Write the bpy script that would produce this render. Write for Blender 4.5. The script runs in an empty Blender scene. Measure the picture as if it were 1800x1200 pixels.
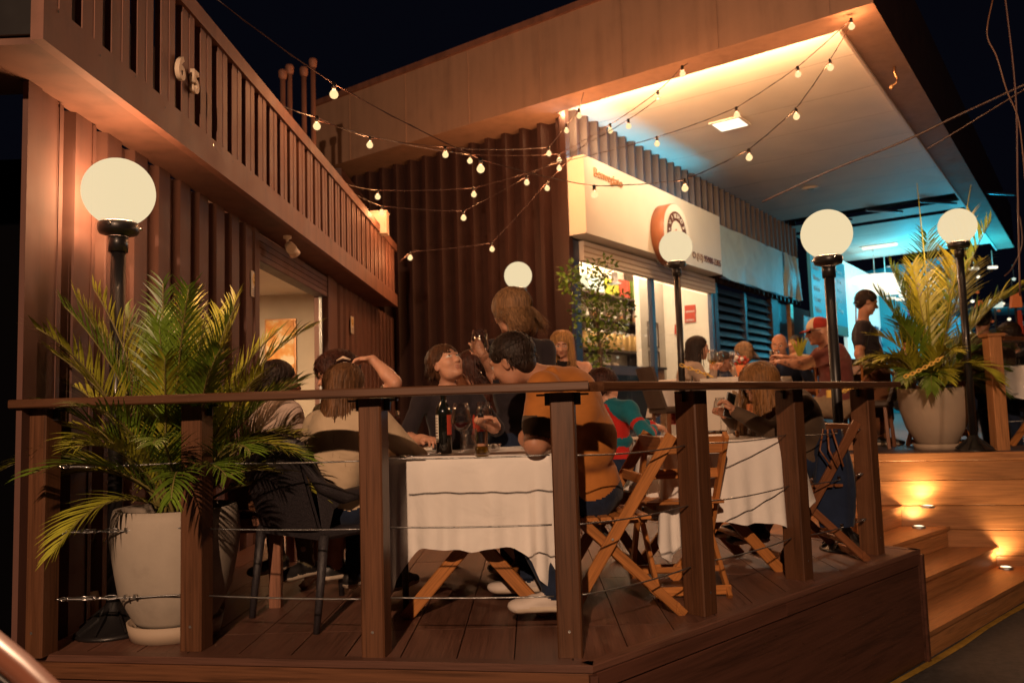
import bpy, math, random
import numpy as np
from mathutils import Vector, Matrix
R = math.radians
random.seed(11); rng = np.random.default_rng(5)
scene = bpy.context.scene
col = scene.collection

# ------------------------------------------------------------------ camera
CAM_H = 0.966                                  # metres above the lower deck (deck top is z = 0)
CM = Matrix(((0.99926, 0.03214, 0.02088), (0.02338, -0.08313, -0.99626), (-0.03028, 0.99602, -0.08382)))
_up = Vector((-42, 1400, -117)).normalized()
_y = Vector((33, -116, -1400)).normalized(); _y = (_y - _up*_y.dot(_up)).normalized()
_x = _y.cross(_up)
CM = Matrix((_x, _y, _up))
cam_data = bpy.data.cameras.new('camera')
cam = bpy.data.objects.new('camera', cam_data); col.objects.link(cam)
cam.matrix_world = Matrix.Translation((0, 0, CAM_H)) @ CM.to_4x4()
cam_data.sensor_width = 36; cam_data.lens = 28
cam_data.clip_start = 0.05; cam_data.clip_end = 400
cam_data.dof.use_dof = True; cam_data.dof.focus_distance = 3.6; cam_data.dof.aperture_fstop = 3.2
scene.camera = cam

# ------------------------------------------------------------------ night sky
world = bpy.data.worlds.new('World'); scene.world = world; world.use_nodes = True
bgn = world.node_tree.nodes['Background']
bgn.inputs[0].default_value = (0.34, 0.38, 0.80, 1); bgn.inputs[1].default_value = 0.0045
scene.view_settings.view_transform = 'Standard'; scene.view_settings.look = 'None'
scene.view_settings.exposure = 0.0; scene.view_settings.gamma = 1
scene.cycles.use_denoising = True
scene.cycles.max_bounces = 7; scene.cycles.diffuse_bounces = 3; scene.cycles.glossy_bounces = 4
scene.cycles.transmission_bounces = 6; scene.cycles.transparent_max_bounces = 40
scene.cycles.sample_clamp_indirect = 4.0
scene.cycles.caustics_reflective = False; scene.cycles.caustics_refractive = False
LAMP_W = 235.0; BULB_W = 54.0; STREET_W = 3000.0
WARM = (1.0, 0.50, 0.24); BULB_C = (1.0, 0.40, 0.15)
CYAN = (0.02, 0.50, 0.72)
NTH = ['first', 'second', 'third', 'fourth', 'fifth', 'sixth', 'seventh', 'eighth', 'ninth', 'tenth']

# ------------------------------------------------------------------ helpers: sight lines to real planes (metres)
def ray(px, py): return CM @ Vector((px-900, -(py-600), -1400.0))
CAMP = Vector((0, 0, CAM_H))
def at(px, py, Y):
    r = ray(px, py); return CAMP + r*(Y/r.y)
def onz(px, py, z):
    r = ray(px, py); return CAMP + r*((z-CAM_H)/r.z)
def onx(px, py, x):
    r = ray(px, py); return CAMP + r*(x/r.x)
def on_s(px, py, s):
    n = S; p = KS + S*s; r = ray(px, py); return CAMP + r*((p-CAMP).dot(n)/r.dot(n))
def on_off(px, py, o):
    p = KS + N*o; r = ray(px, py); return CAMP + r*((p-CAMP).dot(N)/r.dot(N))
def V(*a): return Vector(a if len(a) == 3 else a[0])

# ------------------------------------------------------------------ materials
def nmat(name):
    m = bpy.data.materials.new(name); m.use_nodes = True
    return m, m.node_tree.nodes, m.node_tree.links, m.node_tree.nodes['Principled BSDF']
def coords(n, l, scale=(1, 1, 1), kind='Object', rand=True):
    tc = n.new('ShaderNodeTexCoord'); mp = n.new('ShaderNodeMapping'); mp.inputs['Scale'].default_value = scale
    l.new(tc.outputs[kind], mp.inputs[0])
    if rand:
        oi = n.new('ShaderNodeObjectInfo'); ma = n.new('ShaderNodeMath'); ma.operation = 'MULTIPLY'; ma.inputs[1].default_value = 37.0
        l.new(oi.outputs['Random'], ma.inputs[0]); l.new(ma.outputs[0], mp.inputs['Location'])
    return mp
def ramp(n, stops):
    r = n.new('ShaderNodeValToRGB')
    while len(r.color_ramp.elements) < len(stops): r.color_ramp.elements.new(0.5)
    for e, (p, c) in zip(r.color_ramp.elements, stops):
        e.position = p; e.color = (*c, 1) if len(c) == 3 else c
    return r
def bump(n, l, b, src, strength, dist=0.01):
    bp = n.new('ShaderNodeBump'); bp.inputs['Strength'].default_value = strength; bp.inputs['Distance'].default_value = dist
    l.new(src, bp.inputs['Height']); l.new(bp.outputs[0], b.inputs['Normal'])
def plain(name, c, rough=0.6, metal=0.0, var=0.18, scale=6.0, bmp=0.15, spec=0.5, coat=0.0, sheen=0.0):
    m, n, l, b = nmat(name)
    mp = coords(n, l); nz = n.new('ShaderNodeTexNoise'); nz.inputs['Scale'].default_value = scale; nz.inputs['Detail'].default_value = 6
    l.new(mp.outputs[0], nz.inputs[0])
    lo = tuple(x*(1-var) for x in c); hi = tuple(min(1, x*(1+var)) for x in c)
    r = ramp(n, [(0.3, lo), (0.7, hi)]); l.new(nz.outputs[0], r.inputs[0]); l.new(r.outputs[0], b.inputs['Base Color'])
    rr = n.new('ShaderNodeMapRange'); rr.inputs[3].default_value = rough*0.85; rr.inputs[4].default_value = min(1, rough*1.15)
    l.new(nz.outputs[0], rr.inputs[0]); l.new(rr.outputs[0], b.inputs['Roughness'])
    b.inputs['Metallic'].default_value = metal; b.inputs['Specular IOR Level'].default_value = spec
    b.inputs['Coat Weight'].default_value = coat; b.inputs['Sheen Weight'].default_value = sheen
    if bmp: bump(n, l, b, nz.outputs[0], bmp, 0.004)
    return m
def wood(name, c, dark=0.5, rough=0.45, gs=1.0, bmp=0.25, spec=0.5):
    """grain runs along the object's local X"""
    m, n, l, b = nmat(name)
    mp = coords(n, l, (0.9*gs, 16*gs, 16*gs))
    nz = n.new('ShaderNodeTexNoise'); nz.inputs['Scale'].default_value = 1.6; nz.inputs['Detail'].default_value = 8; nz.inputs['Roughness'].default_value = 0.6; nz.inputs['Distortion'].default_value = 1.2
    l.new(mp.outputs[0], nz.inputs[0])
    mp2 = coords(n, l, (2.2*gs, 70*gs, 70*gs)); nf = n.new('ShaderNodeTexNoise'); nf.inputs['Scale'].default_value = 2.0; nf.inputs['Detail'].default_value = 4
    l.new(mp2.outputs[0], nf.inputs[0])
    mx = n.new('ShaderNodeMix'); mx.inputs[0].default_value = 0.4; l.new(nz.outputs[0], mx.inputs[2]); l.new(nf.outputs[0], mx.inputs[3])
    r = ramp(n, [(0.34, tuple(x*dark for x in c)), (0.5, c), (0.68, tuple(min(1, x*1.35) for x in c))])
    l.new(mx.outputs[0], r.inputs[0])
    oi = n.new('ShaderNodeObjectInfo'); mr = n.new('ShaderNodeMapRange'); mr.inputs[3].default_value = 0.78; mr.inputs[4].default_value = 1.2
    l.new(oi.outputs['Random'], mr.inputs[0])
    mm = n.new('ShaderNodeVectorMath'); mm.operation = 'SCALE'; l.new(r.outputs[0], mm.inputs[0]); l.new(mr.outputs[0], mm.inputs['Scale'])
    l.new(mm.outputs[0], b.inputs['Base Color'])
    rr = n.new('ShaderNodeMapRange'); rr.inputs[3].default_value = rough*0.8; rr.inputs[4].default_value = min(1, rough*1.25)
    l.new(nz.outputs[0], rr.inputs[0]); l.new(rr.outputs[0], b.inputs['Roughness'])
    b.inputs['Specular IOR Level'].default_value = spec
    bump(n, l, b, mx.outputs[0], bmp, 0.003)
    return m
def painted(name, c, rough=0.42, streak=0.3, dirt=0.5):
    """painted steel sheet: vertical run marks, scuffs, small dents"""
    m, n, l, b = nmat(name)
    mp = coords(n, l, (5, 5, 0.45), rand=False); nz = n.new('ShaderNodeTexNoise'); nz.inputs['Scale'].default_value = 1.6; nz.inputs['Detail'].default_value = 7
    l.new(mp.outputs[0], nz.inputs[0])
    mp2 = coords(n, l, (1, 1, 1), rand=False); n2 = n.new('ShaderNodeTexNoise'); n2.inputs['Scale'].default_value = 3.5; n2.inputs['Detail'].default_value = 8; n2.inputs['Roughness'].default_value = 0.65
    l.new(mp2.outputs[0], n2.inputs[0])
    mx = n.new('ShaderNodeMix'); mx.inputs[0].default_value = dirt; l.new(nz.outputs[0], mx.inputs[2]); l.new(n2.outputs[0], mx.inputs[3])
    r = ramp(n, [(0.32, tuple(x*(1-streak) for x in c)), (0.5, c), (0.72, tuple(min(1, x*(1+streak*0.6)) for x in c))])
    l.new(mx.outputs[0], r.inputs[0]); l.new(r.outputs[0], b.inputs['Base Color'])
    rr = n.new('ShaderNodeMapRange'); rr.inputs[3].default_value = rough*0.75; rr.inputs[4].default_value = min(1, rough*1.35)
    l.new(n2.outputs[0], rr.inputs[0]); l.new(rr.outputs[0], b.inputs['Roughness'])
    n3 = n.new('ShaderNodeTexNoise'); n3.inputs['Scale'].default_value = 2.4; n3.inputs['Detail'].default_value = 2; l.new(mp2.outputs[0], n3.inputs[0])
    bump(n, l, b, n3.outputs[0], 0.22, 0.02)
    return m
def emit(name, c, s=1.0):
    m, n, l, b = nmat(name); n.remove(b)
    e = n.new('ShaderNodeEmission'); e.inputs[0].default_value = (*c, 1); e.inputs[1].default_value = s
    l.new(e.outputs[0], n['Material Output'].inputs[0]); return m
def opal(name, c, s, thru=0.12):
    """thin diffusing shell of a lamp: glows itself and lets part of the bulb's light straight through"""
    m, n, l, b = nmat(name); n.remove(b)
    e = n.new('ShaderNodeEmission'); e.inputs[0].default_value = (*c, 1); e.inputs[1].default_value = s
    t = n.new('ShaderNodeBsdfTransparent'); mx = n.new('ShaderNodeMixShader'); mx.inputs[0].default_value = thru
    l.new(e.outputs[0], mx.inputs[1]); l.new(t.outputs[0], mx.inputs[2]); l.new(mx.outputs[0], n['Material Output'].inputs[0]); return m
def glassy(name, tint=(1, 1, 1), rough=0.02, clear=0.86, spec=0.9):
    """thin clear glass: mostly transparent, bright reflections at grazing angles"""
    m, n, l, b = nmat(name); n.remove(b)
    t = n.new('ShaderNodeBsdfTransparent'); t.inputs[0].default_value = (*tint, 1)
    g = n.new('ShaderNodeBsdfGlossy'); g.inputs['Roughness'].default_value = rough
    fr = n.new('ShaderNodeLayerWeight'); fr.inputs[0].default_value = 0.5
    pw_ = n.new('ShaderNodeMath'); pw_.operation = 'POWER'; pw_.inputs[1].default_value = 2.4; l.new(fr.outputs['Facing'], pw_.inputs[0])
    mr = n.new('ShaderNodeMapRange'); mr.inputs[3].default_value = (1-clear)*0.8; mr.inputs[4].default_value = spec*0.75
    l.new(pw_.outputs[0], mr.inputs[0])
    mx = n.new('ShaderNodeMixShader'); l.new(mr.outputs[0], mx.inputs[0]); l.new(t.outputs[0], mx.inputs[1]); l.new(g.outputs[0], mx.inputs[2])
    l.new(mx.outputs[0], n['Material Output'].inputs[0]); return m
def fabric(name, c, rough=0.9, var=0.12, fold=0.35, fscale=9.0, weave=600):
    m, n, l, b = nmat(name)
    mp = coords(n, l); nz = n.new('ShaderNodeTexNoise'); nz.inputs['Scale'].default_value = fscale; nz.inputs['Detail'].default_value = 3; nz.inputs['Distortion'].default_value = 0.8
    l.new(mp.outputs[0], nz.inputs[0])
    r = ramp(n, [(0.3, tuple(x*(1-var) for x in c)), (0.7, tuple(min(1, x*(1+var)) for x in c))]); l.new(nz.outputs[0], r.inputs[0])
    l.new(r.outputs[0], b.inputs['Base Color']); b.inputs['Roughness'].default_value = rough; b.inputs['Specular IOR Level'].default_value = 0.25
    b.inputs['Sheen Weight'].default_value = 0.08; b.inputs['Sheen Roughness'].default_value = 0.5
    bump(n, l, b, nz.outputs[0], fold, 0.02)
    return m
def spotted(name, base, spot, scale, lo, hi, ring=None):
    m, n, l, b = nmat(name); mp = coords(n, l); v = n.new('ShaderNodeTexVoronoi'); v.inputs['Scale'].default_value = scale
    l.new(mp.outputs[0], v.inputs[0])
    st = [(0.0, spot), (lo, spot), (hi, base)] if ring is None else [(0.0, ring), (lo*0.6, ring), (lo, spot), (hi, base)]
    r = ramp(n, st); l.new(v.outputs['Distance'], r.inputs[0]); l.new(r.outputs[0], b.inputs['Base Color']); b.inputs['Roughness'].default_value = 0.85
    return m
def skin(name, c, rough=0.5):
    m, n, l, b = nmat(name); mp = coords(n, l); nz = n.new('ShaderNodeTexNoise'); nz.inputs['Scale'].default_value = 14; nz.inputs['Detail'].default_value = 5
    l.new(mp.outputs[0], nz.inputs[0]); r = ramp(n, [(0.3, (c[0]*0.88, c[1]*0.8, c[2]*0.78)), (0.7, (min(1, c[0]*1.08), c[1]*1.08, c[2]*1.08))])
    l.new(nz.outputs[0], r.inputs[0]); l.new(r.outputs[0], b.inputs['Base Color']); b.inputs['Roughness'].default_value = rough
    b.inputs['Subsurface Weight'].default_value = 0.12; b.inputs['Subsurface Radius'].default_value = (0.02, 0.008, 0.004); b.inputs['Subsurface Scale'].default_value = 0.5
    b.inputs['Specular IOR Level'].default_value = 0.4
    return m
def hairmat(name, c, var=0.45):
    m, n, l, b = nmat(name)
    g = n.new('ShaderNodeNewGeometry'); oi = n.new('ShaderNodeTexNoise'); mp = coords(n, l, (60, 60, 6)); l.new(mp.outputs[0], oi.inputs[0]); oi.inputs['Scale'].default_value = 1.5
    r = ramp(n, [(0.3, tuple(x*(1-var) for x in c)), (0.7, tuple(min(1, x*(1+var)) for x in c))])
    l.new(oi.outputs[0], r.inputs[0]); l.new(r.outputs[0], b.inputs['Base Color']); b.inputs['Roughness'].default_value = 0.58
    bump(n, l, b, oi.outputs[0], 0.8, 0.012); b.inputs['Specular IOR Level'].default_value = 0.35; return m

M = {}
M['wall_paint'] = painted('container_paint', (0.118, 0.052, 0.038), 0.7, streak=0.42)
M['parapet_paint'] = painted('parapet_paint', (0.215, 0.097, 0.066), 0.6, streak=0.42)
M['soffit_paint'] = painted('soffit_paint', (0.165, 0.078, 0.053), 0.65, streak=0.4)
M['dark_paint'] = painted('dark_corrugated_paint', (0.038, 0.0155, 0.012), 0.5)
M['black_paint'] = plain('black_paint', (0.012, 0.011, 0.012), 0.38, coat=0.2)
M['void'] = plain('night_black', (0.003,0.003,0.004), 1.0, var=0, bmp=0, spec=0.0)  # night darkness put into the colour, for the sheet at the container's near end
M['blue_paint'] = plain('blue_grey_paint', (0.03, 0.045, 0.09), 0.4)
M['concrete'] = painted('canopy_render', (0.36, 0.22, 0.15), 0.85, streak=0.20, dirt=0.4)
M['soffit'] = plain('canopy_ceiling', (0.80, 0.66, 0.55), 0.62, var=0.08, scale=1.2, bmp=0.08)
M['sign_white'] = plain('sign_white', (0.72, 0.69, 0.60), 0.45, var=0.05, scale=1.5, bmp=0.03)
M['banner'] = fabric('banner_vinyl', (0.42, 0.52, 0.50), 0.45, 0.12, 0.6, 2.5)
M['white_wall'] = plain('white_wall', (0.70, 0.64, 0.56), 0.8, var=0.05, scale=2, bmp=0.05)
M['room_wall'] = plain('room_plaster', (0.55, 0.47, 0.38), 0.85, var=0.14, scale=2.0, bmp=0.1)
M['room_ceiling'] = plain('room_ceiling', (0.72, 0.68, 0.6), 0.85, var=0.04)
M['rail_wood'] = wood('railing_wood', (0.115, 0.048, 0.022), 0.5, 0.42)
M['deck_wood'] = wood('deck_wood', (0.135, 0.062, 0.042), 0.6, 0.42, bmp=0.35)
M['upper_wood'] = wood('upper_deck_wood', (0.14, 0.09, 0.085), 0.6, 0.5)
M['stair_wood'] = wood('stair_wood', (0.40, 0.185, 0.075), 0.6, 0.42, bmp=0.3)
M['fascia_wood'] = wood('fascia_wood', (0.085, 0.034, 0.022), 0.5, 0.45, gs=0.5)
M['chair_wood'] = wood('folding_chair_wood', (0.42, 0.165, 0.045), 0.6, 0.38, gs=1.3)
M['chair_dark'] = wood('dark_chair_wood', (0.20, 0.075, 0.03), 0.6, 0.4, gs=1.3)
M['bench_wood'] = wood('bench_wood', (0.22, 0.10, 0.06), 0.5, 0.4)
M['steel'] = plain('steel_cable', (0.42, 0.42, 0.42), 0.35, 0.9, var=0.1, scale=300, bmp=0.5)
M['chrome'] = plain('chrome', (0.6, 0.6, 0.6), 0.2, 1.0, var=0.05)
M['cloth'] = fabric('white_tablecloth', (0.78, 0.75, 0.72), 0.85, 0.04, 0.7, 4.0)
M['napkin'] = fabric('napkin', (0.75, 0.7, 0.66), 0.9, 0.04, 0.3, 20)
M['pot'] = painted('cement_pot', (0.40, 0.345, 0.285), 0.75, streak=0.34, dirt=0.65)
M['pot_light'] = plain('pale_pot', (0.46, 0.36, 0.27), 0.7, var=0.08, scale=3, bmp=0.15)
M['soil'] = plain('soil', (0.03, 0.02, 0.014), 0.95, var=0.5, scale=40, bmp=0.8)
M['asphalt'] = plain('asphalt', (0.052, 0.046, 0.044), 0.85, var=0.35, scale=30, bmp=0.5)
M['yellow_line'] = plain('yellow_paint', (0.36, 0.22, 0.03), 0.7, var=0.35, scale=14)
M['chain'] = plain('yellow_chain', (0.72, 0.48, 0.10), 0.45, var=0.05)
M['glass'] = glassy('window_glass', (0.93, 0.95, 0.95), 0.02, 0.93, 0.6)
M['drink_glass'] = glassy('drinking_glass', (0.97, 0.96, 0.95), 0.015, 0.84, 0.95)
M['bottle_dark'] = plain('dark_bottle_glass', (0.006, 0.008, 0.006), 0.06, var=0, bmp=0, spec=0.9, coat=0.6)
M['wine'] = plain('red_wine', (0.05, 0.004, 0.006), 0.08, var=0, bmp=0)
M['white_wine'] = glassy('white_wine', (0.85, 0.68, 0.3), 0.03, 0.9, 0.5)
M['oil'] = glassy('olive_oil', (0.62, 0.48, 0.06), 0.03, 0.92, 0.5)
M['label_white'] = plain('label_white', (0.7, 0.66, 0.58), 0.7, var=0.03)
M['label_red'] = plain('label_red', (0.42, 0.05, 0.025), 0.6, var=0.08)
M['label_orange'] = plain('label_orange', (0.75, 0.24, 0.09), 0.6, var=0.05)
M['gold'] = plain('gold_foil', (0.75, 0.5, 0.2), 0.35, 0.7, var=0.05)
M['plate'] = plain('plate', (0.55, 0.42, 0.33), 0.35, var=0.03, bmp=0)
M['bread'] = plain('baked_bread', (0.55, 0.27, 0.10), 0.8, var=0.35, scale=30, bmp=0.6)
M['wicker'] = plain('dark_wicker', (0.030, 0.026, 0.030), 0.42, var=0.5, scale=160, bmp=0.9)
M['brown_seat'] = plain('brown_leather_seat', (0.07, 0.045, 0.032), 0.5, var=0.12)
M['navy_cloth'] = fabric('navy_cloth', (0.012, 0.022, 0.055), 0.9, 0.2, 0.4)
M['opal'] = opal('opal_globe', (0.85, 0.675, 0.40), 1.04, 0.12)
M['bulb'] = opal('glowing_bulb', (1.0, 0.68, 0.32), 1.35, 0.16)
M['tube_light'] = emit('lit_panel', (1.0, 0.93, 0.72), 1.6)
M['warm_panel'] = emit('warm_lit_panel', (1.0, 0.86, 0.60), 1.3)
M['uplight'] = emit('puck_lens', (1.0, 0.84, 0.55), 2.2)
M['ink'] = plain('dark_lettering', (0.10, 0.035, 0.02), 0.5, var=0.05, bmp=0)
M['ink_blue'] = plain('blue_lettering', (0.02, 0.10, 0.22), 0.5, var=0.05, bmp=0)
M['ink_white'] = plain('white_lettering', (0.72, 0.74, 0.72), 0.5, var=0.03, bmp=0)
M['brass'] = plain('worn_brass', (0.45, 0.22, 0.10), 0.4, 0.6)
M['numeral'] = plain('numeral_cream', (0.72, 0.58, 0.44), 0.5, var=0.04)
M['leaf_a'] = plain('palm_leaf_green', (0.12, 0.20, 0.018), 0.42, var=0.35, scale=9, bmp=0.1)
M['leaf_b'] = plain('palm_leaf_yellow', (0.36, 0.36, 0.035), 0.42, var=0.3, scale=9, bmp=0.1)
M['stem'] = plain('palm_stem', (0.20, 0.17, 0.05), 0.5, var=0.3, scale=12)
M['tree_leaf'] = plain('citrus_leaf', (0.10, 0.17, 0.025), 0.4, var=0.4, scale=14)
M['bark'] = plain('bark', (0.10, 0.065, 0.04), 0.85, var=0.3, scale=20, bmp=0.5)
M['car_paint'] = plain('car_paint', (0.20, 0.075, 0.045), 0.25, var=0.03, bmp=0, coat=1.0)

# ------------------------------------------------------------------ mesh builder
class MB:
    def __init__(s): s.v = []; s.f = []; s.m = []; s.sm = []
    def add(s, vs, fs, mi=0, smooth=False):
        o = len(s.v); s.v += [tuple(v) for v in vs]
        for f in fs: s.f.append(tuple(i+o for i in f)); s.m.append(mi); s.sm.append(smooth)
    def box(s, a, b, mi=0):
        x0, y0, z0 = (min(a[i], b[i]) for i in range(3)); x1, y1, z1 = (max(a[i], b[i]) for i in range(3))
        s.add([(x0,y0,z0),(x1,y0,z0),(x1,y1,z0),(x0,y1,z0),(x0,y0,z1),(x1,y0,z1),(x1,y1,z1),(x0,y1,z1)],
              [(0,3,2,1),(4,5,6,7),(0,1,5,4),(1,2,6,5),(2,3,7,6),(3,0,4,7)], mi)
    def beam(s, p0, p1, w, h, up=(0,0,1), mi=0, ch=0.0):
        """bar with a w (across) x h (along up) section"""
        p0, p1 = V(p0), V(p1); d = (p1-p0).normalized(); u = V(up); u = (u - d*u.dot(d))
        if u.length < 1e-5: u = V(1,0,0) - d*d.x
        u.normalize(); r = d.cross(u)
        if ch <= 0: prof = [(-w/2,-h/2),(w/2,-h/2),(w/2,h/2),(-w/2,h/2)]
        else:
            a, b = w/2, h/2; prof = [(-a+ch,-b),(a-ch,-b),(a,-b+ch),(a,b-ch),(a-ch,b),(-a+ch,b),(-a,b-ch),(-a,-b+ch)]
        n = len(prof); vs = [p + r*x + u*y for p in (p0, p1) for x, y in prof]
        fs = [(i, (i+1)%n, n+(i+1)%n, n+i) for i in range(n)] + [tuple(range(n))[::-1], tuple(range(n, 2*n))]
        s.add(vs, fs, mi)
    def tube(s, pts, rad, n=6, mi=0, cap=True, smooth=True):
        pts = [V(p) for p in pts]; rs = rad if isinstance(rad, (list, tuple)) else [rad]*len(pts)
        ref = V(0.31, 0.17, 0.93); vs = []
        for i, p in enumerate(pts):
            d = (pts[min(i+1, len(pts)-1)] - pts[max(i-1, 0)])
            d = d.normalized() if d.length > 1e-9 else V(0,0,1)
            a = d.cross(ref)
            if a.length < 1e-3: a = d.cross(V(1,0,0))
            a.normalize(); b = d.cross(a)
            for k in range(n):
                t = 2*math.pi*k/n; vs.append(p + (a*math.cos(t) + b*math.sin(t))*rs[i])
        fs = [(i*n+k, i*n+(k+1)%n, (i+1)*n+(k+1)%n, (i+1)*n+k) for i in range(len(pts)-1) for k in range(n)]
        s.add(vs, fs, mi, smooth)
        if cap:
            o = len(s.v)-len(vs); s.f.append(tuple(range(o, o+n))[::-1]); s.m.append(mi); s.sm.append(False)
            o2 = o+(len(pts)-1)*n; s.f.append(tuple(range(o2, o2+n))); s.m.append(mi); s.sm.append(False)
    def lathe(s, prof, c=(0,0,0), n=24, mi=0, smooth=True, axis=None):
        """prof: list of (radius, z)"""
        c = V(c); vs = []
        q = Matrix.Identity(3) if axis is None else V(0,0,1).rotation_difference(V(axis)).to_matrix()
        for r, z in prof:
            for k in range(n):
                t = 2*math.pi*k/n; vs.append(c + q @ V(r*math.cos(t), r*math.sin(t), z))
        fs = [(i*n+k, i*n+(k+1)%n, (i+1)*n+(k+1)%n, (i+1)*n+k) for i in range(len(prof)-1) for k in range(n)]
        s.add(vs, fs, mi, smooth)
    def disc(s, c, r, n=24, mi=0, nrm=(0,0,1)):
        q = V(0,0,1).rotation_difference(V(nrm)).to_matrix(); c = V(c)
        s.add([c + q @ V(r*math.cos(2*math.pi*k/n), r*math.sin(2*math.pi*k/n), 0) for k in range(n)], [tuple(range(n))], mi)
    def prism(s, poly, z0, z1, mi=0):
        n = len(poly); vs = [(x, y, z0) for x, y in poly] + [(x, y, z1) for x, y in poly]
        fs = [(i, (i+1)%n, n+(i+1)%n, n+i) for i in range(n)] + [tuple(range(n))[::-1], tuple(range(n, 2*n))]
        s.add(vs, fs, mi)
    def grid(s, pts, mi=0, smooth=True, closed=False):
        r, c = len(pts), len(pts[0]); vs = [p for row in pts for p in row]
        fs = [(i*c+j, i*c+(j+1)%c, (i+1)*c+(j+1)%c, (i+1)*c+j) for i in range(r-1) for j in range(c if closed else c-1)]
        s.add(vs, fs, mi, smooth)
    def sphere(s, c, r, n=20, mi=0, sz=1.0):
        k = n//2; s.lathe([(r*math.sin(math.pi*i/k)+1e-5, -r*sz*math.cos(math.pi*i/k)) for i in range(k+1)], c, n, mi)
    def build(s, name, mats, parent=None, world=True):
        me = bpy.data.meshes.new(name); me.from_pydata(s.v, [], s.f)
        mats = mats if isinstance(mats, (list, tuple)) else [mats]
        for m in mats: me.materials.append(M[m] if isinstance(m, str) else m)
        me.polygons.foreach_set('material_index', s.m); me.polygons.foreach_set('use_smooth', s.sm); me.update()
        o = bpy.data.objects.new(name, me); col.objects.link(o)
        if parent is not None: attach(o, parent, world)
        return o
def attach(o, parent, world=True):
    o.parent = parent
    if world:
        m = parent.matrix_basis.copy(); p = parent.parent
        mi = parent.matrix_parent_inverse.copy()
        full = (p.matrix_basis @ mi @ m) if p is not None else m
        o.matrix_parent_inverse = full.inverted()
def tag(o, label, cat, group=None, kind=None):
    if label: o['label'] = label
    if cat: o['category'] = cat
    if group: o['group'] = group
    if kind: o['kind'] = kind
    return o
def thing(name, label, cat, loc=(0,0,0), rz=0.0, group=None, kind=None):
    o = bpy.data.objects.new(name, None); col.objects.link(o); o.empty_display_size = 0.2
    o.location = loc; o.rotation_euler = (0, 0, rz)
    o.matrix_basis = Matrix.Translation(V(loc)) @ Matrix.Rotation(rz, 4, 'Z')
    return tag(o, label, cat, group, kind)
def mbox(name, a, b, mat, parent=None, world=True):
    m = MB(); m.box(a, b); return m.build(name, mat, parent, world)
_plank_cache = {}
def board(name, p0, p1, w, h, mat, parent=None, up=(0,0,1), ch=0.004, world=True):
    """a board whose local X runs from p0 to p1 so that the grain follows it; alike boards share one mesh"""
    p0, p1 = V(p0), V(p1); L = (p1-p0).length; key = (round(L, 3), round(w, 4), round(h, 4), mat, ch)
    if key not in _plank_cache:
        m = MB(); m.beam((-L/2,0,0), (L/2,0,0), w, h, (0,0,1), 0, ch)
        me = m.build(name, mat); _plank_cache[key] = me.data; bpy.data.objects.remove(me)
    o = bpy.data.objects.new(name, _plank_cache[key]); col.objects.link(o)
    d = (p1-p0).normalized(); u = V(up); u = u - d*u.dot(d)
    if u.length < 1e-5: u = V(0,1,0) - d*d.y
    u.normalize(); r = u.cross(d)
    o.matrix_basis = Matrix.Translation((p0+p1)/2) @ Matrix((d, r, u)).transposed().to_4x4()
    if parent is not None: attach(o, parent, world)
    return o
def text(name, s, p, xdir, updir, size, mat, parent=None, ext=0.004, align='LEFT', bold=0.0):
    c = bpy.data.curves.new(name, 'FONT'); c.body = s; c.size = size; c.extrude = ext; c.align_x = align
    c.materials.append(M[mat] if isinstance(mat, str) else mat); c.resolution_u = 3; c.offset = bold
    o = bpy.data.objects.new(name, c); col.objects.link(o)
    x = V(xdir).normalized(); u = V(updir).normalized(); z = x.cross(u)
    o.matrix_basis = Matrix.Translation(V(p)) @ Matrix((x, u, z)).transposed().to_4x4()
    bpy.context.view_layer.update(); me = bpy.data.meshes.new_from_object(o.evaluated_get(bpy.context.evaluated_depsgraph_get()))
    o2 = bpy.data.objects.new(name, me); o2.matrix_basis = o.matrix_basis.copy(); bpy.data.objects.remove(o); col.objects.link(o2)
    if parent is not None: attach(o2, parent)
    return o2
def plight(name, p, w, c, parent=None, rad=0.03):
    d = bpy.data.lights.new(name, 'POINT'); d.energy = w; d.color = c; d.shadow_soft_size = rad
    o = bpy.data.objects.new(name, d); col.objects.link(o); o.matrix_basis = Matrix.Translation(V(p))
    if parent is not None: attach(o, parent)
    return o
def alight(name, p, target, w, c, sx, sy, parent=None):
    d = bpy.data.lights.new(name, 'AREA'); d.energy = w; d.color = c; d.shape = 'RECTANGLE'; d.size = sx; d.size_y = sy
    o = bpy.data.objects.new(name, d); col.objects.link(o)
    dr = (V(target)-V(p)).normalized(); o.matrix_basis = Matrix.Translation(V(p)) @ dr.to_track_quat('-Z', 'Y').to_matrix().to_4x4()
    if parent is not None: attach(o, parent)
    return o
def copy_tree(o, parent=None):
    c = o.copy(); col.objects.link(c)
    if parent is not None:
        c.parent = parent; c.matrix_parent_inverse = o.matrix_parent_inverse
    for ch in [x for x in bpy.data.objects if x.parent == o]: copy_tree(ch, c)
    return c
def clip_poly(poly, cl):
    """clip a polygon by a convex counter-clockwise polygon"""
    out = list(poly)
    for i in range(len(cl)):
        a, b = cl[i], cl[(i+1) % len(cl)]; inp, out = out, []
        side = lambda p: (b[0]-a[0])*(p[1]-a[1]) - (b[1]-a[1])*(p[0]-a[0])
        for j in range(len(inp)):
            p, q = inp[j], inp[(j+1) % len(inp)]; sp, sq = side(p), side(q)
            if sp >= 0: out.append(p)
            if (sp >= 0) != (sq >= 0):
                t = sp/(sp-sq); out.append((p[0]+(q[0]-p[0])*t, p[1]+(q[1]-p[1])*t))
        if not out: return []
    return out
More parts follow.
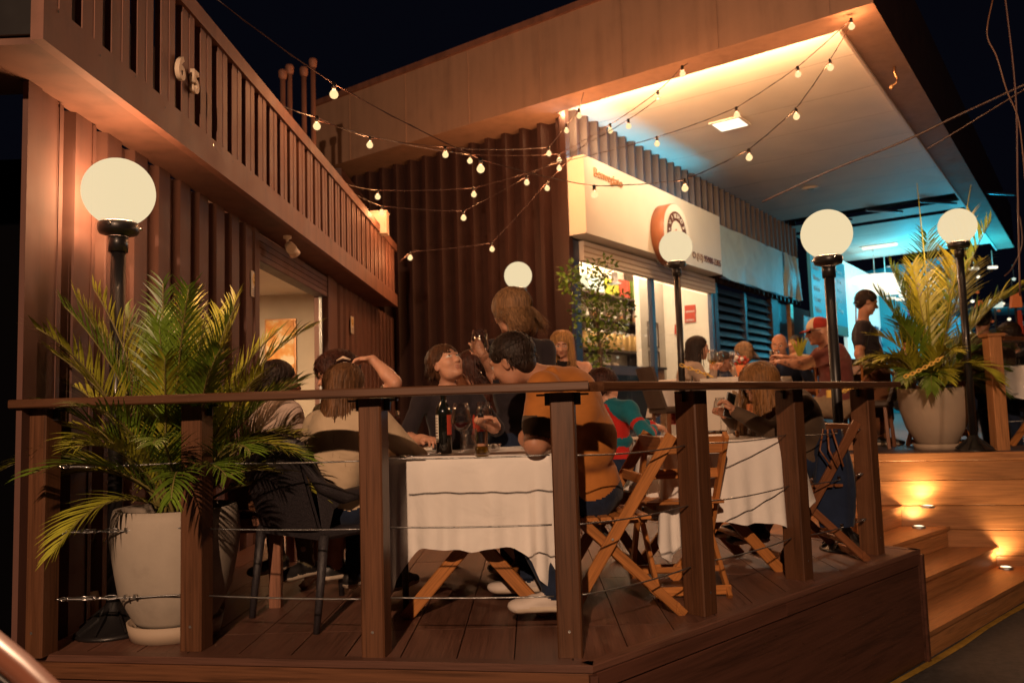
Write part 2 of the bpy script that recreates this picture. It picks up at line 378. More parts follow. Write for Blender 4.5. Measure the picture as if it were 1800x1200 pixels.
# ================================================================== SETTING
WX, PX = -2.13, -1.827                         # container wall plane, parapet plane
ZS, ZP = 2.437, 3.315                          # soffit height, parapet top
UD = 0.46                                      # upper deck height
STREET = -0.69
A1 = (-2.10, 3.372); C1 = (0.20, 3.06); C2 = (2.434, 5.19)    # lower deck outline
ru = V(0.724, 0.69, 0).normalized(); rv = V(ru.y, -ru.x, 0)
def wline(x): return 7.27 - 0.2*(x-3.3)        # front of the upper deck
ydl = C2[1] - rv.y*0
# where the deck's end (through C2, along -rv) meets the upper deck
tE = 0
while True:
    e = V(C2[0], C2[1], 0) - rv*tE
    if tE > 6 or e.x < 0.7: break
    tE += 0.02
C3 = (C2[0]-rv.x*2.6, C2[1]-rv.y*2.6)
KS = at(1000, 500, 11.0); KS.z = 0             # corner of the shop building
S = V(0.572, 0.82, 0).normalized(); N = V(S.y, -S.x, 0); PD = -N   # along the shopfront, its outward normal, along the dark wall
ZC = 5.25
def sf(s, off, z): return KS + S*s + N*off + V(0,0,z)
def dw(s, off, z): return KS + PD*s - S*off + V(0,0,z)        # off = towards the terrace

g = MB(); g.add([(-60,-40,STREET),(60,-40,STREET),(60,90,STREET),(-60,90,STREET)], [(0,1,2,3)])
tag(g.build('street', 'asphalt'), None, None, kind='structure')
# yellow line painted along the foot of the steps
g = MB(); a = onz(1530, 1222, STREET) - ru*1.2; b = a + ru*7.0
pts = []
for i in range(15):
    p = a.lerp(b, i/14); wv = 0.006*math.sin(i*1.7); pts.append((p + rv*(0.004+wv), p + rv*(0.05+wv*2)))
g.grid([[V(p.x, p.y, STREET+0.004) for p, q in pts], [V(q.x, q.y, STREET+0.004) for p, q in pts]], smooth=False)
tag(g.build('painted_line', 'yellow_line'), None, None, kind='structure')

# ---- lower deck: planks along Y, clipped to the outline
deck = thing('deck', None, None, (0, 4, 0), kind='structure')
out_poly = [(WX, 3.41), (C1[0]-0.03, C1[1]+0.06), (C2[0]-0.075, C2[1]+0.0), (C3[0], C3[1]), (2.9, 7.4), (0.2, 7.6), (WX, 8.0)]
out_poly = [(WX, 3.41), (C1[0]-0.03, C1[1]+0.06), (C2[0]-0.085, C2[1]+0.0), (C2[0]-rv.x*2.4-0.0, C2[1]-rv.y*2.4), (WX, 7.1)]
m = MB(); m.prism([(x, y) for x, y in out_poly], -0.12, -0.026); m.build('deck_base', 'black_paint', deck)
SCR = MB()
pw = 0.226; x = WX + 0.004; ci = 0
ends = [[2.9, 3.62, 5.2, 7.6], [2.9, 3.62, 5.9, 7.6], [2.9, 3.62, 4.6, 6.6, 7.6]]
while x < 3.2:
    rows = ends[ci % 3]
    for y0, y1 in zip(rows[:-1], rows[1:]):
        pl = clip_poly([(x, y0+0.002), (x+pw-0.005, y0+0.002), (x+pw-0.005, y1-0.002), (x, y1-0.002)], out_poly)
        if len(pl) < 3: continue
        for sx_ in (0.04, pw-0.045):
            for sy_ in (0.035, y1-y0-0.035):
                if len(pl) == 4 and y0 > 2.95 and y0+sy_ < 6.5: SCR.disc((x+sx_, y0+sy_, 0.0008), 0.0045, 7)
        cx = sum(p[0] for p in pl)/len(pl); cy = sum(p[1] for p in pl)/len(pl)
        m = MB(); m.prism([((py-cy), -(px-cx)) for px, py in pl], -0.024, random.uniform(-0.0015, 0.0))
        o = m.build('plank', 'deck_wood'); o.matrix_basis = Matrix.Translation((cx, cy, 0)) @ Matrix.Rotation(R(90), 4, 'Z'); attach(o, deck)
    x += pw; ci += 1
sc_ = SCR.build('deck_screws', 'black_paint', deck); sc_['kind'] = 'stuff'
# edge trim and skirting boards of the deck
def edge(p, q, inn):
    p, q = V(p[0], p[1], 0), V(q[0], q[1], 0); d = (q-p).normalized(); nn = V(d.y, -d.x, 0)
    board('edge_trim', p - nn*0.03 + V(0,0,-0.012), q - nn*0.03 + V(0,0,-0.012), 0.06, 0.03, 'deck_wood', deck)
    L = (q-p).length; cut = [0, L*0.46, L] if L > 2.5 else [0, L]
    for a_, b_ in zip(cut[:-1], cut[1:]):
        board('edge_board', p + d*(a_+0.002) - nn*0.012 + V(0,0,-0.062), p + d*(b_-0.002) - nn*0.012 + V(0,0,-0.062), 0.022, 0.066, 'fascia_wood' if inn else 'rail_wood', deck)
    z = -0.10
    for hgt in ((0.29, 0.295) if not inn else (0.585,)):
        board('skirting_board', p - nn*0.022 + V(0,0,z-hgt/2), q - nn*0.022 + V(0,0,z-hgt/2), 0.02, hgt-0.004, 'fascia_wood', deck); z -= hgt
edge(A1, C1, False); edge(C1, C2, True)
e2 = V(C2[0], C2[1], 0); e3 = e2 - rv*2.3
board('edge_trim', e2 + V(0,0,-0.012) - ru*0.03, e3 + V(0,0,-0.012) - ru*0.03, 0.06, 0.03, 'deck_wood', deck)
board('skirting_board', e2 + V(0,0,-0.36) - ru*0.012 , e3 + V(0,0,-0.36) - ru*0.012, 0.02, 0.65, 'fascia_wood', deck)
m = MB(); m.beam((C2[0], C2[1], -0.03), (C2[0], C2[1], STREET), 0.03, 0.03, (0.72,0.69,0)); m.build('corner_strip', 'fascia_wood', deck)
m = MB(); m.beam((C1[0], C1[1]-0.002, -0.03), (C1[0], C1[1]-0.002, STREET), 0.03, 0.03, (0.9,0.2,0)); m.build('corner_strip', 'fascia_wood', deck)

# ---- steps beyond the deck's end, three treads down to the street
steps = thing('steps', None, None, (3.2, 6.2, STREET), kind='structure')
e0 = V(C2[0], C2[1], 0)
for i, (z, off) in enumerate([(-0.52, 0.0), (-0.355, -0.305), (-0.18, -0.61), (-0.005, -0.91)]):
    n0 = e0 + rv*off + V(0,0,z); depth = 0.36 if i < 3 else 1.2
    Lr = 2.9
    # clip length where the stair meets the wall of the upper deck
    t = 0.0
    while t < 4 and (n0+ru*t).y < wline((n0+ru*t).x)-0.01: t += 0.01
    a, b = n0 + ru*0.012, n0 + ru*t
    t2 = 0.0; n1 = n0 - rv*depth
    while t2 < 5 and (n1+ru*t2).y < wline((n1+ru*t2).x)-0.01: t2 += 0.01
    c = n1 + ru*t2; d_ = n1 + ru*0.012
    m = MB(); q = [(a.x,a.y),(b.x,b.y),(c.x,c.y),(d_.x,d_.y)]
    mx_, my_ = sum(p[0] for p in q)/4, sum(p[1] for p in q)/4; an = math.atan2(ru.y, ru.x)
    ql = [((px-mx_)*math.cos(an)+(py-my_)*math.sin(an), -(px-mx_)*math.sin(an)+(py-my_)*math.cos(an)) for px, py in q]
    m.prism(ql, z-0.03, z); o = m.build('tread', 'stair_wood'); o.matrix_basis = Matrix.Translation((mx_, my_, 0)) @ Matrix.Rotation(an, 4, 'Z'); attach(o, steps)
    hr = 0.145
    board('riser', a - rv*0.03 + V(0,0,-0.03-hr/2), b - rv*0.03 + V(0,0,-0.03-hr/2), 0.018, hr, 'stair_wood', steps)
# steps run on past the right edge of the picture
# ---- upper deck
upper = thing('upper_deck', None, None, (3, 9, UD), kind='structure')
m = MB(); m.add([(WX, 7.0, UD-0.03), (0.2, wline(0.2), UD-0.03), (9, wline(9), UD-0.03), (24, 26, UD-0.03), (10, 34, UD-0.03), (WX, 14, UD-0.03)], [(0,1,2,3,4,5)]); m.build('deck_base', 'upper_wood', upper)
for i in range(44):
    x0 = -0.6 + i*0.145
    y0 = wline(x0)+0.02
    board('plank', (x0+0.07, y0+0.0, UD-0.014), (x0+0.07, y0+6.2, UD-0.014), 0.14, 0.028, 'upper_wood', upper)
wall_l = -0.5
swall = thing('stair_wall', None, None, (3.3, 7.2, 0), kind='structure')
def wp(x, z, off=0.0): return V(x, wline(x)-off, z)
z = UD - 0.004
board('edge_trim', wp(wall_l, UD-0.035, 0.006), wp(4.62, UD-0.035, 0.006), 0.03, 0.07, 'stair_wood', swall)
zs = [UD-0.072, 0.22, 0.0, -0.21, -0.43, STREET]
for i, (z1, z0) in enumerate(zip(zs[:-1], zs[1:])):
    for xa, xb in ((wall_l, 2.15), (2.153, 4.62)):
        board('plank', wp(xa, (z1+z0)/2), wp(xb, (z1+z0)/2), 0.022, z1-z0-0.004, 'stair_wood', swall)
m = MB(); m.beam(wp(4.64, STREET), wp(4.64, UD), 0.06, 0.04); m.build('corner_strip', 'stair_wood', swall)
# side of the upper deck going away on the right
q0 = wp(4.66, 0); board('plank', q0 + V(0,0,-0.13), q0 + ru*8 + V(0,0,-0.13), 0.02, 1.1, 'fascia_wood', swall)

# ================================================================== CONTAINER BUILDING (left)
cb = thing('container_building', 'long brown container building with slatted parapet and open lit doorway on the left', 'building', (WX-1.2, 7, 0))
def corrug(x0, y0, y1, z0, z1, per, dep, mat, name='corrugated_wall', ph=0.0):
    """trapezoidal steel sheet in the plane x=x0, bulging towards +x"""
    m = MB(); ys = []; y = y0
    while y < y1:
        for fy, fx in ((0.0, 0), (0.50, 0), (0.60, -dep), (0.90, -dep), (1.0, 0)):
            yy = y+fy*per
            if yy <= y1: ys.append((yy, fx))
        y += per
    for (ya, xa), (yb, xb) in zip(ys[:-1], ys[1:]):
        if yb-ya < 1e-6: continue
        m.add([(x0+xa, ya, z0), (x0+xb, yb, z0), (x0+xb, yb, z1), (x0+xa, ya, z1)], [(0,1,2,3)])
    return m.build(name, mat, cb)
# near end
WY0 = 3.30
mbox('corner_post', (WX-0.012, WY0-0.02, -0.3), (WX+0.012, WY0+0.075, ZS), 'wall_paint', cb)
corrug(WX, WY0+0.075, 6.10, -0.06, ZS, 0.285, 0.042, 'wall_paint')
mbox('night_sheet', (WX-3.4, 4.3, -0.69), (WX-0.12, 4.36, ZS), 'void', cb)  # black sheet added in place of open night, covers the lit room
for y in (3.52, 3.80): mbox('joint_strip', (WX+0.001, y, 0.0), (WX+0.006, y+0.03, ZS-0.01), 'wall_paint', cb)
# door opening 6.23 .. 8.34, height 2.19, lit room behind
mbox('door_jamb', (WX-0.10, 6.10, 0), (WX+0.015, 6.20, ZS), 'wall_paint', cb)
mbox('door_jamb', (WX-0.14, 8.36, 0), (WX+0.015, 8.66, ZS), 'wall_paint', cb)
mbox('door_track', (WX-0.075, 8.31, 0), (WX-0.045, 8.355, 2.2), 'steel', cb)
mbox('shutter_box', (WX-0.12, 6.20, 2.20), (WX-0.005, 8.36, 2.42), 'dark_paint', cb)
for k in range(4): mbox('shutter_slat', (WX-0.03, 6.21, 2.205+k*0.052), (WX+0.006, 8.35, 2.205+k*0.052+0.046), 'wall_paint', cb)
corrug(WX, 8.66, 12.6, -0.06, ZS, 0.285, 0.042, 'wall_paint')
# soffit and overhang
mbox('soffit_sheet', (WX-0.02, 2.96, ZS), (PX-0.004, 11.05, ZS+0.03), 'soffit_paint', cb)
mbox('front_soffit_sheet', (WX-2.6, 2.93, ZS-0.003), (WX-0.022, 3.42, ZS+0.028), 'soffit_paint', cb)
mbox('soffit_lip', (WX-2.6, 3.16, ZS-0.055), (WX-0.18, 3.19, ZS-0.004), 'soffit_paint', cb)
# parapet: rails, slats and a dark back sheet
YE = 11.09
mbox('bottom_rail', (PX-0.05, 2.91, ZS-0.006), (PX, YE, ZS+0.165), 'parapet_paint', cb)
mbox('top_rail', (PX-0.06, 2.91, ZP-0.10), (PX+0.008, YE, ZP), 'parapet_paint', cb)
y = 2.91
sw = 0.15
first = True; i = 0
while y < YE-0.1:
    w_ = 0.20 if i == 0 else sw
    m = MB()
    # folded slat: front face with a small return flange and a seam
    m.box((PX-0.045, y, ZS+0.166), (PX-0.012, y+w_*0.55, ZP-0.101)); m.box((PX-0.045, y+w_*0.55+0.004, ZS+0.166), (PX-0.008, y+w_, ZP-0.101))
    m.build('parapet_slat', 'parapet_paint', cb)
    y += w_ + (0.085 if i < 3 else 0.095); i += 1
mbox('parapet_back', (PX-0.36, 3.6, ZS+0.03), (PX-0.33, YE, ZP-0.16), 'dark_paint', cb)
mbox('parapet_front_return', (WX-2.6, 2.94, ZS+0.032), (PX-0.06, 2.97, ZP-0.5), 'black_paint', cb)
# screws along the bottom rail
m = MB()
yy = 3.0
while yy < 10.8:
    m.disc((PX+0.003, yy, ZS+0.13+0.02*math.sin(yy*9)), 0.006, 8, 0, (1,0,0)); yy += 0.31
m.build('screw', 'black_paint', cb)
# numerals 6 5
o6 = onx(321, 118, PX+0.02); o5 = onx(346, 143, PX+0.02)
for ch, o_ in (('6', o6), ('5', o5)):
    t = text('numeral', ch, (PX+0.012, o_.y-0.055, o_.z-0.07), (0,1,0), (0,0,1), 0.175, 'numeral', cb, 0.012, bold=0.005)
# the lit room behind the doorway
room = thing('room_interior', None, None, (-3.4, 7.4, 0), kind='structure')
mbox('back_wall', (-4.6, 5.0, 0), (-4.5, 10.4, 2.5), 'room_wall', room)
mbox('side_wall', (-4.5, 9.6, 0), (WX-0.16, 9.7, 2.5), 'room_wall', room)
mbox('near_wall', (-4.5, 5.0, 0), (WX-0.16, 5.1, 2.5), 'room_wall', room)
mbox('room_ceiling', (-4.5, 5.1, 2.43), (WX-0.13, 9.6, 2.436), 'room_ceiling', room)
mbox('room_floor', (-4.5, 5.1, -0.05), (WX-0.13, 9.6, -0.004), 'deck_wood', room)
pic = thing('framed_picture', 'orange framed picture on the plaster wall inside the doorway', 'picture', (-3.2, 9.6, 1.2))
pc = at(494, 615, 9.56)
mbox('frame', (pc.x-0.20, 9.565, pc.z-0.36), (pc.x+0.18, 9.598, pc.z+0.38), 'brass', pic)
mp_, n_, l_, b_ = nmat('orange_print')
mm_ = coords(n_, l_, (3,3,3)); nz_ = n_.new('ShaderNodeTexNoise'); nz_.inputs['Scale'].default_value = 2.4; l_.new(mm_.outputs[0], nz_.inputs[0])
r_ = ramp(n_, [(0.40, (0.75,0.28,0.04)), (0.52, (0.85,0.45,0.12)), (0.60, (0.9,0.75,0.5))]); l_.new(nz_.outputs[0], r_.inputs[0]); l_.new(r_.outputs[0], b_.inputs['Base Color'])
M['orange_print'] = mp_
mbox('print', (pc.x-0.18, 9.556, pc.z-0.34), (pc.x+0.16, 9.564, pc.z+0.36), 'orange_print', pic)
rl = thing('ceiling_lamp', 'warm ceiling lamp inside the room behind the doorway', 'lamp', (-3.1, 7.6, 2.40))
m = MB(); m.lathe([(0.0,0.0),(0.12,0.0),(0.14,0.03),(0.14,0.036)], (-3.1,7.6,2.394), 20); m.build('diffuser', 'warm_panel', rl)
alight('room_light', (-3.1, 7.6, 2.385), (-3.1, 7.6, 0), 110, (1.0, 0.66, 0.36), 0.25, 0.25, rl)
# notices
def notice(px, py, xw, label, blank=False):
    p = onx(px, py, xw); t = thing('notice', label, 'notice', (xw, p.y, p.z))
    mbox('paper', (xw, p.y-0.075, p.z-0.10), (xw+0.003, p.y+0.075, p.z+0.10), 'label_white', t)
    m = MB(); m.disc((xw+0.005, p.y, p.z+0.035), 0.052, 24, 0, (1,0,0)); m.build('smiling_face', 'chain', t)
    m = MB(); m.disc((xw+0.0065, p.y-0.018, p.z+0.05), 0.006, 8, 0, (1,0,0)); m.disc((xw+0.0065, p.y+0.018, p.z+0.05), 0.006, 8, 0, (1,0,0))
    m.tube([(xw+0.0065, p.y+0.028*math.sin(a_), p.z+0.035-0.028*math.cos(a_)) for a_ in np.linspace(-1.1, 1.1, 8)], 0.0025, 4); m.build('face_lines', 'ink', t)
    m = MB()
    for k in range(4): m.box((xw+0.004, p.y-0.055, p.z-0.045-k*0.014), (xw+0.005, p.y+(0.055 if k % 2 else 0.035), p.z-0.040-k*0.014))
    m.build('small_print', 'ink', t)
notice(447, 500, WX+0.006, 'yellow smiling notice stuck on the wall before the doorway')
notice(619, 571, WX+0.02, 'white notice with a yellow smiling face beyond the doorway')
# floodlight under the soffit
p = onx(505, 408, PX-0.14); fl = thing('floodlight', 'small white twin spotlight under the container soffit', 'spotlight', (p.x, p.y, ZS))
m = MB(); m.lathe([(0.035,0),(0.035,-0.02),(0.012,-0.03),(0.012,-0.05)], (p.x, p.y, ZS), 12); m.build('mount', 'numeral', fl)
for sx, dx in ((0, (0.5,-0.7,-0.55)), (1, (0.3,0.75,-0.6))):
    d = V(dx).normalized(); q = V(p.x, p.y, ZS-0.06)
    m = MB(); m.tube([q, q+d*0.04, q+d*0.05, q+d*0.13], [0.012,0.02,0.038,0.045], 12); m.build('lamp_head', 'numeral', fl)
# storage tank / block on the roof and the pipes behind
rb = thing('roof_block', 'brick-built rooftop block standing behind the container parapet', 'block', (-2.3, 9.4, ZP-0.2))
p0 = at(598, 290, 10.6)
for k in range(5):
    mbox('course', (p0.x-2.4, 10.6, ZP-0.3+k*0.2), (p0.x, 12.2, ZP-0.3+k*0.2+0.192), 'parapet_paint' if k < 4 else 'concrete', rb)
mbox('beam_end', (p0.x-0.5, 10.45, ZP+0.72), (p0.x+0.05, 12.2, ZP+0.94), 'dark_paint', rb)
for i, (px, pt) in enumerate([(497, 128), (509, 119), (534, 123), (550, 108)]):
    a = at(px, pt, 9.6+i*0.12); t = thing('vent_pipe', ['short outermost vent pipe on the far left of the four', 'second vent pipe from the left of the four', 'third vent pipe from the left of the four', 'tallest vent pipe, rightmost of the four'][i], 'pipe', (a.x, a.y, ZP-0.2), group='vent pipes behind the parapet')
    m = MB(); m.tube([(a.x, a.y, ZP-0.4), (a.x, a.y, a.z-0.05)], 0.032, 12); m.build('shaft', 'parapet_paint', t)
    m = MB(); m.lathe([(0.034,-0.09),(0.052,-0.06),(0.056,0.0),(0.045,0.03),(0.0,0.035)], (a.x, a.y, a.z), 12); m.build('cap', 'parapet_paint', t)
wb = at(668, 392, 9.9); t = thing('white_box', 'small pale junction box behind the parapet top', 'box', tuple(wb))
m = MB(); m.beam(wb+V(0,0,-0.15), wb+V(0,0,0.12), 0.2, 0.18, (0,1,0), 0, 0.01); m.build('casing', 'numeral', t)
m = MB(); m.beam(wb+V(0,0,0.12), wb+V(0,0,0.135), 0.22, 0.2, (0,1,0), 0, 0.01); m.build('lid', 'numeral', t)

# ================================================================== DARK CORRUGATED BUILDING + SHOPFRONT
sb = thing('shop_building', 'tall dark corrugated container building behind the terrace', 'building', tuple(KS + V(0,0,UD)))
def cor2(p0, d, n, L, z0, z1, per, dep, mat, parent, rev=False):
    m = MB(); pts = []; s_ = 0.0
    while s_ < L:
        for f, o_ in ((0.0, 0), (0.20, 0), (0.34, -dep), (0.86, -dep), (1.0, 0)):
            if s_+f*per <= L: pts.append((s_+f*per, o_))
        s_ += per
    for (a_, oa), (b_, ob) in zip(pts[:-1], pts[1:]):
        if b_-a_ < 1e-6: continue
        A, B = p0 + d*a_ + n*oa, p0 + d*b_ + n*ob
        m.add([(A.x,A.y,z0),(B.x,B.y,z0),(B.x,B.y,z1),(A.x,A.y,z1)], [(0,1,2,3)])
    return m.build('corrugated_sheet', mat, parent)
cor2(KS + PD*0.06, PD, -S, 8.5, UD, ZC+0.02, 0.322, 0.15, 'dark_paint', sb)
cor2(KS + S*0.06, S, N, 11.0, 3.3, ZC+0.2, 0.30, 0.10, 'dark_paint', sb)
m = MB(); m.beam(sf(0,0.01,UD), sf(0,0.01,ZC), 0.10, 0.10, (S.x,S.y,0)); m.build('corner_post', 'dark_paint', sb)
m = MB(); m.beam(sf(0.16,0.0,UD), sf(0.16,0.0,3.3), 0.20, 0.06, (N.x,N.y,0)); m.build('blue_post', 'blue_paint', sb)
# canopy
can = thing('canopy', 'large rendered canopy slab projecting over the shopfront and terrace', 'canopy', tuple(KS + V(0,0,5.4)))
ZL, ZT = 5.06, 6.25
cr = onz(1535, 5, ZL)                                        # near right corner of the canopy
LW = 4.6                                                     # its left end along the dark wall
cc = (cr - KS); width = -cc.dot(PD)                          # how far the canopy projects
lipo = -cc.dot(S)                                            # canopy front is this far in front of the wall
def cn(a_, b_, z): return KS + PD*a_ - S*b_ + V(0,0,z)       # a_: along the dark wall (negative to the right), b_: towards the terrace
FAR = -17
m = MB(); A = cn(LW, lipo, ZL); B = cn(-width, lipo, ZL)
m.add([cn(LW,lipo,ZL), cn(-width,lipo,ZL), cn(-width,lipo,ZT), cn(LW,lipo,ZT), cn(LW,lipo-0.3,ZT), cn(-width,lipo-0.3,ZT), cn(LW,lipo-0.42,ZL-0.0), cn(-width+0.42,lipo-0.42,ZL)], [(0,1,2,3),(3,2,5,4)])
m.build('front_fascia', 'concrete', can)
m = MB(); m.add([cn(LW,lipo,ZL), cn(-width,lipo,ZL), cn(-width+0.42,lipo-0.42,ZL), cn(LW,lipo-0.42,ZL)], [(3,2,1,0)])
m.add([cn(-width,lipo,ZL), cn(-width,FAR,ZL), cn(-width+0.42,FAR,ZL), cn(-width+0.42,lipo-0.42,ZL)], [(0,1,2,3)]); m.build('lower_lip', 'concrete', can)
m = MB(); m.beam(cn(LW,lipo+0.015,ZT-0.04), cn(-width,lipo+0.015,ZT-0.04), 0.06, 0.09); m.build('top_flashing', 'parapet_paint', can)
for k in range(7):
    a_ = LW-0.9-k*1.25; m = MB(); m.beam(cn(a_,lipo+0.003,ZL+0.01), cn(a_,lipo+0.003,ZT-0.09), 0.012, 0.006, (PD.x,PD.y,0)); m.build('joint_strip', 'concrete', can)
m = MB(); m.add([cn(-width,lipo,ZL), cn(-width,FAR,ZL), cn(-width,FAR,ZT), cn(-width,lipo,ZT)], [(3,2,1,0)]); m.build('side_fascia', 'dark_paint', can)
m = MB(); m.add([cn(LW,lipo,ZL), cn(LW,-3,ZL), cn(LW,-3,ZT), cn(LW,lipo,ZT)], [(0,1,2,3)]); m.add([cn(LW,lipo-0.42,ZL), cn(LW,-3,ZL), cn(0,-0.0,ZL), cn(0,lipo-0.42,ZL)], [(0,1,2,3)]); m.build('left_end', 'concrete', can)
zc2 = ZL+0.20
def ceil(b0, b1, name):
    n_ = max(1, round(abs(b0-b1)/1.25)); st = (b1-b0)/n_
    for i_ in range(n_): ceil1(b0+st*i_-0.004*(1 if st < 0 else -1), b0+st*(i_+1)+0.004*(1 if st < 0 else -1), name)
def ceil1(b0, b1, name):
    m = MB(); cols = [0.0-0.0, -width+0.42]
    m.add([cn(0.3,b0,zc2), cn(-width+0.42,b0,zc2), cn(-width+0.42,b1,zc2), cn(0.3,b1,zc2)], [(0,3,2,1)]); m.build(name, 'soffit', can)
ceil(lipo-0.42, -9.8, 'ceiling_panel'); ceil(-10.6, -11.4, 'ceiling_panel'); ceil(-11.8, FAR, 'ceiling_panel')
m = MB(); m.add([cn(0.3,lipo-0.42,zc2), cn(-width+0.42,lipo-0.42,zc2), cn(-width+0.42,lipo-0.42,ZL), cn(0.3,lipo-0.42,ZL)], [(0,1,2,3)]); m.add([cn(-width+0.42,lipo-0.42,zc2), cn(-width+0.42,FAR,zc2), cn(-width+0.42,FAR,ZL), cn(-width+0.42,lipo-0.42,ZL)], [(0,1,2,3)]); m.build('ceiling_edge', 'concrete', can)
m = MB(); m.add([cn(0.3,-9.7,ZL+0.6), cn(-width+0.42,-9.7,ZL+0.6), cn(-width+0.42,-12,ZL+0.6), cn(0.3,-12,ZL+0.6)], [(0,3,2,1)]); m.build('ceiling_void', 'black_paint', can)
for k in range(4): m = MB(); m.beam(cn(-0.8-k*1.1,-9.8,ZL+0.14), cn(-1.4-k*1.1,-10.6,ZL+0.14), 0.05, 0.05); m.build('joist', 'blue_paint', can)
m = MB(); m.beam(cn(-width+0.43,lipo-0.4,ZL-0.01), cn(-width+0.43,FAR,ZL-0.01), 0.03, 0.04); m.build('edge_bead', 'soffit', can)
ctr = sum((cn(a_,b_,0) for a_, b_ in ((LW,lipo),(-width,lipo),(-width,FAR),(LW,-3))), V(0,0,0))/4
m = MB(); m.add([cn(LW,lipo,ZT), cn(-width,lipo,ZT), cn(-width,FAR,ZT), cn(LW,-3,ZT)], [(0,1,2,3)]); m.build('roof_top', 'concrete', can)
lt = thing('led_strip', 'warm light strip hidden behind the canopy edge, washing the ceiling', 'light strip', tuple(cn(-width/2, lipo-0.5, ZL)))
m = MB(); m.beam(cn(0.2,lipo-0.435,ZL+0.012), cn(-width+0.5,lipo-0.435,ZL+0.012), 0.02, 0.02); m.build('strip_channel', 'concrete', lt)
for k in range(2):
    aa = -0.9-k*1.9; qq = cn(aa, lipo-0.47, ZL+0.03); ld = bpy.data.lights.new('strip_glow', 'AREA'); ld.energy = 115; ld.color = (1.0, 0.62, 0.30); ld.shape = 'RECTANGLE'; ld.size = 1.85; ld.size_y = 0.05
    lo_ = bpy.data.objects.new('strip_glow', ld); col.objects.link(lo_); zz = -(S + V(0,0,0.06)).normalized(); xx = PD; yy_ = zz.cross(xx).normalized(); xx = yy_.cross(zz)
    lo_.matrix_basis = Matrix.Translation(qq) @ Matrix((xx, yy_, zz)).transposed().to_4x4(); attach(lo_, lt)
# square light in the ceiling, tubes far back
lp = onz(1283, 217, zc2)
t = thing('ceiling_light', 'square lit panel set in the canopy ceiling', 'light', tuple(lp))
m = MB(); m.beam(lp - S*0.24 + V(0,0,-0.012), lp + S*0.24 + V(0,0,-0.012), 0.5, 0.02); m.build('trim', 'soffit', t)
m = MB(); m.beam(lp - S*0.20 + V(0,0,-0.027), lp + S*0.20 + V(0,0,-0.027), 0.42, 0.008); m.build('diffuser', 'tube_light', t)
alight('panel_light', lp + V(0,0,-0.04), lp + V(0,0,-3), 60, (1.0, 0.75, 0.5), 0.4, 0.4, t)
for i, (px, py, lab) in enumerate([(1546, 430, 'long lit tube light in the teal ceiling, nearer of two'), (1588, 465, 'lit tube light at the far end of the teal ceiling')]):
    q = onz(px, py, zc2); t = thing('tube_light', lab, 'light', tuple(q), group='tube lights in the canopy ceiling')
    m = MB(); m.beam(q + N*-0.45 + V(0,0,-0.05), q + N*0.45 + V(0,0,-0.05), 0.16, 0.06, (0,0,1), 0, 0.02); m.build('diffuser', 'tube_light', t)
    m = MB(); m.beam(q + N*-0.5 + V(0,0,-0.012), q + N*0.5 + V(0,0,-0.012), 0.2, 0.02); m.build('housing', 'soffit', t)
    plight('cyan_ceiling_fill', q + N*0.8 + V(0,0,-0.9), 120, CYAN, t, 0.3)  # unseen cyan fill added below the tube to tint the ceiling
# spotlight in the ceiling, dark hook
q = onz(1425, 330, zc2); t = thing('ceiling_vent', 'round dim fitting in the canopy ceiling', 'fitting', tuple(q))
m = MB(); m.lathe([(0.0,-0.03),(0.12,-0.03),(0.17,-0.004)], q, 20); m.build('cover', 'soffit', t); m = MB(); m.lathe([(0.0,-0.035),(0.07,-0.033)], q, 16); m.build('lens', 'brass', t)
q = onz(1572, 118, ZL); t = thing('hanging_hook', 'rusty metal hook hanging from the canopy edge', 'hook', tuple(q))
m = MB(); m.tube([q, q+V(0,0,-0.08), q+V(0.03,0,-0.14), q+V(0.0,0,-0.22), q+V(-0.05,0,-0.24)], 0.014, 8); m.build('bar', 'brass', t)
m = MB(); m.sphere(q+V(-0.05,0,-0.26), 0.03, 10); m.build('knob', 'brass', t)

# ---- shop sign
sg = thing('shop_sign', 'long white illuminated sign box above the shop with small dark lettering', 'sign', tuple(sf(2.4,0.16,3.3)))
def sbox(name, s0, s1, o0, o1, z0, z1, mat, parent):
    m = MB(); m.beam(sf((s0+s1)/2,o0,(z0+z1)/2), sf((s0+s1)/2,o1,(z0+z1)/2), abs(s1-s0), z1-z0, (0,0,1), 0, 0.0); return m.build(name, mat, parent)
sbox('sign_box', -0.03, 4.9, 0.02, 0.33, 3.33, 4.43, 'sign_white', sg)
tp = sf(0.22, 0.334, 4.18); text('lettering', 'Bonvegiato', tp, S, (0,0,1), 0.19, 'brass', sg, 0.012)
text('lettering', 'O (11) 95988-2355', sf(3.55, 0.334, 3.47), S, (0,0,1), 0.165, 'ink', sg, 0.008)
M['drum_brown'] = plain('drum_brown', (0.26, 0.085, 0.035), 0.45, var=0.1)
cl_ = thing('sign_top_light', 'thin cyan light strip lying on top of the white sign box', 'light strip', tuple(sf(1.8,0.14,4.44)))
sbox('strip_channel', 0.1, 4.2, 0.29, 0.31, 4.432, 4.444, 'blue_paint', cl_)
for k in range(3):
    ld = bpy.data.lights.new('cyan_glow', 'AREA'); ld.energy = 16; ld.color = (0.03, 0.50, 0.80); ld.shape = 'RECTANGLE'; ld.size = 1.25; ld.size_y = 0.03
    lo_ = bpy.data.objects.new('cyan_glow', ld); col.objects.link(lo_); zz = -(V(0,0,0.40)-N).normalized(); xx = S; yy_ = zz.cross(xx).normalized()
    lo_.matrix_basis = Matrix.Translation(sf(0.75+k*1.35, 0.30, 4.47)) @ Matrix((xx, yy_, zz)).transposed().to_4x4(); attach(lo_, cl_)
ro = thing('round_sign', 'round drum-shaped blade sign with a dark ring on the white sign box', 'sign', tuple(sf(2.5,0.5,3.9)))
